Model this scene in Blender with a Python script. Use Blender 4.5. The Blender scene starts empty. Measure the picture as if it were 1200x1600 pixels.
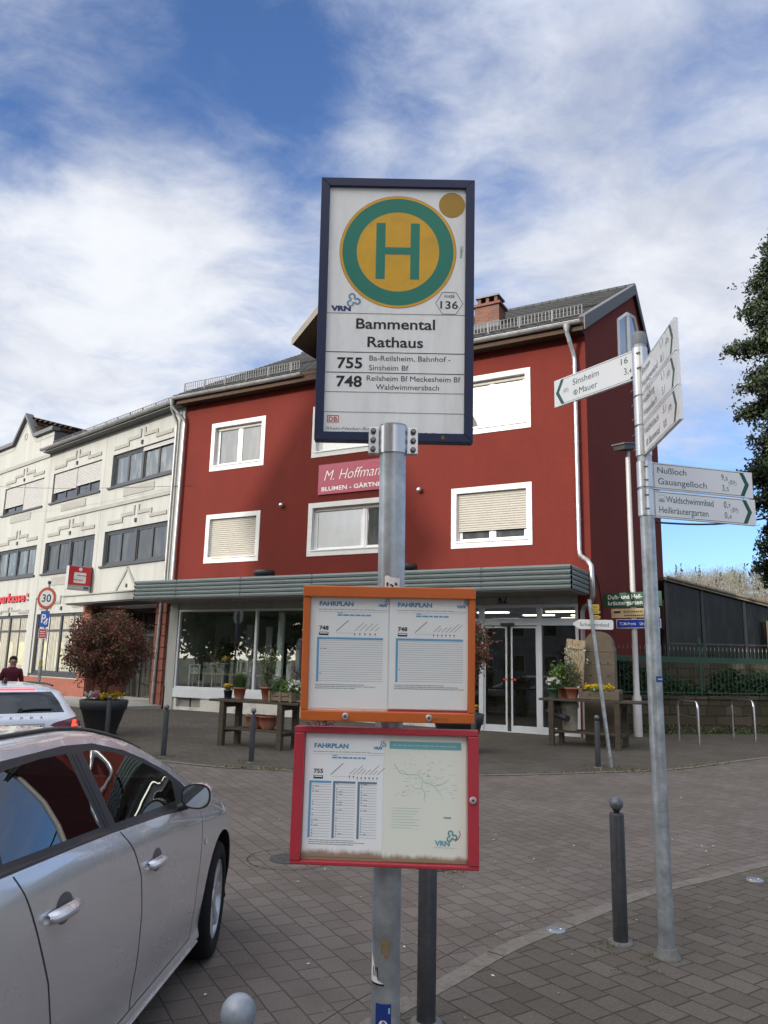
import bpy, bmesh, math, random
import numpy as np
from mathutils import Matrix, Vector, noise as mnoise

random.seed(7)
S = bpy.context.scene
COL = S.collection
R = math.radians

# ---------------------------------------------------------------- camera
EYE = Vector((0.0, 0.0, 1.65))
FOC = 1200.0                                   # focal length in pixels of a 1200 x 1600 frame
_up = Vector((148 / FOC, 6168 / FOC, -1.0)).normalized()
_fw = Vector((0, 0, -1.0))
_y = (_fw - _fw.dot(_up) * _up).normalized()
_x = _y.cross(_up)
CAM_ROT = Matrix((_x, _y, _up))                # rows: world axes in camera space
cam_data = bpy.data.cameras.new('camera')
cam_data.sensor_fit = 'VERTICAL'
cam_data.sensor_height = 36.0
cam_data.sensor_width = 27.0
cam_data.lens = 36.0 * FOC / 1600.0
cam_data.clip_start = 0.05
cam_data.clip_end = 3000
cam = bpy.data.objects.new('camera', cam_data)
COL.objects.link(cam)
cam.matrix_world = Matrix.Translation(EYE) @ CAM_ROT.to_4x4()
S.camera = cam

def look(px, py):
    'world direction seen at a place of the photograph (used for measuring)'
    return (CAM_ROT @ Vector(((px - 600) / FOC, (800 - py) / FOC, -1.0))).normalized()

# ---------------------------------------------------------------- light
SUN_DIR = Vector((-0.711, -0.620, 0.330)).normalized()       # towards the sun
SUN_EL = math.asin(SUN_DIR.z)
SUN_AZ = math.atan2(SUN_DIR.x, SUN_DIR.y)
sun_data = bpy.data.lights.new('sun', 'SUN')
sun_data.energy = 1.85
sun_data.angle = R(0.9)
sun_data.color = (1.0, 0.95, 0.87)
sun = bpy.data.objects.new('sun', sun_data)
COL.objects.link(sun)
sun.rotation_euler = (-SUN_DIR).to_track_quat('-Z', 'Y').to_euler()

S.view_settings.view_transform = 'Standard'
S.view_settings.look = 'None'
S.view_settings.exposure = 1.05
S.view_settings.gamma = 1.0
S.render.film_transparent = False
S.cycles.max_bounces = 8
S.cycles.transparent_max_bounces = 12
S.cycles.use_denoising = True
S.cycles.sample_clamp_indirect = 6.0

SKY_STRENGTH = 0.10
W = bpy.data.worlds.new('World')
S.world = W
W.use_nodes = True
wt = W.node_tree
wt.nodes.clear()

def wn(kind, **kw):
    n = wt.nodes.new(kind)
    for k, v in kw.items():
        setattr(n, k, v)
    return n

def wl(a, b):
    wt.links.new(a, b)

def wmath(op, a, b=None, c=None, clamp=False):
    n = wn('ShaderNodeMath', operation=op)
    n.use_clamp = clamp
    for i, v in enumerate((a, b, c)):
        if v is None:
            continue
        if isinstance(v, (int, float)):
            n.inputs[i].default_value = v
        else:
            wl(v, n.inputs[i])
    return n.outputs[0]

def build_sky():
    out = wn('ShaderNodeOutputWorld')
    bg = wn('ShaderNodeBackground')
    bg.inputs['Strength'].default_value = SKY_STRENGTH
    wl(bg.outputs[0], out.inputs[0])
    sky = wn('ShaderNodeTexSky', sky_type='NISHITA')
    sky.sun_disc = False
    sky.sun_elevation = SUN_EL
    sky.sun_rotation = SUN_AZ
    sky.air_density = 1.0
    sky.dust_density = 0.6
    sky.ozone_density = 2.0
    tc = wn('ShaderNodeTexCoord')
    d = tc.outputs['Generated']
    sep = wn('ShaderNodeSeparateXYZ')
    wl(d, sep.inputs[0])
    z = wmath('MAXIMUM', sep.outputs[2], 0.0)
    k = wmath('ADD', z, 0.22)
    px = wmath('DIVIDE', sep.outputs[0], k)
    py = wmath('DIVIDE', sep.outputs[1], k)
    comb = wn('ShaderNodeCombineXYZ')
    wl(px, comb.inputs[0]); wl(py, comb.inputs[1])
    def noise(vec, scale, detail, rough, dist, off, rot=0.0, stretch=(1, 1, 1)):
        mp = wn('ShaderNodeMapping')
        mp.inputs['Location'].default_value = off
        mp.inputs['Rotation'].default_value = (0, 0, rot)
        mp.inputs['Scale'].default_value = stretch
        wl(vec, mp.inputs[0])
        n = wn('ShaderNodeTexNoise')
        n.inputs['Scale'].default_value = scale
        n.inputs['Detail'].default_value = detail
        n.inputs['Roughness'].default_value = rough
        n.inputs['Distortion'].default_value = dist
        wl(mp.outputs[0], n.inputs['Vector'])
        return n.outputs[0]
    flat = comb.outputs[0]
    # domain warp gives the drawn-out wisps
    wn1 = wn('ShaderNodeTexNoise'); wn1.inputs['Scale'].default_value = 2.2; wn1.inputs['Detail'].default_value = 4
    wl(flat, wn1.inputs['Vector'])
    warp = wn('ShaderNodeVectorMath', operation='MULTIPLY_ADD'); warp.inputs[1].default_value = (.22, .22, 0)
    wl(wn1.outputs['Color'], warp.inputs[0]); wl(flat, warp.inputs[2]); wv = warp.outputs[0]
    big = noise(wv, 1.3, 4, 0.55, 0.2, (3.1, 1.7, 0), 0.5)
    mid = noise(wv, 3.2, 12, 0.60, 0.15, (0.4, 5.2, 0), -0.9, (0.9, 1.12, 1))
    fine = noise(wv, 9.0, 12, 0.62, 0.15, (2.0, 0.3, 0), -0.6, (0.85, 1.2, 1))
    def lobe(p, width):
        v = look(*p)
        dot = wn('ShaderNodeVectorMath', operation='DOT_PRODUCT')
        dot.inputs[1].default_value = v
        wl(d, dot.inputs[0])
        # gaussian in the angle from v
        a = wmath('SUBTRACT', 1.0, dot.outputs['Value'])
        b = wmath('DIVIDE', a, -(1 - math.cos(R(width))))
        return wmath('POWER', 2.718, b)
    cov = wmath('MULTIPLY', wmath('SUBTRACT', big, 0.5), 0.8)
    cov = wmath('ADD', cov, wmath('MULTIPLY', wmath('SUBTRACT', mid, 0.5), 1.9))
    cov = wmath('ADD', cov, wmath('MULTIPLY', wmath('SUBTRACT', fine, 0.5), 0.75))
    for p, wdt, amt in (((370, 130), 6.0, -0.50), ((470, 30), 6, -0.40), ((120, 140), 3, 0.14), ((60, 190), 5, -0.22), ((200, 70), 5, -0.20), ((480, 180), 3.5, -0.30), ((20, 250), 3.5, -0.35), ((20, 30), 5, -0.15), ((270, 20), 5, -0.22),
                        ((150, 430), 9, 0.48), ((330, 400), 7, 0.22), ((60, 620), 10, 0.45), ((900, 60), 8, 0.14), ((560, 215), 2.6, 0.42),
                        ((1080, 330), 9, 0.24), ((680, 90), 5, -0.22), ((1100, 540), 8, 0.42), ((800, 290), 3.5, -0.34), ((420, 270), 3, 0.10),
                        ((900, 310), 5, -0.22), ((1120, 770), 4.5, -0.55), ((1140, 850), 5, -0.75), ((980, 410), 6, 0.20), ((1000, 150), 4, -0.1)):
        cov = wmath('ADD', cov, wmath('MULTIPLY', lobe(p, wdt), amt))
    cov = wmath('ADD', cov, 0.50)
    rm = wn('ShaderNodeMapRange', interpolation_type='SMOOTHSTEP')
    rm.inputs['From Min'].default_value = -0.18
    rm.inputs['From Max'].default_value = 1.12
    wl(cov, rm.inputs['Value'])
    mask = wmath('MULTIPLY', rm.outputs[0], 0.97)
    # bright and grey parts of the cloud
    shade = noise(wv, 2.6, 9, 0.6, 0.3, (7.0, 2.0, 0), 0.3)
    cr = wn('ShaderNodeMapRange', interpolation_type='SMOOTHSTEP')
    cr.inputs['From Min'].default_value = 0.30
    cr.inputs['From Max'].default_value = 0.72
    wl(wmath('ADD', shade, wmath('MULTIPLY', lobe((150, 430), 13), 0.16)), cr.inputs['Value'])
    cc = wn('ShaderNodeMix', data_type='RGBA')
    cc.inputs['A'].default_value = (2.9, 3.1, 3.6, 1)
    cc.inputs['B'].default_value = (4.6, 4.72, 4.95, 1)
    wl(cr.outputs[0], cc.inputs['Factor'])
    tint = wn('ShaderNodeMix', data_type='RGBA', blend_type='MULTIPLY')
    tint.inputs['Factor'].default_value = 1.0
    wl(sky.outputs[0], tint.inputs['A'])
    tint.inputs['B'].default_value = SKY_TINT
    # unseen cloud overhead is brightened as added fill for the shaded street
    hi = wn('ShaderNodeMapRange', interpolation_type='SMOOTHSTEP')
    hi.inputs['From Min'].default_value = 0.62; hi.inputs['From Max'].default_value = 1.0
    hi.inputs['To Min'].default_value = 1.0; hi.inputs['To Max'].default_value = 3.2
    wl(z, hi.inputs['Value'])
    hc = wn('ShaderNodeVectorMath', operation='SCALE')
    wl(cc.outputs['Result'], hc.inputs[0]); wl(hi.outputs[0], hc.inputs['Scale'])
    mix = wn('ShaderNodeMix', data_type='RGBA')
    wl(mask, mix.inputs['Factor'])
    wl(tint.outputs['Result'], mix.inputs['A'])
    wl(hc.outputs[0], mix.inputs['B'])
    # thin cloud glowing round the sun; the wide lobe is added fill for shaded fronts
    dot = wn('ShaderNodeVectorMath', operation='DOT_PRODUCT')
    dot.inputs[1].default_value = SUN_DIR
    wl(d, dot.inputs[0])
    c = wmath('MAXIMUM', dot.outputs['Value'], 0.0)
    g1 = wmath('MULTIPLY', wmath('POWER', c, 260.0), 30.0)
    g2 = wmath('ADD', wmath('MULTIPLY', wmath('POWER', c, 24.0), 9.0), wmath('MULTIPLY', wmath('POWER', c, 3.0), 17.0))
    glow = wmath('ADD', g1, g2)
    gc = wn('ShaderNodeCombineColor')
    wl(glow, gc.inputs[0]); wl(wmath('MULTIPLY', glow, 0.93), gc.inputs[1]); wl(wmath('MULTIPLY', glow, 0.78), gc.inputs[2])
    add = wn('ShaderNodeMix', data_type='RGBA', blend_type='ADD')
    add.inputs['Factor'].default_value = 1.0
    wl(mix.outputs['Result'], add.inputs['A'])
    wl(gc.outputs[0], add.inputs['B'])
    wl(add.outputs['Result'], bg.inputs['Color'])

SKY_TINT = (0.58, 0.73, 1.0, 1)
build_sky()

# ---------------------------------------------------------------- materials
def new_mat(name):
    m = bpy.data.materials.new(name)
    m.use_nodes = True
    nt = m.node_tree
    return m, nt, nt.nodes['Principled BSDF']

def M(name, col, rough=0.6, metal=0.0, var=0.15, scale=6.0, bump=0.0, bscale=80.0, spec=None, coat=0.0, dirt=None, dirt_amt=0.0, dirt_scale=3.0, stretch=(1, 1, 1)):
    m, nt, b = new_mat(name)
    N, L = nt.nodes, nt.links
    tc = N.new('ShaderNodeTexCoord')
    mp = N.new('ShaderNodeMapping'); mp.inputs['Scale'].default_value = stretch
    L.new(tc.outputs['Object'], mp.inputs[0])
    n = N.new('ShaderNodeTexNoise')
    n.inputs['Scale'].default_value = scale; n.inputs['Detail'].default_value = 6; n.inputs['Roughness'].default_value = 0.65
    L.new(mp.outputs[0], n.inputs['Vector'])
    mx = N.new('ShaderNodeMix'); mx.data_type = 'RGBA'
    c = Vector(col[:3])
    mx.inputs['A'].default_value = (*(c * (1 - var)), 1)
    mx.inputs['B'].default_value = (*[min(1, v) for v in c * (1 + var)], 1)
    rmp = N.new('ShaderNodeMapRange'); rmp.inputs['From Min'].default_value = .3; rmp.inputs['From Max'].default_value = .7
    L.new(n.outputs[0], rmp.inputs[0]); L.new(rmp.outputs[0], mx.inputs['Factor'])
    res = mx.outputs['Result']
    if dirt is not None:
        n2 = N.new('ShaderNodeTexNoise'); n2.inputs['Scale'].default_value = dirt_scale; n2.inputs['Detail'].default_value = 8; n2.inputs['Roughness'].default_value = 0.7
        L.new(mp.outputs[0], n2.inputs['Vector'])
        r2 = N.new('ShaderNodeMapRange'); r2.inputs['From Min'].default_value = .48; r2.inputs['From Max'].default_value = .75; r2.inputs['To Max'].default_value = dirt_amt
        L.new(n2.outputs[0], r2.inputs[0])
        m2 = N.new('ShaderNodeMix'); m2.data_type = 'RGBA'
        L.new(r2.outputs[0], m2.inputs['Factor']); L.new(res, m2.inputs['A']); m2.inputs['B'].default_value = (*dirt, 1)
        res = m2.outputs['Result']
    L.new(res, b.inputs['Base Color'])
    b.inputs['Metallic'].default_value = metal
    rr = N.new('ShaderNodeMapRange'); rr.inputs['To Min'].default_value = max(0.02, rough - .07); rr.inputs['To Max'].default_value = min(1, rough + .07)
    L.new(n.outputs[0], rr.inputs[0]); L.new(rr.outputs[0], b.inputs['Roughness'])
    if spec is None and rough >= .75: spec = .18
    if spec is not None:
        b.inputs['Specular IOR Level'].default_value = spec
    if coat:
        b.inputs['Coat Weight'].default_value = coat; b.inputs['Coat Roughness'].default_value = 0.04
    if bump:
        nb = N.new('ShaderNodeTexNoise'); nb.inputs['Scale'].default_value = bscale; nb.inputs['Detail'].default_value = 5
        L.new(tc.outputs['Object'], nb.inputs['Vector'])
        bp = N.new('ShaderNodeBump'); bp.inputs['Strength'].default_value = bump; bp.inputs['Distance'].default_value = 0.01
        L.new(nb.outputs[0], bp.inputs['Height']); L.new(bp.outputs[0], b.inputs['Normal'])
    return m

def M_stained(name, col, dirt, z0, reach, scale=26.0, amt=0.9):
    'sheet with an uneven rust stain creeping up from its lower edge at height z0'
    m, nt, b = new_mat(name)
    N, L = nt.nodes, nt.links
    tc = N.new('ShaderNodeTexCoord'); sp = N.new('ShaderNodeSeparateXYZ'); L.new(tc.outputs['Object'], sp.inputs[0])
    mp = N.new('ShaderNodeMapping'); mp.inputs['Scale'].default_value = (1, 1, .55); L.new(tc.outputs['Object'], mp.inputs[0])
    n = N.new('ShaderNodeTexNoise'); n.inputs['Scale'].default_value = scale; n.inputs['Detail'].default_value = 7; n.inputs['Roughness'].default_value = .7
    L.new(mp.outputs[0], n.inputs['Vector'])
    h = N.new('ShaderNodeMapRange'); h.inputs['From Min'].default_value = z0; h.inputs['From Max'].default_value = z0 + reach; h.inputs['To Min'].default_value = .85; h.inputs['To Max'].default_value = -.35
    L.new(sp.outputs[2], h.inputs[0])
    a = N.new('ShaderNodeMath'); a.operation = 'ADD'; L.new(n.outputs[0], a.inputs[0]); L.new(h.outputs[0], a.inputs[1])
    r = N.new('ShaderNodeMapRange'); r.interpolation_type = 'SMOOTHSTEP'; r.inputs['From Min'].default_value = .62; r.inputs['From Max'].default_value = 1.15; r.inputs['To Max'].default_value = amt
    L.new(a.outputs[0], r.inputs[0])
    mx = N.new('ShaderNodeMix'); mx.data_type = 'RGBA'; L.new(r.outputs[0], mx.inputs['Factor'])
    mx.inputs['A'].default_value = (*col, 1); mx.inputs['B'].default_value = (*dirt, 1)
    L.new(mx.outputs['Result'], b.inputs['Base Color']); b.inputs['Roughness'].default_value = .55
    return m

def M_glass(name, tint=(0.6, 0.66, 0.66), refl=0.35, rough=0.0, wav=0.0, base=None, base2=None):
    m = bpy.data.materials.new(name); m.use_nodes = True
    nt = m.node_tree; N, L = nt.nodes, nt.links; N.clear()
    out = N.new('ShaderNodeOutputMaterial')
    if base is None:
        t = N.new('ShaderNodeBsdfTransparent'); t.inputs[0].default_value = (*tint, 1)
    else:
        t = N.new('ShaderNodeBsdfDiffuse'); t.inputs[0].default_value = (*base, 1)
        if base2 is not None:              # rooms, curtains and lamps half seen behind the pane
            tc0 = N.new('ShaderNodeTexCoord'); mp0 = N.new('ShaderNodeMapping'); mp0.inputs['Scale'].default_value = (2.3, 1, .55)
            L.new(tc0.outputs['Object'], mp0.inputs[0])
            n0 = N.new('ShaderNodeTexNoise'); n0.inputs['Scale'].default_value = 1.6; n0.inputs['Detail'].default_value = 5; n0.inputs['Roughness'].default_value = .6
            L.new(mp0.outputs[0], n0.inputs['Vector'])
            r0 = N.new('ShaderNodeMapRange'); r0.interpolation_type = 'SMOOTHSTEP'; r0.inputs['From Min'].default_value = .46; r0.inputs['From Max'].default_value = .62
            L.new(n0.outputs[0], r0.inputs[0])
            m0 = N.new('ShaderNodeMix'); m0.data_type = 'RGBA'; L.new(r0.outputs[0], m0.inputs['Factor'])
            m0.inputs['A'].default_value = (*base, 1); m0.inputs['B'].default_value = (*base2, 1); L.new(m0.outputs['Result'], t.inputs[0])
    g = N.new('ShaderNodeBsdfGlossy'); g.inputs['Roughness'].default_value = rough; g.inputs['Color'].default_value = (.95, .97, 1, 1)
    # thin pane: the same reflection from both sides
    geo = N.new('ShaderNodeNewGeometry'); dt = N.new('ShaderNodeVectorMath'); dt.operation = 'DOT_PRODUCT'
    L.new(geo.outputs['Normal'], dt.inputs[0]); L.new(geo.outputs['Incoming'], dt.inputs[1])
    ab = N.new('ShaderNodeMath'); ab.operation = 'ABSOLUTE'; L.new(dt.outputs['Value'], ab.inputs[0])
    iv = N.new('ShaderNodeMath'); iv.operation = 'SUBTRACT'; iv.inputs[0].default_value = 1.0; L.new(ab.outputs[0], iv.inputs[1])
    pw = N.new('ShaderNodeMath'); pw.operation = 'POWER'; pw.inputs[1].default_value = 5.0; L.new(iv.outputs[0], pw.inputs[0])
    a = N.new('ShaderNodeMath'); a.operation = 'MULTIPLY_ADD'; a.inputs[1].default_value = 1 - refl; a.inputs[2].default_value = refl; a.use_clamp = True
    L.new(pw.outputs[0], a.inputs[0])
    mx = N.new('ShaderNodeMixShader')
    L.new(a.outputs[0], mx.inputs[0]); L.new(t.outputs[0], mx.inputs[1]); L.new(g.outputs[0], mx.inputs[2])
    if wav:
        tc = N.new('ShaderNodeTexCoord'); nb = N.new('ShaderNodeTexNoise'); nb.inputs['Scale'].default_value = 1.3; nb.inputs['Detail'].default_value = 2
        L.new(tc.outputs['Object'], nb.inputs['Vector'])
        bp = N.new('ShaderNodeBump'); bp.inputs['Strength'].default_value = wav; bp.inputs['Distance'].default_value = 0.02
        L.new(nb.outputs[0], bp.inputs['Height']); L.new(bp.outputs[0], g.inputs['Normal'])
    L.new(mx.outputs[0], out.inputs[0])
    return m

def M_emit(name, col, strength):
    m, nt, b = new_mat(name)
    b.inputs['Base Color'].default_value = (*col, 1)
    b.inputs['Emission Color'].default_value = (*col, 1)
    b.inputs['Emission Strength'].default_value = strength
    return m

def M_brick(name, c1, c2, mortar, bw, rh, ms, rot=0.0, axes='xy', squash=1.0, rough=0.85, bump=0.6, grain=0.25, stain=None, stain_amt=0.0, dist=0.02, moss=0.0):
    'rows of bricks, pavers or tiles'
    m, nt, b = new_mat(name)
    N, L = nt.nodes, nt.links
    tc = N.new('ShaderNodeTexCoord')
    src = tc.outputs['Object']
    if axes != 'xy':
        sp = N.new('ShaderNodeSeparateXYZ'); cb = N.new('ShaderNodeCombineXYZ')
        L.new(src, sp.inputs[0])
        L.new(sp.outputs['xyz'.index(axes[0])], cb.inputs[0]); L.new(sp.outputs['xyz'.index(axes[1])], cb.inputs[1])
        src = cb.outputs[0]
    mp = N.new('ShaderNodeMapping'); mp.inputs['Rotation'].default_value = (0, 0, rot)
    L.new(src, mp.inputs[0])
    # slightly wavy courses
    wv = N.new('ShaderNodeTexNoise'); wv.inputs['Scale'].default_value = 2.2; wv.inputs['Detail'].default_value = 3
    L.new(mp.outputs[0], wv.inputs['Vector'])
    va = N.new('ShaderNodeVectorMath'); va.operation = 'MULTIPLY_ADD'
    va.inputs[1].default_value = (dist, dist, 0)
    L.new(wv.outputs['Color'], va.inputs[0]); L.new(mp.outputs[0], va.inputs[2])
    br = N.new('ShaderNodeTexBrick')
    br.inputs['Scale'].default_value = 1.0
    br.inputs['Brick Width'].default_value = bw; br.inputs['Row Height'].default_value = rh
    br.inputs['Mortar Size'].default_value = ms; br.inputs['Mortar Smooth'].default_value = 0.15
    br.inputs['Bias'].default_value = 0.0
    br.offset = 0.5; br.squash = squash; br.squash_frequency = 3
    br.inputs['Color1'].default_value = (*c1, 1); br.inputs['Color2'].default_value = (*c2, 1); br.inputs['Mortar'].default_value = (*mortar, 1)
    L.new(va.outputs[0], br.inputs['Vector'])
    gn = N.new('ShaderNodeTexNoise'); gn.inputs['Scale'].default_value = 90; gn.inputs['Detail'].default_value = 4; gn.inputs['Roughness'].default_value = .7
    L.new(src, gn.inputs['Vector'])
    gr = N.new('ShaderNodeMapRange'); gr.inputs['From Min'].default_value = .25; gr.inputs['From Max'].default_value = .75
    gr.inputs['To Min'].default_value = 1 - grain; gr.inputs['To Max'].default_value = 1 + grain
    L.new(gn.outputs[0], gr.inputs[0])
    big = N.new('ShaderNodeTexNoise'); big.inputs['Scale'].default_value = .45; big.inputs['Detail'].default_value = 5; big.inputs['Roughness'].default_value = .6
    L.new(src, big.inputs['Vector'])
    b2 = N.new('ShaderNodeMapRange'); b2.inputs['From Min'].default_value = .3; b2.inputs['From Max'].default_value = .7; b2.inputs['To Min'].default_value = .82; b2.inputs['To Max'].default_value = 1.16
    L.new(big.outputs[0], b2.inputs[0])
    mu = N.new('ShaderNodeMath'); mu.operation = 'MULTIPLY'; L.new(gr.outputs[0], mu.inputs[0]); L.new(b2.outputs[0], mu.inputs[1])
    cm = N.new('ShaderNodeMix'); cm.data_type = 'RGBA'; cm.blend_type = 'MULTIPLY'; cm.inputs['Factor'].default_value = 1
    L.new(br.outputs['Color'], cm.inputs['A']); L.new(mu.outputs[0], cm.inputs['B'])
    res = cm.outputs['Result']
    if stain is not None:
        sn = N.new('ShaderNodeTexNoise'); sn.inputs['Scale'].default_value = 1.1; sn.inputs['Detail'].default_value = 9; sn.inputs['Roughness'].default_value = .68
        L.new(src, sn.inputs['Vector'])
        sr = N.new('ShaderNodeMapRange'); sr.inputs['From Min'].default_value = .5; sr.inputs['From Max'].default_value = .72; sr.inputs['To Max'].default_value = stain_amt
        L.new(sn.outputs[0], sr.inputs[0])
        fac = sr.outputs[0]
        if moss:
            ad = N.new('ShaderNodeMath'); ad.operation = 'MULTIPLY_ADD'; ad.use_clamp = True
            L.new(br.outputs['Fac'], ad.inputs[0]); ad.inputs[1].default_value = moss; L.new(fac, ad.inputs[2])
            mm = N.new('ShaderNodeMath'); mm.operation = 'MULTIPLY'; L.new(ad.outputs[0], mm.inputs[0]); L.new(sr.outputs[0], mm.inputs[1]); fac = mm.outputs[0]
        sm = N.new('ShaderNodeMix'); sm.data_type = 'RGBA'
        L.new(fac, sm.inputs['Factor']); L.new(res, sm.inputs['A']); sm.inputs['B'].default_value = (*stain, 1)
        res = sm.outputs['Result']
    L.new(res, b.inputs['Base Color'])
    b.inputs['Specular IOR Level'].default_value = .22
    b.inputs['Roughness'].default_value = rough
    hm = N.new('ShaderNodeMath'); hm.operation = 'MULTIPLY_ADD'; hm.inputs[1].default_value = -1.0
    L.new(br.outputs['Fac'], hm.inputs[0])
    gg = N.new('ShaderNodeMath'); gg.operation = 'MULTIPLY'; gg.inputs[1].default_value = .35; L.new(gn.outputs[0], gg.inputs[0])
    L.new(gg.outputs[0], hm.inputs[2])
    bp = N.new('ShaderNodeBump'); bp.inputs['Strength'].default_value = bump; bp.inputs['Distance'].default_value = .006
    L.new(hm.outputs[0], bp.inputs['Height']); L.new(bp.outputs[0], b.inputs['Normal'])
    return m

def M_leaf(name, c1, c2, scale=9.0, trans=0.25):
    m, nt, b = new_mat(name)
    N, L = nt.nodes, nt.links
    tc = N.new('ShaderNodeTexCoord'); n = N.new('ShaderNodeTexNoise')
    n.inputs['Scale'].default_value = scale; n.inputs['Detail'].default_value = 4
    L.new(tc.outputs['Object'], n.inputs['Vector'])
    rp = N.new('ShaderNodeMapRange'); rp.inputs['From Min'].default_value = .35; rp.inputs['From Max'].default_value = .65; L.new(n.outputs[0], rp.inputs[0])
    mx = N.new('ShaderNodeMix'); mx.data_type = 'RGBA'
    mx.inputs['A'].default_value = (*c1, 1); mx.inputs['B'].default_value = (*c2, 1)
    L.new(rp.outputs[0], mx.inputs['Factor']); L.new(mx.outputs['Result'], b.inputs['Base Color'])
    b.inputs['Roughness'].default_value = .55
    t = N.new('ShaderNodeBsdfTranslucent'); L.new(mx.outputs['Result'], t.inputs[0])
    ms = N.new('ShaderNodeMixShader'); ms.inputs[0].default_value = trans
    out = N['Material Output']
    L.new(b.outputs[0], ms.inputs[1]); L.new(t.outputs[0], ms.inputs[2]); L.new(ms.outputs[0], out.inputs[0])
    return m

MT = {}
def mat(key, fn=None, *a, **k):
    if key not in MT:
        MT[key] = fn(key, *a, **k)
    return MT[key]

# ---------------------------------------------------------------- mesh builder
class MB:
    def __init__(self, T=None):
        self.v, self.f, self.m, self.s = [], [], [], []
        self.mats = []
        self.T = T or Matrix.Identity(4)
    def mi(self, m):
        if m not in self.mats:
            self.mats.append(m)
        return self.mats.index(m)
    def add(self, vs, fs, m, smooth=False):
        o = len(self.v)
        self.v += [tuple(self.T @ Vector(p)) for p in vs]
        i = self.mi(m)
        for f in fs:
            self.f.append(tuple(o + k for k in f)); self.m.append(i); self.s.append(smooth)
        return self
    def box(self, x0, x1, y0, y1, z0, z1, m):
        v = [(x0, y0, z0), (x1, y0, z0), (x1, y1, z0), (x0, y1, z0), (x0, y0, z1), (x1, y0, z1), (x1, y1, z1), (x0, y1, z1)]
        return self.add(v, [(0, 3, 2, 1), (4, 5, 6, 7), (0, 1, 5, 4), (1, 2, 6, 5), (2, 3, 7, 6), (3, 0, 4, 7)], m)
    def cbox(self, c, s, m):
        return self.box(c[0] - s[0] / 2, c[0] + s[0] / 2, c[1] - s[1] / 2, c[1] + s[1] / 2, c[2] - s[2] / 2, c[2] + s[2] / 2, m)
    def prism(self, poly, a0, a1, m, axis='y', smooth=False):
        'polygon in the two other axes, extruded along axis'
        n = len(poly)
        def P(p, a):
            return (p[0], a, p[1]) if axis == 'y' else (a, p[0], p[1]) if axis == 'x' else (p[0], p[1], a)
        v = [P(p, a0) for p in poly] + [P(p, a1) for p in poly]
        fs = [tuple(range(n)), tuple(range(2 * n - 1, n - 1, -1))] + [(i, i + n, (i + 1) % n + n, (i + 1) % n) for i in range(n)]
        return self.add(v, fs, m, smooth)
    def quad(self, a, b, c, d, m):
        return self.add([a, b, c, d], [(0, 1, 2, 3)], m)
    def poly(self, pts, m):
        return self.add(pts, [tuple(range(len(pts)))], m)
    def frame(self, x0, x1, z0, z1, t, y0, y1, m, tb=None, tt=None):
        tb = t if tb is None else tb; tt = t if tt is None else tt
        self.box(x0, x0 + t, y0, y1, z0, z1, m); self.box(x1 - t, x1, y0, y1, z0, z1, m)
        self.box(x0 + t, x1 - t, y0, y1, z0, z0 + tb, m); self.box(x0 + t, x1 - t, y0, y1, z1 - tt, z1, m)
        return self
    def tube(self, pts, r, m, n=10, caps=True, smooth=True):
        pts = [Vector(p) for p in pts]
        rs = r if isinstance(r, (list, tuple)) else [r] * len(pts)
        rings = []
        t0 = (pts[1] - pts[0]).normalized()
        ref = Vector((0, 0, 1)) if abs(t0.z) < .9 else Vector((1, 0, 0))
        nx = (ref - ref.dot(t0) * t0).normalized()
        for i, p in enumerate(pts):
            if i == 0: t = pts[1] - p
            elif i == len(pts) - 1: t = p - pts[i - 1]
            else: t = (pts[i + 1] - p).normalized() + (p - pts[i - 1]).normalized()
            t = t.normalized() if t.length > 1e-9 else t0
            nx = (nx - nx.dot(t) * t)
            nx = nx.normalized() if nx.length > 1e-6 else Vector((1, 0, 0))
            ny = t.cross(nx)
            k = 1.0
            if 0 < i < len(pts) - 1:
                c = max(.35, (pts[i + 1] - p).normalized().dot(t)); k = 1 / c
            rings.append([p + (nx * math.cos(a) + ny * math.sin(a)) * rs[i] * (k if k < 1.5 else 1.5) for a in [2 * math.pi * j / n for j in range(n)]])
        v = [tuple(q) for rg in rings for q in rg]
        fs = []
        for i in range(len(pts) - 1):
            for j in range(n):
                fs.append((i * n + j, i * n + (j + 1) % n, (i + 1) * n + (j + 1) % n, (i + 1) * n + j))
        self.add(v, fs, m, smooth)
        if caps:
            self.add([tuple(q) for q in rings[0]], [tuple(range(n - 1, -1, -1))], m)
            self.add([tuple(q) for q in rings[-1]], [tuple(range(n))], m)
        return self
    def lathe(self, prof, m, n=20, c=(0, 0, 0), axis='z', smooth=True, a0=0.0, caps=True):
        v, fs = [], []
        for (r, z) in prof:
            for j in range(n):
                a = a0 + 2 * math.pi * j / n
                p = (r * math.cos(a), r * math.sin(a), z)
                if axis == 'x': p = (z, p[0], p[1])
                if axis == 'y': p = (p[0], z, p[1])
                v.append((c[0] + p[0], c[1] + p[1], c[2] + p[2]))
        k = len(prof)
        for i in range(k - 1):
            for j in range(n):
                fs.append((i * n + j, i * n + (j + 1) % n, (i + 1) * n + (j + 1) % n, (i + 1) * n + j))
        self.add(v, fs, m, smooth)
        if not caps: return self
        if prof[0][0] > 1e-5: self.add(v[:n], [tuple(range(n - 1, -1, -1))], m)
        if prof[-1][0] > 1e-5: self.add(v[-n:], [tuple(range(n))], m)
        return self
    def sphere(self, c, r, m, n=14, sz=1.0):
        k = n // 2
        return self.lathe([(r * math.sin(math.pi * i / k) + (1e-6), -r * sz * math.cos(math.pi * i / k)) for i in range(k + 1)], m, n, c)
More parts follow.
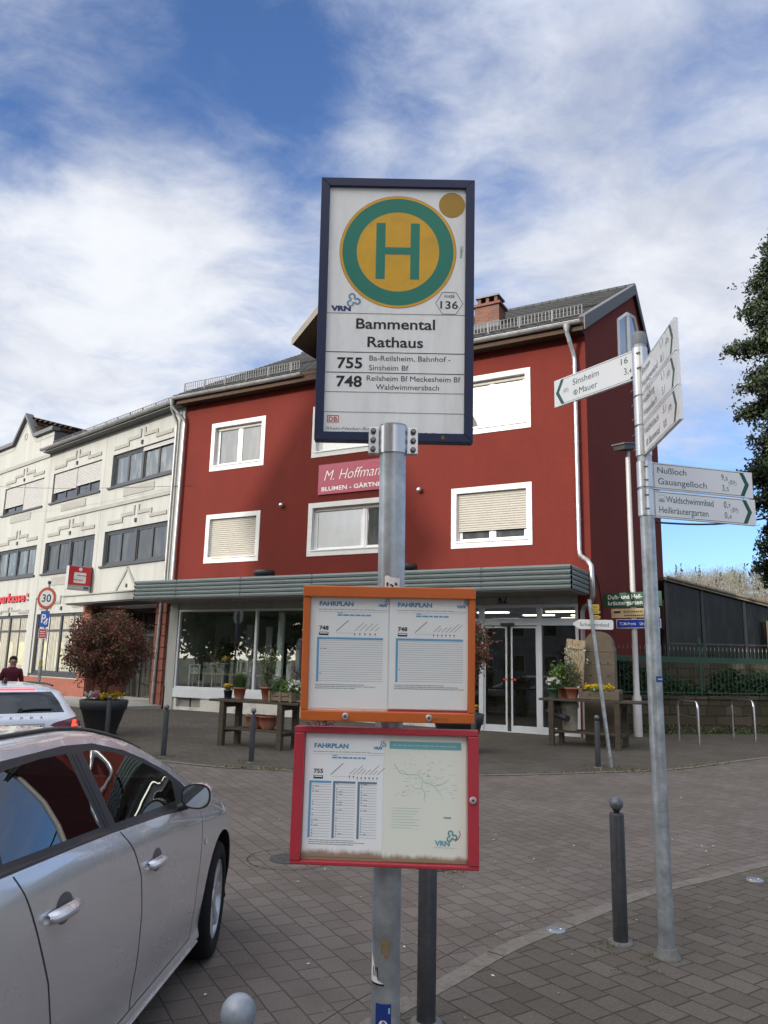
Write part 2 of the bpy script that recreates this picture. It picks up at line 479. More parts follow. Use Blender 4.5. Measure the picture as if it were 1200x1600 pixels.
    def ring(self, cx, cz, r0, r1, y, m, n=64):
        'flat ring or disc facing -y'
        if r0 <= 0:
            return self.add([(cx + r1 * math.cos(2 * math.pi * i / n), y, cz + r1 * math.sin(2 * math.pi * i / n)) for i in range(n)], [tuple(range(n))], m)
        v = []
        for i in range(n):
            a = 2 * math.pi * i / n
            v += [(cx + r0 * math.cos(a), y, cz + r0 * math.sin(a)), (cx + r1 * math.cos(a), y, cz + r1 * math.sin(a))]
        return self.add(v, [(2 * i, 2 * i + 1, (2 * i + 3) % (2 * n), (2 * i + 2) % (2 * n)) for i in range(n)], m)
    def flat(self, x0, x1, z0, z1, y, m):
        'flat rectangle facing -y'
        return self.add([(x0, y, z0), (x1, y, z0), (x1, y, z1), (x0, y, z1)], [(0, 1, 2, 3)], m)
    def stroke(self, pts, w, y, m):
        'flat line in the xz plane facing -y'
        for (a, b) in zip(pts[:-1], pts[1:]):
            dx, dz = b[0] - a[0], b[1] - a[1]; l = math.hypot(dx, dz) or 1
            nx, nz = -dz / l * w / 2, dx / l * w / 2
            ex, ez = dx / l * w * .3, dz / l * w * .3
            self.add([(a[0] - nx - ex, y, a[1] - nz - ez), (b[0] - nx + ex, y, b[1] - nz + ez), (b[0] + nx + ex, y, b[1] + nz + ez), (a[0] + nx - ex, y, a[1] + nz - ez)], [(0, 1, 2, 3)], m)
        return self
    def text(self, body, x, z, y, m, h=None, w=None, align='l', bold=0.0, shear=0.0, rot=0.0, space=1.0):
        'flat lettering facing -y; x, z = left/centre/right and base line; h = capital height'
        vs, fs = text_mesh(body, bold, shear, space)
        if not vs: return self
        caph = text_cap(bold)
        xs = [p[0] for p in vs]
        x0, x1 = min(xs), max(xs)
        sz = (h / caph) if h else None
        sx = (w / (x1 - x0)) if w else sz
        if sz is None: sz = sx
        off = {'l': x0, 'c': (x0 + x1) / 2, 'r': x1}[align]
        ca, sa = math.cos(rot), math.sin(rot)
        out = []
        for p in vs:
            a, b_ = (p[0] - off) * sx, p[1] * sz
            out.append((x + a * ca - b_ * sa, y, z + a * sa + b_ * ca))
        return self.add(out, fs, m)
    def build(self, name, parent=None, bevel=0.0, loc=None, rotz=None, smooth_angle=None):
        me = bpy.data.meshes.new(name)
        me.from_pydata(self.v, [], self.f)
        for m in self.mats: me.materials.append(m)
        me.polygons.foreach_set('material_index', self.m)
        me.polygons.foreach_set('use_smooth', self.s)
        me.update()
        o = bpy.data.objects.new(name, me)
        COL.objects.link(o)
        if parent is not None: o.parent = parent
        if loc is not None: o.location = loc
        if rotz is not None: o.rotation_euler = (0, 0, rotz)
        if bevel:
            md = o.modifiers.new('bevel', 'BEVEL'); md.width = bevel; md.segments = 2; md.limit_method = 'ANGLE'; md.angle_limit = R(40)
        return o

_TC = {}
def text_mesh(body, bold=0.0, shear=0.0, space=1.0):
    key = (body, bold, shear, space)
    if key not in _TC:
        cu = bpy.data.curves.new('lettering', 'FONT')
        cu.body = body; cu.size = 1.0; cu.offset = bold; cu.shear = shear; cu.space_character = space; cu.resolution_u = 3; cu.fill_mode = 'FRONT'
        o = bpy.data.objects.new('lettering', cu)
        COL.objects.link(o)
        dg = bpy.context.evaluated_depsgraph_get(); dg.update()
        me = o.evaluated_get(dg).to_mesh()
        vs = [tuple(v.co) for v in me.vertices]
        fs = []
        for p in me.polygons:
            f = tuple(p.vertices)
            fs.append(f if p.normal.z > 0 else f[::-1])
        o.evaluated_get(dg).to_mesh_clear()
        bpy.data.objects.remove(o); bpy.data.curves.remove(cu)
        _TC[key] = (vs, fs)
    return _TC[key]
_CAP = {}
def text_cap(bold):
    if bold not in _CAP:
        vs, _ = text_mesh('H', bold)
        _CAP[bold] = max(p[1] for p in vs) if vs else .7
    return _CAP[bold]

def tag(o, label=None, cat=None, group=None, kind=None):
    if label: o['label'] = label
    if cat: o['category'] = cat
    if group: o['group'] = group
    if kind: o['kind'] = kind
    return o

def thing(name, label, cat, loc=(0, 0, 0), rotz=0.0, group=None):
    o = bpy.data.objects.new(name, None)
    COL.objects.link(o)
    o.location = loc; o.rotation_euler = (0, 0, rotz); o.empty_display_size = .2
    return tag(o, label, cat, group)

def copy_tree(o, parent=None):
    kids = [c for c in o.children]
    c = o.copy(); COL.objects.link(c)
    if parent is not None: c.parent = parent
    for k in kids: copy_tree(k, c)
    return c

def arc(cx, cz, r, a0, a1, n=10):
    return [(cx + r * math.cos(R(a0 + (a1 - a0) * i / n)), cz + r * math.sin(R(a0 + (a1 - a0) * i / n))) for i in range(n + 1)]

# ---------------------------------------------------------------- shared materials
galv = M('galvanised steel', (.42, .45, .47), .42, .7, .36, 9, bump=.05, bscale=30, dirt=(.22, .22, .20), dirt_amt=.5, dirt_scale=14)
dull_zinc = M('dull old zinc', (.17, .17, .165), .75, .2, .3, 14, dirt=(.08, .07, .05), dirt_amt=.7, dirt_scale=12)
galv_light = M('bare aluminium', (.62, .62, .62), .30, .85, .12, 5)
alu_mirror = M('polished steel', (.70, .70, .70), .18, 1.0, .08, 5)
white_sheet = M('white sign sheet', (.90, .895, .87), .38, 0, .035, 3, dirt=(.50, .50, .47), dirt_amt=.35, dirt_scale=2.2, stretch=(5, 1, 1))
arm_sheet = M('reflective sign sheet', (.78, .785, .79), .16, 0, .03, 3, spec=.7)
navy = M('navy painted frame', (.007, .014, .062), .45, 0, .2, 6)
black_ink = M('black print', (.012, .012, .014), .45, 0, .1)
green_ink = M('dark green print', (.004, .085, .055), .45, 0, .1)
text_green = M('green black print', (.006, .05, .035), .45, 0, .1)
stop_green = M('bus stop green', (.006, .20, .135), .42, 0, .10, 4)
stop_yellow = M('bus stop yellow', (.72, .39, .014), .42, 0, .10, 9, dirt=(.42, .20, .015), dirt_amt=.35, dirt_scale=12)
dot_yellow = M('dull yellow dot', (.42, .24, .012), .45, 0, .08)
vrn_blue = M('operator lettering blue', (.035, .06, .17), .45, 0, .1)
vrn_pale = M('pale blue print', (.30, .46, .60), .45, 0, .1)
db_red = M('red print', (.50, .03, .03), .45, 0, .1)
print_grey = M('grey print', (.16, .16, .17), .5, 0, .1)
faded_grey = M('faded grey print', (.30, .30, .30), .5, 0, .1)
seam_grey = M('sign seam', (.30, .30, .29), .6, 0, .3, 20)
bolt_m = M('steel bolt', (.20, .19, .18), .4, .8, .3, 40)
orange_p = M('orange case paint', (.56, .122, .020), .42, 0, .09, 5, dirt=(.33, .10, .02), dirt_amt=.35, dirt_scale=9)
red_p = M('red case paint', (.40, .028, .045), .40, 0, .09, 5, dirt=(.30, .04, .04), dirt_amt=.3, dirt_scale=9)
paper = M('timetable paper', (.88, .88, .86), .5, 0, .03, 4)
paper_blue = M_stained('bright timetable paper', (.90, .905, .91), (.27, .16, .07), -.157, .040, 34)
paper_old = M_stained('yellowed map paper', (.83, .835, .74), (.25, .16, .07), -.162, .036, 34)
head_blue = M('timetable blue', (.13, .38, .62), .5, 0, .06)
head_text = M('timetable heading blue', (.10, .28, .46), .5, 0, .06)
slate_blue = M('timetable slate blue', (.15, .22, .31), .5, 0, .06)
pale_line = M('table rule', (.30, .32, .34), .5, 0, .1)
teal_print = M('teal print', (.16, .42, .46), .5, 0, .06)
teal_faint = M('faint teal print', (.36, .56, .52), .5, 0, .06)
rust = M('rust and algae', (.24, .14, .05), .9, 0, .5, 30)
clear_cover = M_glass('clear acrylic cover', (.985, .99, .985), .035)
sticker_blue = M('blue sticker', (.012, .035, .19), .4, 0, .15, 8)
sticker_white = M('white sticker', (.72, .72, .70), .5, 0, .06, 12)
sticker_brown = M('brown glue patch', (.22, .15, .08), .6, 0, .25, 30)
dark_metal = M('anthracite post paint', (.034, .035, .039), .42, .15, .25, 14, dirt=(.12, .12, .12), dirt_amt=.25, dirt_scale=18)
pale_ball = M('pale worn post ball', (.30, .33, .37), .42, .3, .3, 16, dirt=(.12, .12, .125), dirt_amt=.7, dirt_scale=8)
ball_metal = M('worn post ball', (.13, .14, .155), .38, .4, .35, 16, dirt=(.06, .06, .065), dirt_amt=.75, dirt_scale=8)

# ---------------------------------------------------------------- bus stop
def ringlogo(mb, cx, cz, r, y, m, rot=0.0):
    'three linked loops of the transport logo'
    for k in range(3):
        a = R(90 + 120 * k) + rot
        px, pz = cx + r * .60 * math.cos(a), cz + r * .60 * math.sin(a)
        pts = [(px + r * .40 * math.cos(t), pz + r * .40 * math.sin(t)) for t in [a + R(-150 + 300 * i / 12) for i in range(13)]]
        mb.stroke(pts, r * .26, y, m)

bus = thing('bus_stop', 'tall galvanised bus stop pole with H sign board and orange and red timetable cases', 'bus stop', (0.03, 2.29, 0))
TILT = math.tan(R(3.5))
def polepos(z): return Vector((.012 - .009 * z, -TILT * z, z))
b = MB(); b.tube([polepos(0), polepos(1.2), polepos(2.325)], .038, galv, 28)
# old sticker remains on the pole, wrapped round it
def wrap(mb, z0, z1, a0, a1, m, r=.0386, n=8, jag=0.0, topcut=0.0):
    v, f = [], []
    for i in range(n + 1):
        a = R(a0 + (a1 - a0) * i / n)
        for j, z in enumerate((z0, z1)):
            zz = z - (topcut * i / n if j else 0) + (random.uniform(-jag, jag) if jag else 0)
            p = polepos(zz)
            v.append((p.x + r * math.sin(a), p.y - r * math.cos(a), zz))
    for i in range(n):
        f.append((2 * i, 2 * i + 2, 2 * i + 3, 2 * i + 1))
    mb.add(v, f, m)
pole_o = b.build('pole', bus)
b = MB()
wrap(b, .64, .775, -42, 22, sticker_blue)
p0 = polepos(.72)
for rr, mm, k in ((.0115, sticker_white, .0), (.0062, db_red, .0006), (.0034, sticker_white, .0012)):
    vv = []
    for i in range(20):
        t = 2 * math.pi * i / 20; dx, dz = rr * math.cos(t) * 1.0, rr * math.sin(t)
        a = (dx - .006) / .0386
        p = polepos(.725 + dz); vv.append((p.x + (.0392 + k) * math.sin(a), p.y - (.0392 + k) * math.cos(a), .725 + dz))
    b.add(vv, [tuple(range(20))], mm)
wrap(b, .752, .766, 10, 17, vrn_pale, .0392, 2)
wrap(b, .668, .70, -30, 2, sticker_white, .0392, 4)
b.build('blue_sticker', bus)
b = MB(); wrap(b, .822, .905, -80, -38, sticker_white, .0386, 6, .0, .06); wrap(b, .822, .842, -80, -10, sticker_white, .0387, 6, 0, .018); wrap(b, .818, .823, -80, -8, black_ink, .0389, 6)
for a_ in (-60, -50, -40): wrap(b, .838, .862, a_, a_ + 5, black_ink, .0391, 2)
b.build('torn_sticker', bus)
b = MB(); wrap(b, .895, .94, -22, 12, sticker_brown, .0386, 6, .010, .012); b.build('glue_patch', bus)
b = MB(); wrap(b, 1.845, 1.885, -28, 38, sticker_white, .0386, 6, .002, .006)
for k in range(7):
    wrap(b, 1.853 + random.uniform(0, .016), 1.856 + random.uniform(0, .018), -20 + 7 * k, -12 + 7 * k, black_ink, .0391, 2)
b.build('white_sticker', bus)

# clamp that carries the board
b = MB()
pc, pd = polepos(2.24), polepos(2.318)
b.tube([pc, pd], .0425, galv_light, 28)
for sx in (-1, 1):
    b.cbox((pc.x + sx * .056, pc.y + .005, 2.279), (.032, .022, .078), galv_light)
    for k in range(3):
        zz = 2.252 + .027 * k
        b.lathe([(.0085, 0), (.0085, -.007), (.006, -.011)], bolt_m, 6, (pc.x + sx * .058, pc.y - .0065 - .0016 * k, zz), 'y')
b.build('clamp', bus, .0015)

bd = MB(Matrix.Scale(.475 / .49, 4))
fw, fh = .49, .853
board = bpy.data.objects.new('sign_board', None); COL.objects.link(board); board.parent = bus
board.location = Vector((.0215, 2.175, 2.708)) - Vector((.03, 2.29, 0)); board.rotation_euler = (R(5.0), R(-.25), 0)
fr = MB(Matrix.Scale(.475 / .49, 4))
t = .0275
X, Z = fw / 2, fh / 2
# mitred frame
for quad in (((-X, -Z), (X, -Z), (X - t, -Z + t), (-X + t, -Z + t)), ((X, -Z), (X, Z), (X - t, Z - t), (X - t, -Z + t)),
             ((X, Z), (-X, Z), (-X + t, Z - t), (X - t, Z - t)), ((-X, Z), (-X, -Z), (-X + t, -Z + t), (-X + t, Z - t))):
    fr.prism(list(quad), 0, .05, navy)
fr.ring(.152, -Z + .014, 0, .006, -.0006, rust, 12)
fr.build('frame', board, .0015)
Y0 = .012
bd.box(-X + t, X - t, Y0, .045, -Z + t, Z - t, white_sheet)
y = Y0 - .0006
Rg = (.0032, .1872)
bd.ring(Rg[0], Rg[1], 0, .1858, y, db_red)
bd.ring(Rg[0], Rg[1], 0, .1846, y - .0003, stop_yellow)
bd.ring(Rg[0], Rg[1], .131, .1765, y - .0006, stop_green, 80)
bd.flat(-.0665, -.0375, .0965, .282, y - .0009, stop_green); bd.flat(.0430, .0715, .0965, .282, y - .0009, stop_green)
bd.flat(-.0375, .0430, .1782, .2015, y - .0009, stop_green)
bd.ring(.1735, .3463, 0, .0418, y - .0003, dot_yellow, 48)
for z, m_ in ((-.0174, seam_grey), (-.1431, black_ink), (-.2085, black_ink), (-.2708, seam_grey), (-.3348, seam_grey)):
    bd.flat(-.2172, .2172, z - .0012, z + .0012, y, m_)
bd.text('VRN', -.2055, -.0098, y, vrn_blue, h=.0165, w=.064, bold=.07)
ringlogo(bd, -.135, .0245, .022, y, vrn_pale, .3)
hx = [(.1253, .0206), (.1463, .0566), (.1896, .0566), (.2109, .0206), (.1896, -.014), (.1465, -.014), (.1253, .0206)]
bd.stroke(hx, .0016, y, black_ink)
bd.text('WABE', .168, .0385, y, black_ink, h=.0108, w=.034, align='c')
bd.text('136', .168, .0035, y, black_ink, h=.0245, w=.056, align='c', bold=.012)
bd.text('MABEG', .2085, .171, y, stop_green, h=.0085, w=.038, rot=R(90))
bd.text('Bammental', 0, -.0665, y, black_ink, h=.033, w=.2485, align='c', bold=.018)
bd.text('Rathaus', 0, -.1252, y, black_ink, h=.033, w=.175, align='c', bold=.018)
bd.text('755', -.181, -.1945, y, black_ink, h=.034, w=.079, bold=.024)
bd.text('748', -.182, -.2535, y, black_ink, h=.034, w=.080, bold=.024)
bd.text('Ba-Reilsheim, Bahnhof -', -.080, -.1695, y, black_ink, h=.0165, w=.254)
bd.text('Sinsheim Bf', -.081, -.2, y, black_ink, h=.0165, w=.1236)
bd.text('Reilsheim Bf Meckesheim Bf', -.087, -.234, y, black_ink, h=.0165, w=.2925)
bd.text('Waldwimmersbach', -.058, -.2612, y, black_ink, h=.0165, w=.197)
bd.stroke([(-.206, -.3675), (-.206, -.3470), (-.1725, -.3470), (-.1725, -.3675), (-.206, -.3675)], .0024, y, db_red)
bd.text('DB', -.1893, -.3640, y, db_red, h=.0135, w=.026, align='c', bold=.02)
bd.text('Rhein-Neckar-Bus', -.210, -.3915, y, faded_grey, h=.0095, w=.140, shear=.2, bold=.01)
# rust runs at the lower edge
for k in range(26):
    xx = random.uniform(-.21, .21); w_ = random.uniform(.004, .016)
    bd.flat(xx, xx + w_, -.3988, -.3988 + random.uniform(.0008, .003), y - .0002, rust)
for k in range(14):
    xx = random.uniform(-.21, .21); zz = random.uniform(-.38, .38); bd.flat(xx, xx + .0014, zz, zz + random.uniform(.001, .005), y - .0012, seam_grey)
bd.build('panel', board)

def screw(mb, x, z, y):
    mb.lathe([(.0095, 0), (.0095, -.004), (.007, -.0065)], galv_light, 16, (x, y, z), 'y')
    mb.ring(x, z, 0, .0030, y - .0068, black_ink, 8)

def timetable_sheet(mb, x0, x1, z0, z1, y, number, bars, n_slant, paper_m, shift=0.0, seed=1):
    rnd = random.Random(seed)
    mb.flat(x0, x1, z0, z1, y, paper_m)
    y -= .0005
    w = x1 - x0
    L = x0 + .022
    zt = z1 - shift
    mb.text('FAHRPLAN', L, zt - .0235, y, head_text, h=.0115, w=.093, bold=.045)
    mb.text('VRN', L + .160, zt - .0245, y, head_text, h=.0072, w=.0235, bold=.06)
    ringlogo(mb, L + .186, zt - .0115, .0085, y, head_blue, .3)
    x = L - .002
    while x < L + .15:                                    # small print under the heading
        d = rnd.uniform(.006, .02); mb.flat(x, min(x + d, L + .15), zt - .0343, zt - .0328, y, faded_grey); x += d + .002
    mb.flat(L + .148, L + .19, zt - .0352, zt - .0343, y, head_blue)
    mb.flat(L - .002, L + .186, zt - .0400, zt - .0394, y, pale_line)
    # destination
    x = L + .050
    while x < L + .14:
        d = rnd.uniform(.008, .018); mb.flat(x, x + d, zt - .0505, zt - .0462, y, head_blue); x += d + .0022
    mb.flat(L + .050, L + .064, zt - .0432, zt - .0418, y, black_ink)
    mb.text(number, L + .001, zt - .0890, y, black_ink, h=.0108, w=.0255, bold=.03)
    mb.flat(L + .001, L + .0265, zt - .1035, zt - .0945, y, black_ink); mb.flat(L + .003, L + .0245, zt - .0990, zt - .0960, y - .0002, paper_m)
    # slanted stop names with their dots
    mb.stroke([(L + .048, zt - .092), (L + .080, zt - .063)], .0018, y, print_grey)
    for k in range(n_slant):
        xs = L + .098 + k * (.074 / max(n_slant - 1, 1)) * (1.0 if n_slant > 6 else .75)
        ln = rnd.uniform(.4, 1.0)
        mb.stroke([(xs, zt - .090), (xs + .026 * ln, zt - .090 + .024 * ln)], .0011, y, print_grey)
        dz = zt - .0985 if (n_slant <= 6 or k > 1) else zt - .0955
        mb.flat(xs - .0017, xs + .0017, dz - .0017, dz + .0017, y, black_ink)
        mb.flat(xs - .0006, xs + .0006, dz - .006, dz - .0035, y, black_ink)
    mb.flat(L + .048, L + .097, zt - .0968, zt - .0963, y, pale_line)
    for (bx0, bx1, m_) in bars:
        zt2 = zt - .1085; zb = z0 + (.046 if len(bars) > 1 else .070)
        mb.flat(x0 + bx0, x0 + bx1, zt2 - .0055, zt2, y, m_)
        mb.flat(x0 + bx0, x0 + bx0 + .0062, zb, zt2 - .0055, y, m_)
        nrow = 21 if len(bars) > 1 else 19
        for k in range(nrow):
            zz = zb + (zt2 - .0055 - zb) * (k + .5) / nrow
            mb.flat(x0 + bx0 + .0085, x0 + bx1, zz - .0004, zz + .0004, y, pale_line)
            if rnd.random() < (.7 if len(bars) > 1 else .12):
                mb.flat(x0 + bx0 + .009, x0 + bx0 + .0125, zz + .001, zz + .0032, y, faded_grey)
                if rnd.random() < .3: mb.flat(x0 + bx0 + .016, x0 + bx0 + .026, zz + .001, zz + .0028, y, pale_line)
    for k in range(3):
        zz = z0 + (.040 if len(bars) > 1 else .062) - .0048 * k
        x = L - .006
        end = x0 + w * rnd.uniform(.55, .93)
        while x < end:
            d = rnd.uniform(.004, .016); mb.flat(x, x + d, zz, zz + .0014, y, print_grey); x += d + .0012

def case(name, label, centre, w, h, pitch, yaw, paint, lip):
    c = bpy.data.objects.new(name, None); COL.objects.link(c); c.parent = bus
    c.location = Vector(centre) - Vector((.03, 2.29, 0)); c.rotation_euler = (R(pitch), R(-.2), R(yaw)); c['label'] = label
    f = MB(); X, Z = w / 2, h / 2
    return c, f, X, Z

# orange case
oc, f, X, Z = case('timetable_case', 'orange framed timetable case holding two route 748 sheets', (.021, 2.10, 1.670), .466, .359, 4.3, -.9, orange_p, 0)
f.prism([(-X - .001, Z - .030), (X + .001, Z - .030), (X + .001, Z - .004), (X - .004, Z), (-X + .004, Z), (-X - .001, Z - .004)], -.004, .034, orange_p)
f.box(-X, X, 0, .034, -Z, -Z + .027, orange_p)
f.box(-X, -X + .0185, 0, .034, -Z + .027, Z - .030, orange_p); f.box(X - .0175, X, 0, .034, -Z + .027, Z - .030, orange_p)
f.box(-X + .0185, X - .0175, .029, .034, -Z + .027, Z - .030, orange_p)
f.text('mabeg', .112, -Z + .0085, -.0005, rust, h=.008, w=.05)
f.build('frame', oc, .003)
for sx in (-.112, .111): f = MB(); screw(f, sx, -Z + .0135, 0); f.build('lock_screw', oc)
f = MB(); f.flat(-.2145, .2152, -.1525, .1495, .016, paper)
timetable_sheet(f, -.2125, -.001, -.148, .1495, .0145, '748', ((.018, .197, head_blue),), 5, paper, .0, 3)
f.build('timetable_sheet', oc)
f = MB(); timetable_sheet(f, .0015, .2145, -.1455, .1490, .0135, '748', ((.018, .200, head_blue),), 6, paper, -.001, 5)
f.build('timetable_sheet', oc)
f = MB(); f.flat(.0, .2145, -.1525, -.1475, .0137, red_p); f.build('backing_strip', oc)
f = MB(); f.flat(-.2155, .2165, -.1525, .1495, .007, clear_cover); f.build('cover_pane', oc)

# red case
rc, f, X, Z = case('timetable_case', 'red framed timetable case with route 755 sheet and faded line map', (.020, 2.132, 1.300), .494, .349, -1.4, -3.8, red_p, 0)
f.prism([(-X, Z - .017), (X, Z - .017), (X, Z), (-X, Z)], -.003, .034, red_p)
f.box(-X, X - .0, 0, .034, -Z, -Z + .0105, red_p)
f.box(-X, -X + .028, -.003, .034, -Z + .0105, Z - .017, red_p); f.box(X - .0285, X, -.003, .034, -Z + .0105, Z - .017, red_p)
f.box(-X + .028, X - .0285, .029, .034, -Z + .0105, Z - .017, red_p)
f.build('frame', rc, .003)
f = MB(); screw(f, .2315, -.002, -.003); f.build('lock_screw', rc)
f = MB(); f.flat(-.2185, .2180, -.1635, .1570, .0165, paper_old)
f.build('backing_board', rc)
f = MB(); timetable_sheet(f, -.2165, -.0055, -.1560, .1545, .0150, '755', ((.0125, .0715, head_blue), (.0765, .1365, slate_blue), (.1425, .1940, slate_blue)), 8, paper_blue, .0125, 8)
f.build('timetable_sheet', rc)
f = MB(); y = .0150
f.flat(-.0050, .2145, -.1615, .1545, y, paper_old)
y -= .0006
f.flat(.0095, .2015, .1205, .1400, y, teal_print)
x = .018
while x < .19:
    d = random.uniform(.006, .022); f.flat(x, min(x + d, .193), .1283, .1316, y - .0003, teal_faint); x += d + .003
rnd = random.Random(4)
cxm, czm = .085, .045
pts = [(.022, .082), (.04, .058), (.06, .055), (.088, .056), (.1, .04), (.13, .028), (.15, .033), (.168, .045)]
f.stroke(pts, .0014, y, teal_faint); f.stroke([(.1, .04), (.096, .022), (.105, .012), (.104, -.01)], .0012, y, teal_faint)
f.stroke([(.06, .055), (.045, .066), (.035, .062)], .001, y, teal_faint); f.stroke([(.13, .028), (.14, .015), (.15, .004)], .001, y, teal_faint); f.stroke([(.096, .022), (.08, .02), (.07, .03)], .001, y, teal_faint)
for k in range(90):
    xx, zz = rnd.gauss(.10, .05), rnd.gauss(.045, .03)
    if .012 < xx < .198 and -.03 < zz < .112: f.flat(xx, xx + rnd.uniform(.003, .011), zz, zz + .0009, y, teal_faint)
for k in range(8):
    zz = -.030 - .007 * k
    f.flat(.018, .018 + rnd.uniform(.05, .085), zz, zz + .0009, y, teal_faint)
f.flat(.155, .175, -.052, -.048, y, faded_grey)
f.text('VRN', .132, -.1190, y, teal_print, h=.0125, w=.040, bold=.06)
ringlogo(f, .176, -.0960, .0140, y, teal_print, .3)
f.flat(.130, .186, -.1245, -.1235, y, teal_faint)
f.stroke([(.196, -.081), (.199, -.09), (.195, -.099), (.186, -.107)], .0018, y, red_p)
f.build('line_map', rc)
f = MB(); f.flat(-.2185, .2180, -.1635, .1570, .008, clear_cover); f.build('cover_pane', rc)

# ---------------------------------------------------------------- cycle signpost
sp = thing('signpost', 'tall galvanised signpost with six white and green cycle direction arms', 'signpost', (1.69, 4.85, 0))
b = MB(); b.tube([(0.012, 0, 0), (0, 0, 3.80)], .0450, galv, 28); b.build('pole', sp)
b = MB(); b.lathe([(.047, 3.775), (.048, 3.845), (.040, 3.862)], M('grey plastic cap', (.20, .21, .22), .5), 24); b.build('end_cap', sp)
b = MB(); b.lathe([(.075, 0.0), (.075, .018), (.058, .022), (.056, .055), (.050, .06)], dull_zinc, 24, (.012, 0, 0)); b.build('base_collar', sp)
def wrap2(mb, z0, z1, a0, a1, m, r):
    n = 8; v = []
    for i in range(n + 1):
        a = R(a0 + (a1 - a0) * i / n)
        for z in (z0, z1): v.append((.012 - .012 * z / 3.8 + r * math.sin(a), -r * math.cos(a), z))
    mb.add(v, [(2 * i, 2 * i + 2, 2 * i + 3, 2 * i + 1) for i in range(n)], m)
b = MB(); wrap2(b, 1.565, 1.60, -8, 80, sticker_blue, .0457); wrap2(b, 1.578, 1.588, 5, 60, vrn_pale, .0461); b.build('blue_sticker', sp)

def bicycle(mb, cx, cz, s, y, m, flip=1):
    for k in (-1, 1):
        pts = [(cx + k * .62 * s + .36 * s * math.cos(t), cz + .36 * s * math.sin(t)) for t in [2 * math.pi * i / 18 for i in range(19)]]
        mb.stroke(pts, .055 * s, y, m)
    q = lambda x, z: (cx + flip * x * s, cz + z * s)
    mb.stroke([q(-.62, 0), q(-.25, .55), q(.40, .55), q(-.02, -.02), q(-.62, 0)], .055 * s, y, m)
    mb.stroke([q(-.02, -.02), q(-.30, .66)], .055 * s, y, m); mb.stroke([q(-.44, .68), q(-.18, .68)], .08 * s, y, m)
    mb.stroke([q(.62, 0), q(.36, .72), q(.56, .78)], .055 * s, y, m)

def arm(label, loc, rotz, L, h, side, lines, border_end=True, icon=None):
    'side +1: local x grows away from the pole and the arrow is at +L; -1: arrow at -L'
    o = bpy.data.objects.new('direction_arm', None); COL.objects.link(o); o.parent = sp
    o.location = loc; o.rotation_euler = (0, 0, rotz); o['label'] = label
    g = MB(); x0, x1 = (0.052, L) if side > 0 else (-L, -.052)
    g.box(x0, x1, -.011, .011, -h / 2, h / 2, arm_sheet)
    y = -.0116
    # border
    e = .008
    g.flat(x0, x1 - (.10 if side > 0 else 0), h / 2 - e - .003, h / 2 - e, y, text_green) if side > 0 else g.flat(x0 + .10, x1, h / 2 - e - .003, h / 2 - e, y, text_green)
    g.flat(x0, x1 - (.10 if side > 0 else 0), -h / 2 + e, -h / 2 + e + .003, y, text_green) if side > 0 else g.flat(x0 + .10, x1, -h / 2 + e, -h / 2 + e + .003, y, text_green)
    if border_end and side > 0:
        g.flat(x0 + .006, x0 + .009, -h / 2 + e + .003, h / 2 - e - .003, y, text_green)
    hh = h / 2 - e
    if side > 0:
        xa, xb = x1 - .105, x1 - .030
        for s_ in (-1, 1):
            g.poly([(xa, y, s_ * hh), (xa + .032, y, s_ * hh), (xb, y, 0), (xb - .034, y, 0)][::s_ * -1], green_ink)
    else:
        xa, xb = x0 + .100, x0 + .016
        for s_ in (-1, 1):
            g.poly([(xa, y, s_ * hh), (xa - .030, y, s_ * hh), (xb, y, 0), (xb + .032, y, 0)][::s_], green_ink)
    for ln in lines:
        body, x, z, hh_, w_, al = ln
        g.text(body, x, z, y, text_green, h=hh_, w=w_, align=al, bold=.0)
    if icon: icon(g, y)
    g.build('panel', o)
    k = MB(); k.box(x0 - .02, x0 + .01, -.006, .006, -h / 2 + .004, h / 2 - .004, galv_light) if side > 0 else k.box(x1 - .01, x1 + .02, -.006, .006, -h / 2 + .004, h / 2 - .004, galv_light)
    k.tube([(0, 0, -h / 2 + .004), (0, 0, h / 2 - .004)], .0505, galv_light, 24)
    k.build('sleeve', o)
    for zz in (-h * .25, h * .25):
        for xx in (-.034, -.018):
            q = MB(); q.lathe([(.006, -.046), (.006, -.056), (.004, -.058)], bolt_m, 6, (xx if side > 0 else -xx, 0, zz), 'y'); q.build('bolt', o)
    return o
H18 = .178
def s_icon(g, y):
    bicycle(g, -.660, -.006, .030, y, text_green)
    g.ring(-.565, -.043, .016, .0205, y, text_green, 28)
    g.text('S', -.565, -.054, y, text_green, h=.022, w=.019, align='c', bold=.03)
arm('left pointing arm to Sinsheim and Mauer', (0, 0, 3.650), R(-57.1), .775, .208, -1,
    [('Sinsheim', -.590, .018, .046, .245, 'l'), ('Mauer', -.530, -.062, .046, .170, 'l'), ('16', -.090, .030, .046, .058, 'r'), ('3,', -.088, -.048, .046, .036, 'r'), ('4', -.084, -.048, .030, .021, 'l')], icon=s_icon)
def ic_a(g, y): bicycle(g, .672, -.002, .033, y, text_green)
arm('upper right pointing arm to Nußloch and Gauangelloch', (.0, -.0, 2.880), R(16), .835, H18, 1,
    [('Nußloch', .088, .020, .040, .222, 'l'), ('Gauangelloch', .090, -.054, .040, .375, 'l'), ('9,', .585, .016, .040, .028, 'l'), ('5', .618, .016, .026, .018, 'l'), ('3,', .588, -.056, .040, .028, 'l'), ('5', .621, -.056, .026, .018, 'l')], icon=ic_a)
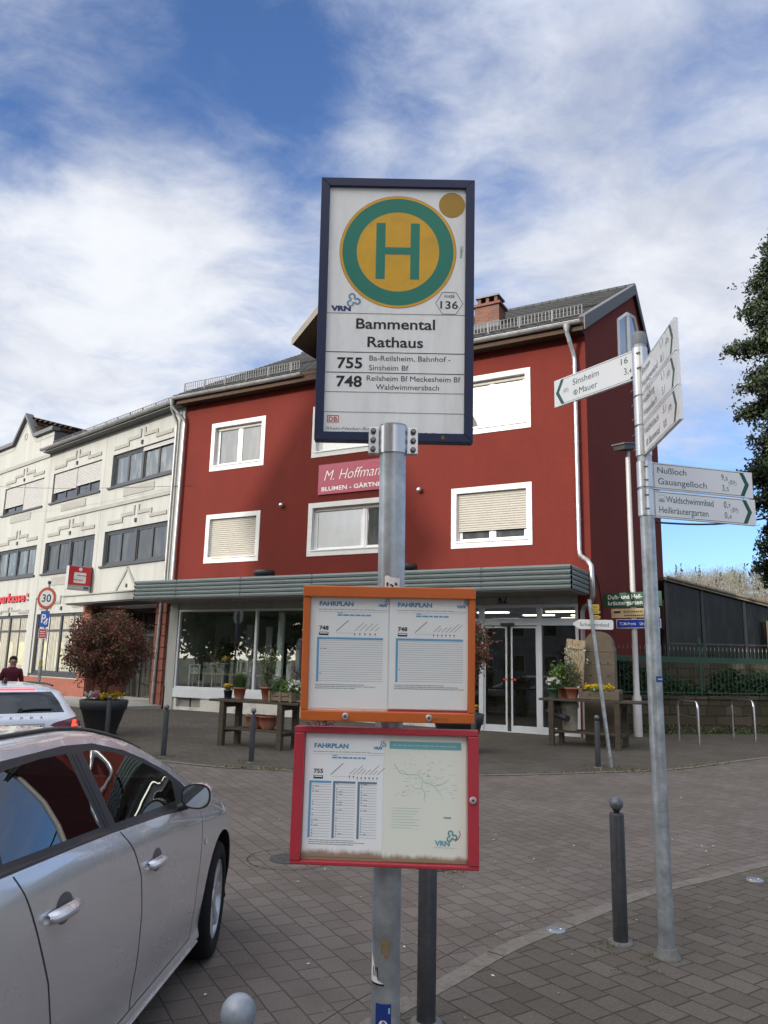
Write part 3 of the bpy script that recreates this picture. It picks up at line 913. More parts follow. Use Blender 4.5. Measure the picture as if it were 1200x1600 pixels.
def ic_b(g, y):
    bicycle(g, .676, -.002, .033, y, text_green)
    g.stroke([(.090, .014), (.090, .060), (.134, .060), (.134, .014), (.090, .014)], .0014, y, faded_grey)
    g.flat(.093, .131, .018, .030, y, faded_grey); g.flat(.098, .116, .033, .037, y, text_green); g.ring(.122, .038, 0, .0034, y, text_green, 10)
arm('lower right pointing arm to Waldschwimmbad and Heilkräutergarten', (.0, -.0, 2.692), R(16), .845, H18, 1,
    [('Waldschwimmbad', .145, .016, .042, .365, 'l'), ('Heilkräutergarten', .090, -.056, .042, .375, 'l'), ('0,', .592, .016, .042, .030, 'l'), ('7', .627, .016, .027, .018, 'l'), ('0,', .594, -.056, .042, .030, 'l'), ('4', .629, -.056, .027, .018, 'l')], icon=ic_b)
def ic_c(g, y): bicycle(g, .640, .012, .038, y, text_green)
ro = R(-94.4)
arm('topmost of the three arms pointing towards the viewer', (0, 0, 3.510), ro, .79, .196, 1,
    [('Bremen', .075, .022, .046, .20, 'l'), ('Neckargemünd', .075, -.062, .046, .36, 'l'), ('1,1', .50, .030, .044, .060, 'l'), ('8,1', .50, -.060, .044, .060, 'l')], icon=ic_c)
arm('middle of the three arms pointing towards the viewer', (0, 0, 3.308), ro, .79, .196, 1,
    [('Heidelberg', .075, .022, .046, .27, 'l'), ('Wiesenbach', .075, -.062, .046, .31, 'l'), ('1,1', .50, .030, .044, .060, 'l'), ('5,1', .50, -.060, .044, .060, 'l')], icon=ic_c)
arm('lowest of the three arms pointing towards the viewer', (0, 0, 3.102), ro, .80, .200, 1,
    [('Waldhilsbach', .075, .022, .046, .33, 'l'), ('Bf. Bammental', .115, -.062, .046, .30, 'l'), ('5,1', .50, .030, .044, .060, 'l'), ('0,8', .50, -.060, .044, .060, 'l')], icon=ic_c)

# ---------------------------------------------------------------- bollards
def make_bollard(label):
    t = thing('bollard', label, 'bollard', group='ball topped bollards along the pavement edges')
    g = MB(); g.lathe([(.0445, -.02), (.0445, .742), (.041, .750), (.020, .752)], dark_metal, 24); g.build('post', t)
    g = MB(); g.lathe([(.018, .748), (.018, .766), (.028, .768)], dark_metal, 18); g.sphere((0, 0, .806), .0425, ball_metal, 24); g.build('ball', t)
    g = MB(); g.lathe([(.075, -.004), (.075, .012), (.05, .016)], dull_zinc, 20); g.build('base_ring', t)
    return t
B0 = make_bollard('dark bollard beside the cycle signpost, between it and the small metal disc')
B0.location = (1.50, 5.07, 0.004)
for k, (x, y_, lab) in enumerate(((-.322, 2.05, 'bollard cut off by the photo bottom, only its pale worn ball showing by the car'),
                     (.252, 3.95, 'dark bollard close behind the red timetable case, its top hidden'),
                     (-3.58, 13.35, 'grey bollard left of the bench, just right of the big flower tub'),
                     (-2.04, 12.89, 'grey bollard standing in front of the flower bench by the shop window'),
                     (3.65, 13.29, 'grey bollard beside the leaning Schwimmbad signpost'),
                     (-5.42, 15.9, 'grey bollard directly in front of the large tub with the clipped shrub'),
                     (1.62, 13.6, 'grey bollard mostly hidden behind the orange case, beside the second tub'))):
    c = copy_tree(B0); c.location = (x, y_, .004); c['label'] = lab
    if k == 0:                       # the foremost ball is bleached almost white
        for ch in c.children:
            if ch.name.startswith('ball'):
                ch.data = ch.data.copy()
                for i_, m_ in enumerate(ch.data.materials):
                    if m_ == ball_metal: ch.data.materials[i_] = pale_ball

# ---------------------------------------------------------------- building materials
red_plaster = M('red plaster', (.128, .0215, .0155), .9, 0, .09, .7, bump=.6, bscale=40, dirt=(.088, .017, .014), dirt_amt=.45, dirt_scale=.8, stretch=(1.3, 1.3, .6))
cream_plaster = M('cream plaster', (.345, .345, .325), .9, 0, .08, .8, bump=.25, bscale=45, dirt=(.22, .215, .20), dirt_amt=.55, dirt_scale=1.0, stretch=(2.4, 2.4, .25))
white_plaster = M('white window surround', (.62, .61, .585), .8, 0, .05, 2, bump=.1, bscale=60, dirt=(.48, .46, .42), dirt_amt=.4, dirt_scale=3)
base_plaster = M('shop base plaster', (.55, .53, .48), .9, 0, .08, 1.5, bump=.2, bscale=40, dirt=(.22, .20, .16), dirt_amt=.8, dirt_scale=2.0)
relief_grey = M('grey relief plaster', (.26, .255, .235), .9, 0, .1, 2, bump=.2, bscale=50)
salmon = M('salmon plaster', (.225, .085, .062), .9, 0, .08, 1.5, bump=.2, bscale=45, dirt=(.30, .10, .07), dirt_amt=.5)
upvc = M('white window plastic', (.70, .70, .69), .35, 0, .03, 3)
alu_white = M('pale coated aluminium', (.58, .60, .62), .38, .2, .05, 3)
dark_frame = M('dark grey window frame', (.045, .046, .052), .4, .2, .15, 6)
shutter_tan = M('beige roller shutter', (.36, .335, .29), .55, 0, .06, 4)
shutter_pale = M('pale roller shutter', (.37, .36, .35), .55, 0, .05, 4)
dark_pane = M_glass('upstairs window glass', refl=.10, rough=.0, wav=.03, base=(.05, .055, .058), base2=(.085, .085, .08))
sun_pane = M_glass('curtained window glass', refl=.16, rough=.02, wav=.03, base=(.13, .12, .105))
office_pane = M_glass('office window glass', refl=.085, rough=.0, wav=.05, base=(.014, .016, .016), base2=(.042, .042, .036))
shop_glass = M_glass('shop window glass', (.86, .92, .89), .17, 0, .03)
door_glass = M_glass('door glass', (.45, .48, .48), .07)
curtain_m = M('net curtain', (.40, .40, .37), .9, 0, .25, 7, stretch=(9, 1, .3))
gutter_m = M('zinc gutter', (.30, .30, .30), .42, .6, .25, 5)
pipe_m = M('zinc downpipe', (.46, .46, .46), .34, .8, .2, 4)
brown_wood = M('brown eaves boards', (.070, .042, .028), .75, 0, .3, 6, stretch=(1, 8, 8))
pale_wood = M('weathered barge board', (.20, .18, .15), .75, 0, .2, 5, stretch=(1, 4, 8))
tile_dark = M_brick('anthracite roof tiles', (.040, .042, .048), (.060, .062, .068), (.010, .010, .011), .30, .30, .020, 0, 'xy', 1.0, .5, 1.0, .2, dist=.0)
tile_brown = M_brick('brown roof tiles', (.060, .034, .024), (.095, .055, .036), (.015, .010, .008), .28, .30, .024, 0, 'yx', 1.0, .7, 1.0, .3, dist=.0)
zinc_trim = M('grey roof trim', (.10, .102, .108), .7, .0, .15, 3)
teal_slat = M('grey teal canopy slats', (.150, .180, .175), .42, .15, .09, 3, dirt=(.095, .112, .105), dirt_amt=.45, dirt_scale=2.0, stretch=(.6, 1, 3))
soffit_m = M('canopy soffit', (.22, .205, .18), .7, 0, .12, 3, stretch=(1, 12, 1))
black_drum = M('black drum', (.022, .022, .024), .45, 0, .2)
brick_chim = M_brick('chimney brick', (.15, .055, .036), (.20, .085, .055), (.12, .11, .10), .24, .075, .010, 0, 'xz', 1.0, .9, .6, .25, dist=.0)
room_dark = M('shop back wall', (.22, .22, .18), .9, 0, .5, .9)
room_floor = M('shop floor tiles', (.17, .16, .15), .6, 0, .15, 2)
lamp_on = M_emit('lit ceiling lamp', (1.0, .93, .80), 2.2)

guard_m = M('zinc snow guard', (.14, .14, .138), .6, .3, .1)
def panel_wall(mb, x0, x1, z0, z1, holes, y, m, reveal=.16, mr=None):
    'wall facing -y with rectangular openings and their reveals'
    xs = sorted({x0, x1} | {v for h in holes for v in h[:2] if x0 < v < x1})
    zs = sorted({z0, z1} | {v for h in holes for v in h[2:4] if z0 < v < z1})
    for i in range(len(xs) - 1):
        for j in range(len(zs) - 1):
            cx, cz = (xs[i] + xs[i + 1]) / 2, (zs[j] + zs[j + 1]) / 2
            if any(h[0] < cx < h[1] and h[2] < cz < h[3] for h in holes): continue
            mb.flat(xs[i], xs[i + 1], zs[j], zs[j + 1], y, m)
    mr = mr or m
    for (a, b_, c, d) in [h[:4] for h in holes]:
        r = y + reveal
        mb.quad((a, y, c), (a, r, c), (a, r, d), (a, y, d), mr); mb.quad((b_, y, c), (b_, y, d), (b_, r, d), (b_, r, c), mr)
        mb.quad((a, y, d), (a, r, d), (b_, r, d), (b_, y, d), mr); mb.quad((a, y, c), (b_, y, c), (b_, r, c), (a, r, c), mr)

def slats(mb, x0, x1, z0, z1, y, m, pitch=.062, depth=.016):
    n = max(1, int((z1 - z0) / pitch)); p = (z1 - z0) / n
    prof = []
    for i in range(n):
        z = z0 + i * p
        prof += [(y, z), (y - depth, z + .25 * p), (y - depth, z + .75 * p), (y, z + .96 * p)]
    prof.append((y, z1))
    v = [(x0, a, z) for a, z in prof] + [(x1, a, z) for a, z in prof]; k = len(prof)
    mb.add(v, [(i, i + 1, i + 1 + k, i + k) for i in range(k - 1)], m)
    mb.box(x0, x1, y - depth - .006, y, z0 - .03, z0, m)

# ---------------------------------------------------------------- red shop house
PRED = Vector((4.001, 19.259, 0)); ROT_RED = R(-28.951)
RM = Matrix.Translation(PRED) @ Matrix.Rotation(ROT_RED, 4, 'Z')
def red_pt(x, y, z=0): return RM @ Vector((x, y, z))
house = thing('shop_house', 'dark red three storey house with flower shop under a slatted canopy', 'building', PRED, ROT_RED)
XL, XR, EAV = -12.42, 1.25, 10.2
WIN = dict(w1=(-11.2, -8.97, 7.66, 9.3), w2=(-11.18, -8.98, 4.61, 6.2), w3=(-7.17, -4.10, 4.66, 6.27), w6=(-7.15, -4.10, 7.69, 9.32), w4=(-2.48, -.22, 4.66, 6.31), w5=(-2.48, -.22, 7.78, 9.45))
SB = .15
holes = [(a + SB, b_ - SB, c + SB, d - SB) for a, b_, c, d in WIN.values()]
g = MB()
panel_wall(g, XL, XR, 3.60, EAV + .1, holes, 0, red_plaster, .20, white_plaster)
gab = [(0, 0), (10.8, 0), (10.8, 12.15), (6.94, 14.42), (0, 10.3)]
gw = [(4.1, 11.0), (8.3, 11.0), (8.3, 12.55), (6.9, 13.5), (5.75, 13.15), (4.1, 12.2)]
g.add([(XR, p[0], p[1]) for p in gab], [tuple(range(5))], red_plaster)
g.add([(XL, 10.8, 0), (XR, 10.8, 0), (XR, 10.8, 12.15), (XL, 10.8, 12.15)], [(0, 1, 2, 3)], red_plaster)
g.add([(XL, p[0], p[1]) for p in gab], [tuple(range(5))], cream_plaster)
g.box(XL, XL + .34, -.03, .25, 0, 3.36, cream_plaster)           # left pier
g.box(.90, XR, -.004, .30, 0, 3.60, red_plaster)                   # right pier
g.flat(XL, .9, 3.14, 3.62, .02, cream_plaster)
g.build('wall', house)
g = MB(); bsm = (-11.95, -10.95, .10, .46)
panel_wall(g, XL + .34, -3.16, 0, .40, [bsm], .012, base_plaster, .12)
g.flat(bsm[0], bsm[1], bsm[2], bsm[3], .13, relief_grey); g.box(-11.47, -11.43, .10, .13, .10, .46, dark_frame)
g.build('plinth', house)

def house_window(key, rect, kind, mull=None, glass=None, vertical=True):
    a, b_, c, d = rect
    w = MB()
    w.frame(a, b_, c, d, SB, -.018, .004, white_plaster)
    o = w.build('window', house)
    a, b_, c, d = a + SB, b_ - SB, c + SB, d - SB
    y = .13
    s_ = MB(); s_.frame(a, b_, c, d, .065, y, y + .06, upvc)
    mx = (a + b_) / 2 if mull is None else mull
    s_.box(mx - .045, mx + .045, y - .004, y + .055, c + .065, d - .065, upvc)
    for (p, q) in ((a + .065, mx - .045), (mx + .045, b_ - .065)):
        s_.frame(p, q, c + .065, d - .065, .05, y + .012, y + .05, upvc)
    s_.box(a - .03, b_ + .03, -.045, y, c - .002, c + .03, upvc)
    s_.build('frame', o, .004)
    top = d
    if kind == 'down' or kind == 'mostly':
        zb = c + .05 if kind == 'down' else c + .34
        sh = MB(); slats(sh, a + .02, b_ - .02, zb, d, y - .035, shutter_tan)
        sh.box(a, a + .025, y - .06, y - .02, c + .03, d, upvc); sh.box(b_ - .025, b_, y - .06, y - .02, c + .03, d, upvc)
        sh.build('roller_shutter', o)
    elif kind == 'box':
        sh = MB(); sh.box(a + .01, b_ - .01, y - .03, y + .02, d - .10, d, shutter_tan); sh.build('shutter_box', o)
    pn = MB()
    for (p, q) in ((a + .115, mx - .095), (mx + .095, b_ - .115)):
        pn.flat(p, q, c + .115, d - .115, y + .03, glass or dark_pane)
    pn.build('pane', o)
    return o
house_window('w1', WIN['w1'], 'box')
house_window('w2', WIN['w2'], 'down')
house_window('w3', WIN['w3'], 'box', -5.30)
house_window('w6', WIN['w6'], 'box', -5.30, sun_pane)
house_window('w4', WIN['w4'], 'mostly')
o = house_window('w5', WIN['w5'], 'box', None, sun_pane)

# gable window of the side wall
g = MB()
def side_poly(mb, pts, x, m): mb.add([(x, p[0], p[1]) for p in pts], [tuple(range(len(pts)))], m)
for pts in ([(4.1, 11.0), (5.62, 11.0), (5.62, 13.08), (4.1, 12.2)], [(5.78, 11.0), (8.3, 11.0), (8.3, 12.6), (6.9, 13.5), (5.78, 13.16)]):
    for p, q in zip(pts, pts[1:] + pts[:1]):
        g.tube([(XR + .02, p[0], p[1]), (XR + .02, q[0], q[1])], .06, upvc, 4, smooth=False)
o = g.build('gable_window', house)
g = MB(); side_poly(g, [(4.1, 11.0), (5.62, 11.0), (5.62, 13.08), (4.1, 12.2)], XR + .012, dark_pane); side_poly(g, [(5.78, 11.0), (8.3, 11.0), (8.3, 12.6), (6.9, 13.5), (5.78, 13.16)], XR + .012, dark_pane); g.build('pane', o)

# roof
g = MB()
def slab(mb, prof, x0, x1, th, m, m2):
    'prof: list of (y, z) along the top'
    for (p, q) in zip(prof[:-1], prof[1:]):
        mb.quad((x0, p[0], p[1]), (x1, p[0], p[1]), (x1, q[0], q[1]), (x0, q[0], q[1]), m)
        mb.quad((x0, p[0], p[1] - th), (x0, q[0], q[1] - th), (x1, q[0], q[1] - th), (x1, p[0], p[1] - th), m2)
        for x in (x0, x1): mb.quad((x, p[0], p[1]), (x, q[0], q[1]), (x, q[0], q[1] - th), (x, p[0], p[1] - th), m2)
    for p in (prof[0], prof[-1]): mb.quad((x0, p[0], p[1]), (x1, p[0], p[1]), (x1, p[0], p[1] - th), (x0, p[0], p[1] - th), m2)
RP = [(-.42, 10.36), (6.94, 14.66), (11.2, 12.16)]
slab(g, RP, XL - .25, XR + .08, .16, tile_dark, brown_wood)
# overlapping tile courses as real steps
n = 26
for i in range(n):
    t0, t1 = i / n, (i + 1) / n
    p = (RP[0][0] + (RP[1][0] - RP[0][0]) * t0, RP[0][1] + (RP[1][1] - RP[0][1]) * t0); q = (RP[0][0] + (RP[1][0] - RP[0][0]) * t1, RP[0][1] + (RP[1][1] - RP[0][1]) * t1)
    g.quad((XL - .25, p[0] - .02, p[1] + .035), (XR + .08, p[0] - .02, p[1] + .035), (XR + .08, q[0], q[1] + .012), (XL - .25, q[0], q[1] + .012), tile_dark)
    g.quad((XL - .25, p[0] - .02, p[1] + .035), (XR + .08, p[0] - .02, p[1] + .035), (XR + .08, p[0] - .01, p[1] + .004), (XL - .25, p[0] - .01, p[1] + .004), tile_dark)
g.tube([(XL - .25, 6.94, 14.69), (XR + .09, 6.94, 14.69)], .09, tile_dark, 8)
roof = g.build('roof', house)
g = MB()
for (p, q) in zip(RP[:-1], RP[1:]):
    g.prism([(p[0], p[1] + .05), (q[0], q[1] + .05), (q[0], q[1] - .30), (p[0], p[1] - .30)], XR + .085, XR + .12, zinc_trim, 'x')
    g.prism([(p[0], p[1] + .05), (q[0], q[1] + .05), (q[0], q[1] + .075), (p[0], p[1] + .075)], XR - .05, XR + .12, zinc_trim, 'x')
g.build('verge_trim', roof)
g = MB(); g.box(XL - .2, XR, -.40, .0, 10.10, 10.18, brown_wood); g.box(XL - .2, XR + .06, -.42, -.395, 10.05, 10.26, brown_wood); g.build('eaves_board', roof)
g = MB()
def half_gutter(mb, x0, x1, y, z, r, m):
    pts = [(y + r * math.cos(R(a)), z + r * math.sin(R(a))) for a in range(180, 361, 18)]
    v = [(x0, a, b_) for a, b_ in pts] + [(x1, a, b_) for a, b_ in pts]; k = len(pts)
    mb.add(v, [(i, i + 1, i + 1 + k, i + k) for i in range(k - 1)], m, True)
    mb.tube([(x0, y - r, z), (x1, y - r, z)], .014, m, 6)
    mb.add([(x0, a, b_) for a, b_ in pts], [tuple(range(k))], m); mb.add([(x1, a, b_) for a, b_ in pts], [tuple(range(k))], m)
half_gutter(g, XL - .3, -7.3, -.50, 10.27, .085, gutter_m)
g.build('gutter', roof)
g = MB(); half_gutter(g, -2.55, XR + .02, -.50, 10.27, .085, gutter_m); g.build('gutter', roof)
def snow_fence(parent, x0, x1, y, z, hgt, m, step=.095):
    g = MB()
    for zz in (z, z + hgt * .5, z + hgt): g.tube([(x0, y, zz), (x1, y, zz)], .011 if zz != z + hgt * .5 else .005, m, 5)
    k = int((x1 - x0) / step)
    for i in range(k + 1):
        x = x0 + (x1 - x0) * i / k; g.box(x - .010, x + .010, y - .006, y + .006, z, z + hgt, m)
    for i in range(int((x1 - x0) / .9) + 1):
        x = x0 + .9 * i; g.box(x - .016, x + .016, y - .016, y + .5, z - .10, z - .07, m); g.box(x - .016, x + .016, y - .012, y + .02, z - .10, z + hgt, m)
    return g.build('snow_guard', parent)
snow_fence(roof, XL - .15, -7.75, -.02, 10.68, .26, guard_m); snow_fence(roof, -2.3, XR - .05, -.02, 10.68, .26, guard_m)
# chimney
g = MB(); g.box(-2.70, -1.90, 2.2, 2.8, 11.6, 12.62, brick_chim); g.box(-2.76, -1.84, 2.14, 2.86, 12.62, 12.70, brick_chim)
for x in (-2.62, -2.35, -2.07): g.box(x, x + .10, 2.25, 2.75, 12.70, 12.92, brick_chim)
g.box(-2.68, -1.92, 2.2, 2.8, 12.92, 12.98, black_drum); g.box(-2.78, -1.82, 2.02, 2.2, 11.7, 12.0, zinc_trim)
g.build('chimney', roof)
# street dormer behind the stop sign
g = MB()
dx0, dx1, dm = -6.95, -2.95, -4.95
g.add([(dx0, -.02, 10.0), (dx1, -.02, 10.0), (dx1, -.02, 11.55), (dm, -.02, 13.3), (dx0, -.02, 11.55)], [(0, 1, 2, 3, 4)], cream_plaster)
g.add([(dx0, -.02, 10.0), (dx0, 3.5, 10.0), (dx0, 3.5, 12.3), (dx0, -.02, 11.6)], [(0, 1, 2, 3)], zinc_trim)
g.add([(dx1, -.02, 10.0), (dx1, 3.5, 10.0), (dx1, 3.5, 12.3), (dx1, -.02, 11.6)], [(0, 1, 2, 3)], zinc_trim)
dor = g.build('dormer', roof)
g = MB()
for s_ in (-1, 1):
    e = (dm + s_ * 2.52, 11.28); k = (dm, 13.72)
    nx = -s_ * .10
    g.add([(e[0], -.85, e[1]), (k[0], -.85, k[1]), (k[0], 5.6, k[1]), (e[0], 2.0, e[1]), (e[0], -.85, e[1] - .16), (k[0], -.85, k[1] - .2), (k[0], 5.6, k[1] - .2), (e[0], 2.0, e[1] - .16)],
          [(0, 1, 2, 3)], tile_dark)
    g.add([(e[0], -.85, e[1] - .16), (k[0], -.85, k[1] - .2), (k[0], 5.6, k[1] - .2), (e[0], 2.0, e[1] - .16)], [(0, 1, 2, 3)], brown_wood)
    g.add([(e[0], -.85, e[1]), (e[0], 2.0, e[1]), (e[0], 2.0, e[1] - .16), (e[0], -.85, e[1] - .16)], [(0, 1, 2, 3)], zinc_trim)
    g.add([(e[0], -.87, e[1] + .02), (k[0], -.87, k[1] + .02), (k[0], -.87, k[1] - .26), (e[0], -.87, e[1] - .22)], [(0, 1, 2, 3)], pale_wood)
    g.add([(e[0], -.87, e[1] + .02), (k[0], -.87, k[1] + .02), (k[0], -.83, k[1] + .02), (e[0], -.83, e[1] + .02)], [(0, 1, 2, 3)], pale_wood)
g.build('dormer_roof', roof)

# downpipes
g = MB()
g.tube([(.92, -.50, 10.22), (.92, -.48, 10.0), (.98, -.14, 9.55), (1.0, -.12, 9.4), (1.0, -.12, 4.45), (1.03, -.14, 4.30), (1.30, -.55, 4.12), (1.40, -.62, 3.98), (1.42, -.62, 3.30), (1.36, -.52, 3.16), (1.10, -.16, 3.06), (1.04, -.12, 2.94), (1.04, -.12, 0.0)], .055, pipe_m, 14)
for z in (9.2, 7.2, 5.2, 2.0): g.lathe([(.066, z - .02), (.066, z + .02)], pipe_m, 14, (1.0 if z > 4 else 1.04, -.12, 0))
g.lathe([(.055, 10.02), (.11, 10.22)], gutter_m, 12, (.92, -.50, 0))
g.build('downpipe', house)
g = MB()
g.tube([(-12.62, -.50, 10.22), (-12.62, -.48, 9.98), (-12.36, -.14, 9.55), (-12.34, -.12, 9.4), (-12.36, -.12, 3.9)], .055, pipe_m, 14)
for z in (8.8, 6.8, 4.8): g.lathe([(.066, z - .02), (.066, z + .02)], pipe_m, 14, (-12.35, -.12, 0))
g.lathe([(.055, 10.0), (.11, 10.22)], gutter_m, 12, (-12.62, -.50, 0))
g.build('downpipe', house)

# canopy
CD, CZ0, CZ1 = -1.5, 3.36, 3.93
cx0, cx1 = -12.52, 1.15
g = MB()
nr = 5; hz = (CZ1 - CZ0) / nr
prof = []
for i in range(nr):
    z = CZ0 + i * hz; prof += [(0, z), (.035, z + .012), (.045, z + hz * .55), (.012, z + hz - .004)]
prof.append((0, CZ1))
k = len(prof)
v = [(cx0, CD - a, z) for a, z in prof] + [(cx1 + .0, CD - a, z) for a, z in prof]
g.add(v, [(i, i + k, i + 1 + k, i + 1) for i in range(k - 1)], teal_slat)
for X, s_ in ((cx1, 1), (cx0, -1)):
    v = [(X + s_ * a, CD - (a if s_ else 0), z) for a, z in prof] + [(X + s_ * a, 0, z) for a, z in prof]
    g.add(v, [(i, i + k, i + 1 + k, i + 1) for i in range(k - 1)], teal_slat)
for x in np.arange(cx0 + 1.7, cx1 - .5, 2.45): g.box(x - .004, x + .004, CD - .047, CD, CZ0, CZ1, zinc_trim)
can = g.build('canopy', house)
g = MB(); g.box(cx0 + .02, cx1 - .02, CD + .02, -.01, CZ0 - .02, CZ0 + .02, soffit_m); g.box(cx0 + .02, cx1 - .02, CD + .02, -.01, CZ1 - .06, CZ1 - .02, zinc_trim); g.build('soffit', can)
for x in (-11.9, -9.2, -6.6): g = MB(); g.lathe([(.05, CZ0 - .03), (.045, CZ0 - .02)], alu_white, 12, (x, -.8, 0)); g.build('downlight', can)
for x in (-8.23, -3.53):
    g = MB(); g.lathe([(.27, CZ1 - .02), (.27, CZ1 + .13), (.31, CZ1 + .14), (.31, CZ1 + .27), (.25, CZ1 + .29)], black_drum, 24, (x, -.62, 0)); g.build('vent_cap', can)
for x, z in ((-8.14, 6.29), (-3.43, 6.36)):
    g = MB(); g.sphere((x, -.09, z), .075, galv_light, 14); g.tube([(x, 0, z - .02), (x, -.09, z - .02)], .03, galv_light, 8); g.build('wall_lamp', house)
g = MB(); g.text('62', -1.04, 3.19, .016, black_ink, h=.19, w=.24, align='c', bold=.02); g.build('house_number', house)
g = MB()
pts = [(1.27, .25 + 1.0 * math.sin(t), 3.9 - 2.8 * (1 - math.cos(t))) for t in [R(a) for a in range(0, 91, 9)]] + [(1.27, 1.27, 0)]
g.tube(pts, .012, black_ink, 6); g.build('cable', house)

# shop front: windows
def shopwin(x0, x1, z0, z1, parts):
    g = MB(); g.frame(x0, x1, z0, z1, .07, 0, .10, alu_white)
    for x in parts: g.box(x - .04, x + .04, 0, .10, z0 + .07, z1 - .07, alu_white)
    g.box(x0, x1, -.035, .10, z0 - .27, z0, alu_white)
    o = g.build('shop_window', house, .004)
    e = [x0 + .07] + [v for x in parts for v in (x - .04, x + .04)] + [x1 - .07]
    g = MB()
    for i in range(0, len(e), 2): g.flat(e[i], e[i + 1], z0 + .07, z1 - .07, .05, shop_glass)
    g.build('pane', o)
    return o
shopwin(-12.08, -3.2, .66, 3.14, [-8.92, -6.0])
g = MB(); g.frame(-3.16, .90, .0, 3.14, .075, -.01, .11, alu_white, tb=.02)
for x in (-1.62, -.08): g.box(x - .06, x + .06, -.012, .11, .02, 3.065, alu_white)
g.box(-3.085, -1.68, -.008, .11, 2.62, 2.80, alu_white); g.box(-1.56, -.14, -.008, .11, 2.62, 2.80, alu_white); g.box(-.02, .825, -.008, .11, 2.62, 2.80, alu_white)
g.box(-.02, .825, -.008, .11, .02, .17, alu_white); g.box(-3.085, -1.68, -.008, .11, .02, .17, alu_white)
ent = g.build('shop_entrance', house, .004)
g = MB()
for (a, b_) in ((-3.085, -1.68), (-1.56, -.14), (-.02, .825)): g.flat(a, b_, 2.80, 3.065, .05, shop_glass)
g.flat(-3.085, -1.68, .17, 2.62, .05, door_glass); g.flat(-.02, .825, .17, 2.62, .05, door_glass)
g.build('pane', ent)
for (a, b_) in ((-1.56, -.935), (-.835, -.14)):
    g = MB(); g.frame(a, b_, .025, 2.60, .045, .03, .065, alu_white, tb=.14); g.flat(a + .045, b_ - .045, .165, 2.555, .045, door_glass); 
    g.build('sliding_door', ent, .003)
g = MB(); g.flat(-1.04, -.94, 1.255, 1.30, .028, db_red); g.flat(-.83, -.70, 1.255, 1.30, .028, db_red); g.build('door_sticker', ent)
g = MB(); g.box(-1.08, -.72, -.05, -.012, 2.60, 2.68, black_drum); g.build('door_sensor', ent)
# interior of the shop
g = MB(); g.box(XL + .36, .86, 7.0, 7.05, 0, 3.12, room_dark); g.box(XL + .36, .86, .14, 7.0, -.02, .006, room_floor); g.box(XL + .36, .86, .14, 7.0, 3.08, 3.12, room_dark)
g.box(XL + .36, XL + .40, .14, 7.0, .006, 3.08, room_dark); g.box(.82, .86, .14, 7.0, .006, 3.08, room_dark)
g.build('shop_interior', house)
for x, y in ((-1.9, 1.6), (-1.0, 2.9), (.1, 1.5), (-.3, 4.4), (.35, 3.1), (-5.2, 1.8), (-2.6, 4.6)):
    g = MB(); g.box(x - .45, x + .45, y - .08, y + .08, 3.045, 3.075, lamp_on); g.build('ceiling_lamp', house)
g = MB()
for x, y, r in ((-8.62, .9, .11), (-6.4, 2.8, .11)): g.lathe([(r, 0), (r, 3.08)], upvc, 16, (x, y, 0))
for x in (-11.2, -10.35, -9.9, -9.45, -9.1): g.box(x, x + random.uniform(.14, .26), 2.4, 2.45, .3, random.uniform(1.9, 3.0), upvc)
for x, z in ((-11.6, 2.2), (-7.2, 1.7), (-5.0, 2.1)): g.box(x, x + .9, 4.2, 4.3, .2, z, dark_frame)
g.build('shop_column', house)

# ---------------------------------------------------------------- shop sign
hoff_red = M('pink red shop sign', (.34, .04, .075), .45, 0, .05, 2)
g = MB(); g.box(-6.83, -4.20, -.05, -.006, 6.50, 7.42, hoff_red)
g.text('M. Hoffmann', -6.62, 6.92, -.052, sticker_white, h=.30, w=2.12, shear=.32, bold=-.012)
g.text('BLUMEN - GÄRTNEREI', -6.70, 6.60, -.052, sticker_white, h=.125, w=2.36, bold=.015)
for cx, cz, r in ((-4.9, 6.95, .30), (-4.95, 7.0, .42)):
    pts = [(cx + r * math.cos(t), cz + .9 * r * math.sin(t)) for t in [R(20 + 12 * i) for i in range(26)]]
    pts = [p for p in pts if 6.52 < p[1] < 7.40 and p[0] < -4.22]
    g.stroke(pts, .008, -.0512, M('sign ornament', (.52, .12, .17), .5, 0, .05))
o = g.build('shop_sign', loc=PRED, rotz=ROT_RED)
tag(o, 'pink red M. Hoffmann flower shop sign on the red wall', 'sign')

# ---------------------------------------------------------------- bank building
P2 = Vector((-6.905, 25.292, 0)); ROT2 = R(-42.453)
BM = Matrix.Translation(P2) @ Matrix.Rotation(ROT2, 4, 'Z')
def bank_pt(x, y, z=0): return BM @ Vector((x, y, z))
bank = thing('bank_building', 'cream bank building with dark window bands, stepped mouldings and pointed gable', 'building', P2, ROT2)
B3L, GZ = -15.95, -.3
bw = {}
BAYS = ((-4.75, -.58), (-9.72, -5.60), (-14.70, -10.62))
for i, (a, b_) in enumerate(BAYS):
    bw['t%d' % i] = (a, b_, 7.87, 9.14); bw['m%d' % i] = (a - .1, b_, 4.88, 6.18)
bw['g1'] = (-9.90, -5.75, .86, 3.22); bw['g2'] = (-14.6, -10.70, .66, 3.22)
entr = (-5.10, -.66, GZ, 3.40)
g = MB()
panel_wall(g, B3L, 0.02, .72, 10.1, list(bw.values()) + [entr], 0, cream_plaster, .17, M('grey window reveal', (.26, .26, .26), .8, 0, .08, 3))
panel_wall(g, B3L, 0.02, GZ, .72, [entr], -.06, salmon, .2)
for (a, b_, z) in ((-10.15, 0, .72), (B3L, -10.15, .72)):
    if a < -10.2: g.quad((a, -.06, .72), (b_, -.06, .72), (b_, 0, .72), (a, 0, .72), salmon)
g.quad((-10.15, -.06, .72), (-5.1, -.06, .72), (-5.1, 0, .72), (-10.15, 0, .72), salmon)
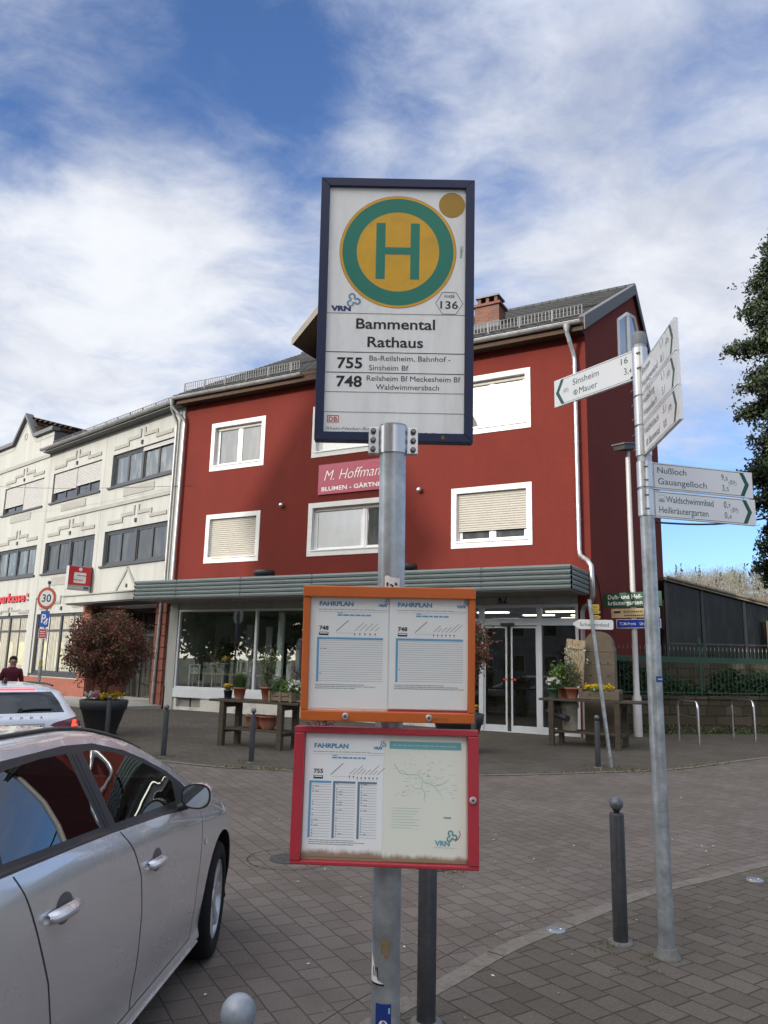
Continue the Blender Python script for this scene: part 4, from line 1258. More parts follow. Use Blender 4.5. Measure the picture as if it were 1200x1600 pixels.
# gable of the third bay
gp = [(-16.0, 10.1), (-10.12, 10.1), (-10.12, 11.14), (-11.95, 11.14), (-13.03, 12.30), (-14.15, 11.14), (-16.0, 11.14)]
g.add([(x, 0, z) for x, z in gp], [tuple(range(7))], cream_plaster)
g.add([(-10.12, 0, 10.1), (-10.12, 1.5, 10.1), (-10.12, 1.5, 11.14), (-10.12, 0, 11.14)], [(0, 1, 2, 3)], zinc_trim)
g.add([(B3L, 0, GZ), (B3L, 9, GZ), (B3L, 9, 11), (B3L, 0, 11)], [(0, 1, 2, 3)], cream_plaster)
g.add([(.02, 0, GZ), (.02, 9, GZ), (.02, 9, 10.1), (.02, 0, 10.1)], [(0, 1, 2, 3)], cream_plaster)
g.add([(.02, 9, GZ), (B3L, 9, GZ), (B3L, 9, 11), (.02, 9, 11)], [(0, 1, 2, 3)], cream_plaster)
# banded salmon piers at the entrance
for (a, b_) in ((-5.72, -5.10), (-.66, -.04)):
    for i in range(10):
        z = GZ + .02 + i * .37; g.box(a, b_, -.12, .30, z, min(z + .345, 3.40), salmon)
# pale piers beside the ground floor windows
g.box(-10.62, -10.05, -.05, .02, .5, 3.9, cream_plaster)
# recessed entrance
g.quad((-5.1, 0, 3.40), (-.66, 0, 3.40), (-.66, 1.6, 3.40), (-5.1, 1.6, 3.40), cream_plaster)
g.quad((-5.1, 0, GZ), (-5.1, 1.6, GZ), (-5.1, 1.6, 3.4), (-5.1, 0, 3.4), salmon); g.quad((-.66, 0, GZ), (-.66, 1.6, GZ), (-.66, 1.6, 3.4), (-.66, 0, 3.4), salmon)
g.flat(-5.1, -.66, GZ, 3.40, 1.6, relief_grey)
g.build('wall', bank)
# mouldings
g = MB()
def stepped(mb, c, hw, z, tz=1.0):
    y0, y1 = -.035, .002
    for s_ in (-1, 1):
        def bx(a, b_, z0, z1):
            p, q = c + s_ * a, c + s_ * b_; mb.box(min(p, q), max(p, q), y0, y1, z0, z1, relief_grey)
        bx(hw * .52, hw, z, z + .13); bx(hw * .46, hw * .52, z, z + .33 * tz); bx(.10, hw * .46, z + .20 * tz, z + .33 * tz); bx(.10, .20, z + .33 * tz, z + .55 * tz)
    mb.box(c - .05, c + .05, -.05, .001, z - .08, z + .06, dark_frame)
for (a, b_) in BAYS:
    c = (a + b_) / 2
    stepped(g, c, 2.0, 9.32, .95); stepped(g, c, 2.0, 6.42)
    g.box(c - 1.05, c + 1.05, -.02, .001, 7.40, 7.70, relief_grey)
stepped(g, -7.75, 1.95, 3.42, .9); stepped(g, -12.6, 1.9, 3.30, .5)
g.box(-8.9, -7.5, -.02, .001, 4.36, 4.68, relief_grey)
g.box(-9.98, -.50, -.05, .001, 7.08, 7.22, relief_grey); g.box(-15.9, -10.15, -.05, .001, 9.98, 10.14, relief_grey)
g.ring(-13.03, 11.40, .12, .165, -.02, relief_grey, 24)
for p, q in (((-14.2, 11.0), (-13.03, 12.1)), ((-13.03, 12.1), (-11.9, 10.95)), ((-11.9, 10.95), (-10.2, 10.95)), ((-15.9, 10.95), (-14.2, 10.95))):
    g.stroke([p, q], .03, -.012, relief_grey)
for p, q in (((-3.75, 3.80), (-2.92, 4.72)), ((-2.92, 4.72), (-2.12, 3.80))): g.stroke([p, q], .11, -.030, relief_grey)
for x in (-10.12, -5.32):
    g.box(x - .012, x + .012, -.004, .002, 3.9, 10.05, relief_grey)
g.box(-2.97, -2.87, -.03, .001, 4.02, 4.14, dark_frame)
g.build('moulding', bank)
# window bands
def band_window(rect, shut=(0, 0), glass=None, nc=4, curtain=False, transom=None):
    a, b_, c, d = rect
    g = MB(); y = .10
    g.frame(a, b_, c, d, .075, y - .02, y + .06, dark_frame); mx = (a + b_) / 2
    g.box(mx - .07, mx + .07, y - .03, y + .06, c + .075, d - .075, dark_frame)
    g.box(a - .14, b_ + .10, -.07, y, c - .07, c, dark_frame)
    cells = []
    for (p, q) in ((a + .075, mx - .07), (mx + .07, b_ - .075)):
        for k in range(nc // 2):
            p0 = p + (q - p) * k / (nc // 2); p1 = p + (q - p) * (k + 1) / (nc // 2)
            if transom:
                g.frame(p0, p1, c + .075, transom, .045, y, y + .045, dark_frame); g.frame(p0, p1, transom, d - .075, .045, y, y + .045, dark_frame)
            else:
                g.frame(p0, p1, c + .075, d - .075, .058, y, y + .045, dark_frame)
            cells.append((p0 + .05, p1 - .05))
    o = g.build('window', bank)
    g = MB()
    for (p0, p1) in cells: g.flat(p0, p1, c + .12, d - .12, y + .03, glass or office_pane)
    g.build('pane', o)
    for k, s_ in enumerate(shut):
        if s_:
            p, q = ((a + .03, mx - .02), (mx + .02, b_ - .03))[k]
            h = MB(); slats(h, p, q, d - .06 - (d - c - .12) * s_, d - .03, y - .035, shutter_pale, .060, .016); h.build('roller_shutter', o)
    return o
pale_pane = M_glass('curtained office glass', refl=.12, rough=.0, wav=.03, base=(.05, .06, .065), base2=(.13, .14, .135))
blind_pane = M_glass('glass with vertical blinds', refl=.10, rough=.0, wav=.05, base=(.40, .38, .30))
def blinds(o_parent, rect, m):
    a, b_, c, d = rect; g = MB(); x = a + .1
    while x < b_ - .1:
        w_ = random.uniform(.045, .075); g.box(x, x + w_, .115, .119, c + .08, d - .08, m); x += w_ + random.uniform(.02, .05)
    g.build('blind', o_parent)
band_window(bw['t0'], (0, .08), pale_pane); band_window(bw['t1'], (.66, .62)); band_window(bw['t2'], (.74, .99))
band_window(bw['m0'], glass=office_pane); band_window(bw['m1'], glass=office_pane); band_window(bw['m2'], glass=pale_pane)
for kk in ('g1', 'g2'):
    o = band_window(bw[kk], glass=M_glass('bank shop glass ' + kk, refl=.12, base=(.20, .19, .155)), nc=4 if kk == 'g1' else 4, transom=2.55)
    blinds(o, bw[kk], M('vertical blind', (.45, .43, .36), .8, 0, .1))
    a, b_, c, d = bw[kk]
    for k in range(3):
        pst = MB(); x = a + .5 + k * 1.25; pst.box(x, x + .6, .112, .114, 1.15, 2.1, mat('faded poster', M, (.42, .40, .27), .6, 0, .2, 3)); pst.build('poster', o)
# entrance doors and canopy
g = MB(); g.frame(-5.0, -.75, GZ + .15, 3.3, .09, 1.40, 1.50, dark_frame)
for x in (-4.0, -3.0, -2.0, -1.3): g.box(x - .05, x + .05, 1.40, 1.50, GZ + .15, 3.21, dark_frame)
g.box(-4.9, -.85, 1.40, 1.50, 2.35, 2.45, dark_frame)
o = g.build('bank_entrance', bank)
g = MB(); g.flat(-4.95, -.8, GZ + .2, 3.25, 1.46, office_pane); g.build('pane', o)
g = MB(); g.tube([(-4.2, 1.2, .8), (-3.5, .2, 1.0)], .025, galv_light, 8); g.build('hand_rail', o); g = MB(); g.tube([(-1.5, 1.36, .8), (-1.5, 1.36, 1.6)], .02, galv_light, 8); g.build('handle', o)
g = MB(); g.box(-5.65, -.50, -.95, .0, 3.45, 3.70, cream_plaster); g.box(-5.72, -.43, -1.0, .0, 3.70, 3.75, relief_grey); g.box(-5.5, -.6, -.9, -.02, 3.40, 3.45, dark_frame); g.build('entrance_canopy', bank, .01)
# roofs, gutter and guard
g = MB()
slab(g, [(-.35, 10.28), (4.5, 11.6), (9.2, 10.3)], -10.1, .1, .12, tile_dark, zinc_trim)
for s_, xe in ((-1, -14.15), (1, -11.95)):
    g.add([(-13.03, .02, 12.30), (-13.03, 9, 12.30), (xe, 9, 11.16), (xe, .02, 11.16)], [(0, 1, 2, 3)], tile_brown)
g.add([(-11.95, .02, 11.16), (-11.95, 9, 11.16), (-10.12, 9, 11.16), (-10.12, .02, 11.16)], [(0, 1, 2, 3)], tile_brown)
g.add([(-13.03, .02, 12.30), (-13.03, 9, 12.30), (-9.0, 9, 11.2), (-9.9, 2.2, 11.2), (-11.6, .02, 11.2)], [(0, 1, 2, 3, 4)], tile_brown)
n = 9
for i in range(n):
    t = i / n; x = -13.03 + (3.6) * t; z = 12.33 - 1.1 * t
    g.box(x - .02, x + .30, .05 + .5 * t, 9, z - .02 - .04, z - .015, tile_brown)
rf = g.build('roof', bank)
g = MB()
for p, q in (((-16.05, 11.16), (-14.15, 11.16)), ((-14.15, 11.16), (-13.03, 12.34)), ((-13.03, 12.34), (-11.95, 11.16)), ((-11.95, 11.16), (-10.05, 11.16))):
    v = [p, q, (q[0], q[1] + .17), (p[0], p[1] + .17)]
    g.prism(v, -.16, .20, zinc_trim)
g.build('gable_coping', rf)
g = MB(); half_gutter(g, -10.25, .0, -.42, 10.22, .085, gutter_m); g.box(-10.2, 0, -.36, 0, 10.08, 10.13, zinc_trim); g.build('gutter', rf)
snow_fence(rf, -9.9, 0, -.1, 10.40, .20, guard_m, .11)
g = MB(); g.tube([(-.22, -.42, 10.18), (-.22, -.40, 9.95), (-.27, -.14, 9.6), (-.27, -.12, 9.4), (-.27, -.12, 4.0), (-.30, -.17, 3.3), (-.36, -.19, 0)], .052, gutter_m, 12)
for z in (8.6, 6.6, 4.6, 1.6): g.lathe([(.062, z - .02), (.062, z + .02)], gutter_m, 12, (-.27 if z > 4 else -.33, -.12 if z > 4 else -.185, 0))
g.build('downpipe', bank)
# raised step
step_m = M('concrete steps', (.30, .29, .27), .85, 0, .12, 2, bump=.2, bscale=30)
g = MB(); g.box(-6.0, 0.1, -1.9, -.13, -.2, .12, step_m); g.box(-5.1, -.66, -.13, 1.6, -.2, .14, step_m)
g.build('entrance_step', bank, .01)

# bank lettering and box sign
bank_red = M('bank red', (.50, .015, .02), .4, 0, .05)
bank_grey = M('sign grey', (.33, .33, .33), .5, 0, .05)
g = MB()
for yy, mm in ((-.062, bank_red),): g.text('Sparkasse', -14.30, 3.80, yy, mm, h=.40, w=3.15, bold=.02)
g.text('Sparkasse', -14.29, 3.79, -.02, M('dark red edge', (.16, .01, .012), .5), h=.40, w=3.15, bold=.03)
g.ring(-10.92, 4.06, 0, .085, -.06, bank_red, 20); g.stroke([(-11.0, 3.86), (-10.84, 3.86)], .07, -.06, bank_red)
for x in np.arange(-14.1, -11.0, .5): g.box(x, x + .03, -.06, 0, 3.85, 3.90, bank_red)
o = g.build('wall_lettering', loc=P2, rotz=ROT2); tag(o, 'red Sparkasse letters on the cream wall above the ground floor windows', 'sign')
bs = thing('box_sign', 'red and white projecting S box sign on the cream bank wall', 'sign', bank_pt(-5.45, 0, 0), ROT2 + R(90))
# local x runs into the wall, the face looks along the street (-y)
g = MB(); g.box(-.95, -.06, 0, .20, 3.98, 4.86, bank_grey); g.build('housing', bs, .01)
g = MB(); y = -.004
g.flat(-.94, -.07, 4.16, 4.85, y, bank_red); g.flat(-.94, -.07, 3.99, 4.155, y, bank_grey)
g.ring(-.505, 4.755, 0, .068, y - .004, sticker_white, 28)
sh = [(-.70, 4.60), (-.31, 4.60), (-.31, 4.515), (-.60, 4.515), (-.60, 4.475), (-.31, 4.475)]
g.poly([(x, y - .004, z) for x, z in [(-.74, 4.27), (-.72, 4.24), (-.29, 4.24), (-.27, 4.27), (-.27, 4.60), (-.29, 4.63), (-.72, 4.63), (-.74, 4.60)]][::-1], sticker_white)
g.flat(-.62, -.27, 4.505, 4.535, y - .008, bank_red); g.flat(-.74, -.39, 4.335, 4.365, y - .008, bank_red); g.flat(-.64, -.37, 4.412, 4.444, y - .008, sticker_white)
g.text('SB-Service', -.92, 4.035, y - .004, sticker_white, h=.065, w=.55); g.flat(-.33, -.14, 4.03, 4.11, y - .004, vrn_blue)
g.build('face', bs)
g = MB(); g.box(-.06, 0, .06, .14, 4.1, 4.7, dark_frame); g.build('bracket', bs)

# ---------------------------------------------------------------- ground
pav_road = M_brick('road pavers', (.124, .103, .088), (.154, .130, .113), (.074, .062, .051), .205, .146, .0046, R(62.3), 'xy', .72, .85, .8, .30, stain=(.080, .064, .052), stain_amt=.6, dist=.022)
pav_near = M_brick('pavement slabs', (.088, .074, .060), (.120, .103, .086), (.048, .042, .029), .205, .155, .0055, R(56.5), 'xy', .75, .88, .8, .32, stain=(.050, .052, .024), stain_amt=.65, dist=.022, moss=.5)
pav_shop = M_brick('forecourt pavers', (.074, .063, .050), (.102, .089, .072), (.046, .040, .028), .21, .105, .006, R(28.9), 'xy', 1.0, .9, .5, .30, stain=(.050, .052, .022), stain_amt=.75, dist=.012, moss=.3)
kerb_m = M('granite kerb', (.175, .155, .132), .85, 0, .22, 30, bump=.5, bscale=90, dirt=(.070, .062, .046), dirt_amt=.7, dirt_scale=5)
earth = M('grass and earth', (.060, .062, .030), .95, 0, .4, .08)
moss_m = M_leaf('moss green', (.070, .090, .020), (.125, .125, .040), 3, .1)
leaf_dead = M('dead leaves', (.24, .17, .09), .8, 0, .4, 5)

def sm(t):
    t = max(0.0, min(1.0, t)); return t * t * (3 - 2 * t)
def dip(x, y): return -.22 * sm((-x - 2.75) / 1.2) * sm((12.6 - y) / 1.8)
g = MB(); q = 900
g.add([(-q, -q, -.35), (q, -q, -.35), (q, q, -.35), (-q, q, -.35)], [(0, 1, 2, 3)], earth)
tag(g.build('ground'), kind='structure')
g = MB()
xs = list(np.arange(-30, 26.01, .5)); ys = list(np.arange(-20, 42.01, .5))
v = [(x, y, dip(x, y)) for y in ys for x in xs]; nx = len(xs)
g.add(v, [(j * nx + i, j * nx + i + 1, (j + 1) * nx + i + 1, (j + 1) * nx + i) for j in range(len(ys) - 1) for i in range(nx - 1)], pav_road, True)
tag(g.build('road'), kind='structure')

def spline(pts, n=8):
    out = []
    P = [pts[0]] + list(pts) + [pts[-1]]
    for i in range(1, len(P) - 2):
        p0, p1, p2, p3 = [Vector(p) for p in P[i - 1:i + 3]]
        for k in range(n):
            t = k / n
            out.append(.5 * ((2 * p1) + (p2 - p0) * t + (2 * p0 - 5 * p1 + 4 * p2 - p3) * t * t + (3 * p1 - p0 - 3 * p2 + p3) * t ** 3))
    out.append(Vector(pts[-1]))
    return out
KERB = spline([(14, 11.2), (8, 9.35), (4.9, 8.05), (3.41, 7.12), (2.62, 6.56), (1.95, 6.08), (1.33, 5.47), (.82, 4.97), (.40, 4.44), (.06, 4.01), (-.22, 3.5), (-.52, 2.6), (-.68, 1.5), (-.76, 0), (-.80, -5)])
def offs(line, d):
    out = []
    for i, p in enumerate(line):
        a = line[max(0, i - 1)]; b_ = line[min(len(line) - 1, i + 1)]; t = (b_ - a).normalized()
        out.append(p + Vector((-t.y, t.x)) * d)
    return out
kin = offs(KERB, .055); kout = offs(KERB, -.055)     # to the pavement side / the road side
g = MB(); n = len(KERB)
vv = [(p.x, p.y, .0085) for p in kin] + [(p.x, p.y, .0085) for p in kout] + [(p.x, p.y, -.05) for p in kin] + [(p.x, p.y, -.05) for p in kout]
g.add(vv, [(i, i + 1, n + i + 1, n + i) for i in range(n - 1)] + [(n + i, n + i + 1, 3 * n + i + 1, 3 * n + i) for i in range(n - 1)] + [(i, i + 1, 2 * n + i + 1, 2 * n + i) for i in range(n - 1)], kerb_m)
# open joints between the kerb stones
jm = M('kerb joint', (.03, .03, .022), .95)
acc = 0.0; nxt = .4
for i in range(n - 1):
    acc += (KERB[i + 1] - KERB[i]).length
    if acc > nxt:
        nxt += random.choice((.6, .7, .8, 1.0)); a, b_ = kin[i], kout[i]; t = (KERB[i + 1] - KERB[i]).normalized() * .005
        g.add([(a.x - t.x, a.y - t.y, .0089), (a.x + t.x, a.y + t.y, .0089), (b_.x + t.x, b_.y + t.y, .0089), (b_.x - t.x, b_.y - t.y, .0089)], [(0, 1, 2, 3)], jm)
tag(g.build('kerb'), kind='structure')
# a row of long slabs runs beside the kerb on the road side
row_m = M_brick('gutter slabs', (.128, .108, .095), (.152, .132, .117), (.060, .052, .044), .6, .4, .006, R(30), 'xy', 1, .85, .6, .26, dist=.0)
g = MB(); ko2 = offs(KERB, -.205)
g.add([(p.x, p.y, .0042) for p in kout] + [(p.x, p.y, .0042) for p in ko2], [(i, i + 1, n + i + 1, n + i) for i in range(n - 1)], pav_road)
ko3 = offs(KERB, -.212)
g.add([(p.x, p.y, .0044) for p in ko2] + [(p.x, p.y, .0044) for p in ko3], [(i, i + 1, n + i + 1, n + i) for i in range(n - 1)], jm)
tag(g.build('gutter_row'), kind='structure')
g = MB()
poly = [(p.x, p.y, .004) for p in kin] + [(14, -5, .004)]
bmp = bmesh.new(); bv = [bmp.verts.new(p) for p in poly]; bmp.faces.new(bv); bmesh.ops.triangulate(bmp, faces=bmp.faces[:])
me = bpy.data.meshes.new('pavement'); bmp.to_mesh(me); bmp.free(); me.materials.append(pav_near)
o = bpy.data.objects.new('pavement', me); COL.objects.link(o); tag(o, kind='structure')
EDGE = spline([(-16, 25.5), (-10.5, 19.6), (-7.2, 16.0), (-5.0, 13.9), (-2.67, 12.42), (-1.16, 12.12), (.3, 12.05), (1.63, 12.12), (3.49, 12.72), (5.08, 13.45), (7.75, 15.6), (13, 19.0), (24, 22.5)])
poly = [(p.x, p.y, .004) for p in EDGE] + [(24, 40, .004), (-16, 40, .004)]
bmp = bmesh.new(); bv = [bmp.verts.new(p) for p in poly]; bmp.faces.new(bv); bmesh.ops.triangulate(bmp, faces=bmp.faces[:])
me = bpy.data.meshes.new('forecourt'); bmp.to_mesh(me); bmp.free(); me.materials.append(pav_shop)
o = bpy.data.objects.new('forecourt', me); COL.objects.link(o); tag(o, kind='structure')
g = MB(); n = len(EDGE); a = offs(EDGE, -.06); b_ = offs(EDGE, .05)
g.add([(p.x, p.y, .0082) for p in a] + [(p.x, p.y, .0082) for p in b_], [(i, i + 1, n + i + 1, n + i) for i in range(n - 1)], kerb_m)
tag(g.build('edge_stones'), kind='structure')

# small survey lids in the paving
def lid(name, lab, x, y, r, m, z=.004, grp=None):
    g = MB(); g.lathe([(r, z - .004), (r, z + .006), (r * .93, z + .009), (.001, z + .009)], m, 28)
    if r < .12:
        for a in (20, 200): g.lathe([(.010, z + .009), (.009, z + .012), (.001, z + .012)], alu_mirror, 8, (r * .6 * math.cos(R(a)), r * .6 * math.sin(R(a)), 0))
    else:
        for a in range(0, 360, 30): g.lathe([(.012, z + .009), (.010, z + .013), (.001, z + .013)], m, 6, (r * .6 * math.cos(R(a)), r * .6 * math.sin(R(a)), 0))
    o = g.build(name, loc=(x, y, 0)); tag(o, lab, 'lid', grp)
lid('metal_disc', 'small grey metal disc in the paving left of the dark bollard', 1.15, 5.27, .062, M('grey cap plate', (.26, .29, .32), .4, .5, .15, 20))
lid('metal_disc', 'small grey metal disc in the paving right of the signpost, near the photo edge', 3.03, 6.57, .066, MT.get('x') or bpy.data.materials['grey cap plate'])
iron = M('cast iron', (.060, .056, .052), .7, .3, .3, 20)
lid('manhole_cover', 'dark round manhole cover in the road by the red timetable case', -.72, 6.90, .17, iron)
lid('manhole_cover', 'dark round manhole cover peeping out right under the red case', .47, 6.75, .15, iron)
g = MB()
for k in range(26):
    a0 = 2 * math.pi * k / 26
    pts = [(.36 * math.cos(a0 + t), .36 * math.sin(a0 + t)) for t in (0, .18)]
    g.add([(pts[0][0], pts[0][1], .0045), (pts[1][0], pts[1][1], .0045), (pts[1][0] * .975, pts[1][1] * .975, .0045), (pts[0][0] * .975, pts[0][1] * .975, .0045)], [(0, 1, 2, 3)], jm)
tag(g.build('paving_joint', loc=(-.72, 6.90, 0)), kind='structure')

# ---------------------------------------------------------------- leaves and plants
def leaf_quad(mb, c, size, m, up=.0, asp=.55, rnd=random):
    d = Vector((rnd.gauss(0, 1), rnd.gauss(0, 1), rnd.gauss(0, 1) + up)).normalized()
    s_ = d.cross(Vector((rnd.gauss(0, 1), rnd.gauss(0, 1), rnd.gauss(0, 1)))).normalized() * size * asp * .5
    d = d * size * .5
    nn = d.cross(s_).normalized() * size * .12
    c = Vector(c)
    mb.add([c - d, c + s_ + nn, c + d, c - s_ + nn], [(0, 1, 2, 3)], m)

def leaf_ball(mb, c, rx, rz, nclump, per, size, mats, rnd, fill=.35, clump=.16):
    c = Vector(c)
    for k in range(nclump):
        d = Vector((rnd.gauss(0, 1), rnd.gauss(0, 1), rnd.gauss(0, 1))).normalized()
        r = (rnd.random() ** fill) * (1 + .22 * mnoise.noise(d * 1.9 + c))
        p = c + Vector((d.x * rx, d.y * rx, d.z * rz)) * r
        m = rnd.choice(mats)
        for j in range(per):
            o = Vector((rnd.gauss(0, clump), rnd.gauss(0, clump), rnd.gauss(0, clump)))
            leaf_quad(mb, p + o, size * rnd.uniform(.6, 1.3), m, .2, rnd=rnd)
    return mb

bark = M('bark', (.085, .065, .048), .9, 0, .3, 12, bump=.5, bscale=40)
lf_purple = M_leaf('purple brown leaves', (.105, .040, .030), (.17, .060, .036), 4)
lf_brown = M_leaf('brown red leaves', (.19, .075, .040), (.25, .11, .055), 4)
lf_olive = M_leaf('olive leaves', (.045, .045, .016), (.085, .075, .025), 4)
lf_red = M_leaf('young red leaves', (.22, .045, .045), (.28, .075, .06), 4)
lf_green = M_leaf('green leaves', (.045, .085, .018), (.085, .14, .03), 6)
lf_bright = M_leaf('bright green leaves', (.11, .19, .03), (.16, .24, .05), 6)
lf_dark = M_leaf('dark green leaves', (.016, .032, .012), (.035, .06, .018), 3)
lf_ivy = M_leaf('ivy leaves', (.018, .042, .014), (.045, .075, .022), 3)
lf_sage = M_leaf('grey green leaves', (.13, .17, .08), (.19, .22, .12), 6)
pet_yellow = M_leaf('yellow petals', (.62, .42, .01), (.70, .50, .02), 10)
pet_white = M_leaf('white petals', (.75, .74, .70), (.70, .68, .66), 10)
pet_orange = M_leaf('orange petals', (.62, .24, .01), (.66, .34, .02), 10)
pet_pink = M_leaf('pink petals', (.50, .16, .26), (.58, .26, .34), 10)
tub_m = M('anthracite planter', (.040, .043, .050), .55, 0, .12, 4)
soil = M('potting soil', (.03, .022, .016), .95, 0, .3, 20)
terra = M('terracotta', (.30, .115, .070), .8, 0, .18, 5, dirt=(.36, .24, .18), dirt_amt=.4, dirt_scale=4)

def tub(x, y, lab):
    t = thing('flower_tub', lab, 'planter', (x, y, .004))
    g = MB(); g.lathe([(.31, 0), (.335, .02), (.52, .52), (.545, .52), (.575, .70), (.56, .715), (.53, .70), (.52, .64)], tub_m, 40); g.build('pot', t); t.scale = (.86, .86, 1.0)
    g = MB(); g.lathe([(.52, .64), (.001, .66)], soil, 24); g.build('soil', t)
    return t
t_fill = .36
def shrub(x, y, cz, rx, rz, lab, mats, seed, n):
    t = thing('clipped_shrub', lab, 'shrub', (x, y, .66))
    rnd = random.Random(seed)
    g = MB()
    for k in range(4):
        a = rnd.uniform(0, 6.3); top = (math.cos(a) * rx * .45, math.sin(a) * rx * .45, cz - .66 + rnd.uniform(-.1, .3))
        g.tube([(.03 * math.cos(a), .03 * math.sin(a), 0), (.05 * math.cos(a), .05 * math.sin(a), .25), top], [.028, .022, .008], bark, 7)
    g.build('trunk', t)
    g = MB(); leaf_ball(g, (0, 0, cz - .66), rx, rz, n, 16, .062, mats, rnd, t_fill, .06)
    for k in range(26):      # stray shoots at the outline
        d = Vector((rnd.gauss(0, 1), rnd.gauss(0, 1), rnd.gauss(0, .8))).normalized()
        p = Vector((0, 0, cz - .66)) + Vector((d.x * rx, d.y * rx, d.z * rz)) * 1.0
        for j in range(7): leaf_quad(g, p + d * (.035 * j) + Vector((rnd.gauss(0, .015), rnd.gauss(0, .015), rnd.gauss(0, .015))), .055, rnd.choice(mats), rnd=rnd)
    g.build('crown', t)
def bedding(x, y, z, r, lab, groups, seed, n=60, cat='flowers'):
    rnd = random.Random(seed)
    t = thing('bedding_flowers', lab, cat, (x, y, z))
    g = MB(); leaf_ball(g, (0, 0, .03), r, .07, 40, 9, .05, [lf_green, lf_olive], rnd, .5, .04); g.build('leaves', t)
    g = MB()
    for k in range(n):
        a, q = rnd.uniform(0, 6.28), r * math.sqrt(rnd.random())
        px, py = q * math.cos(a), q * math.sin(a)
        f = (px / r + 1) / 2
        m = groups[min(len(groups) - 1, int(f * len(groups)))]
        c = Vector((px, py, .08 + rnd.uniform(-.02, .09)))
        for j in range(6): leaf_quad(g, c + Vector((rnd.gauss(0, .015), rnd.gauss(0, .015), rnd.gauss(0, .012))), .05, m, 1.0, .9, rnd)
    g.build('blossom', t)
tub(-5.82, 16.73, 'large dark flower tub in front of the bank entrance')
shrub(-5.84, 16.73, 1.80, .84, .74, 'purple brown ball shaped shrub in the tub before the bank entrance', [lf_purple, lf_purple, lf_brown, lf_olive], 11, 1150)
bedding(-5.82, 16.73, .70, .41, 'white, pink and yellow flowers round the purple shrub', [pet_white, pet_pink, pet_yellow, pet_yellow], 5, 90)
tub(1.50, 15.05, 'dark flower tub half hidden behind the orange case, left of the shop doors')
shrub(1.40, 15.05, 1.92, .72, .66, 'red and green leaved shrub beside the shop doors, half hidden by the orange case', [lf_red, lf_red, lf_olive, lf_green], 12, 800)
bedding(1.50, 15.05, .70, .40, 'yellow and orange flowers under the red leaved shrub', [pet_white, pet_orange, pet_yellow], 6, 70)

# ---------------------------------------------------------------- benches with plants
old_wood = M('grey weathered wood', (.075, .060, .046), .85, 0, .35, 5, bump=.5, bscale=30, stretch=(1, 9, 9), dirt=(.045, .050, .020), dirt_amt=.6, dirt_scale=4)
crate_wood = M('crate wood', (.19, .145, .10), .8, 0, .25, 5, bump=.3, bscale=30, stretch=(1, 8, 8))
def rl(x, y, z=0.0): return red_pt(x, y, z)
def bench(lab, x0, x1, lx0, lx1, y0, y1, h, seed, shelf):
    rnd = random.Random(seed)
    c = rl((x0 + x1) / 2, (y0 + y1) / 2)
    t = thing('work_bench', lab, 'bench', (c.x, c.y, .004), ROT_RED)
    ox, oy = (x0 + x1) / 2, (y0 + y1) / 2
    X0, X1, Y0, Y1 = x0 - ox, x1 - ox, y0 - oy, y1 - oy
    g = MB(); nb = 4; wd = (Y1 - Y0) / nb
    for i in range(nb):
        e0, e1 = rnd.uniform(-.04, .04), rnd.uniform(-.04, .04)
        g.box(X0 + e0, X1 + e1, Y0 + i * wd + .004, Y0 + (i + 1) * wd - .004, h - .045, h + rnd.uniform(-.003, .003), old_wood)
    g.build('table_top', t, .006)
    a0, a1 = lx0 - ox, lx1 - ox
    for x in (a0, a1):
        for y in (Y0 + .06, Y1 - .06):
            g = MB(); g.box(x - .055, x + .055, y - .05, y + .05, 0, h - .045, old_wood); g.build('leg', t, .006)
        g = MB(); g.box(x - .035, x + .035, Y0 + .11, Y1 - .11, h - .15, h - .05, old_wood); g.build('cross_rail', t, .004)
    g = MB()
    for i in range(3):
        y = Y0 + .12 + i * (Y1 - Y0 - .24) / 2; g.box(a0 - .06, a1 + .12, y - .06, y + .06, shelf - .03, shelf + rnd.uniform(0, .006), old_wood)
    g.box(a0 - .05, a0 + .0, Y0 + .1, Y1 - .1, shelf - .09, shelf - .03, old_wood); g.box(a1 - .0, a1 + .05, Y0 + .1, Y1 - .1, shelf - .09, shelf - .03, old_wood)
    g.build('shelf', t, .005)
    return t
bench('low grey wooden work bench with pots in front of the shop window', -4.50, -2.42, -4.20, -2.83, -6.95, -6.35, .86, 3, .33)
bench('wooden work bench with flowers beside the shop doors', .66, 2.78, .90, 2.27, -2.42, -1.58, .96, 4, .30)

def pot(x, y, z, r0, r1, h, m, lab, name='plant_pot'):
    p = rl(x, y, z)
    t = thing(name, lab, 'pot', p)
    g = MB(); g.lathe([(r0, 0), (r1 * .97, h * .86), (r1 * 1.07, h * .86), (r1 * 1.07, h), (r1 * .93, h), (r1 * .9, h * .9)], m, 22); g.build('pot_body', t)
    g = MB(); g.lathe([(r1 * .9, h * .9), (.001, h * .92)], soil, 16); g.build('soil', t)
    return t
def potplant(x, y, z, lab, fn, name='potted_plant', cat='plant'):
    t = thing(name, lab, cat, rl(x, y, z)); g = MB(); fn(g); g.build('foliage', t); return t
rnd = random.Random(21)
def f_yellow(g):
    leaf_ball(g, (0, 0, .04), .09, .05, 20, 8, .035, [lf_green], rnd, .5, .02)
    for k in range(26): 
        c = Vector((rnd.gauss(0, .05), rnd.gauss(0, .05), .09 + rnd.uniform(0, .04)))
        for j in range(6): leaf_quad(g, c + Vector((rnd.gauss(0, .01), rnd.gauss(0, .01), 0)), .04, pet_orange if rnd.random() < .5 else pet_yellow, 1, .9, rnd)
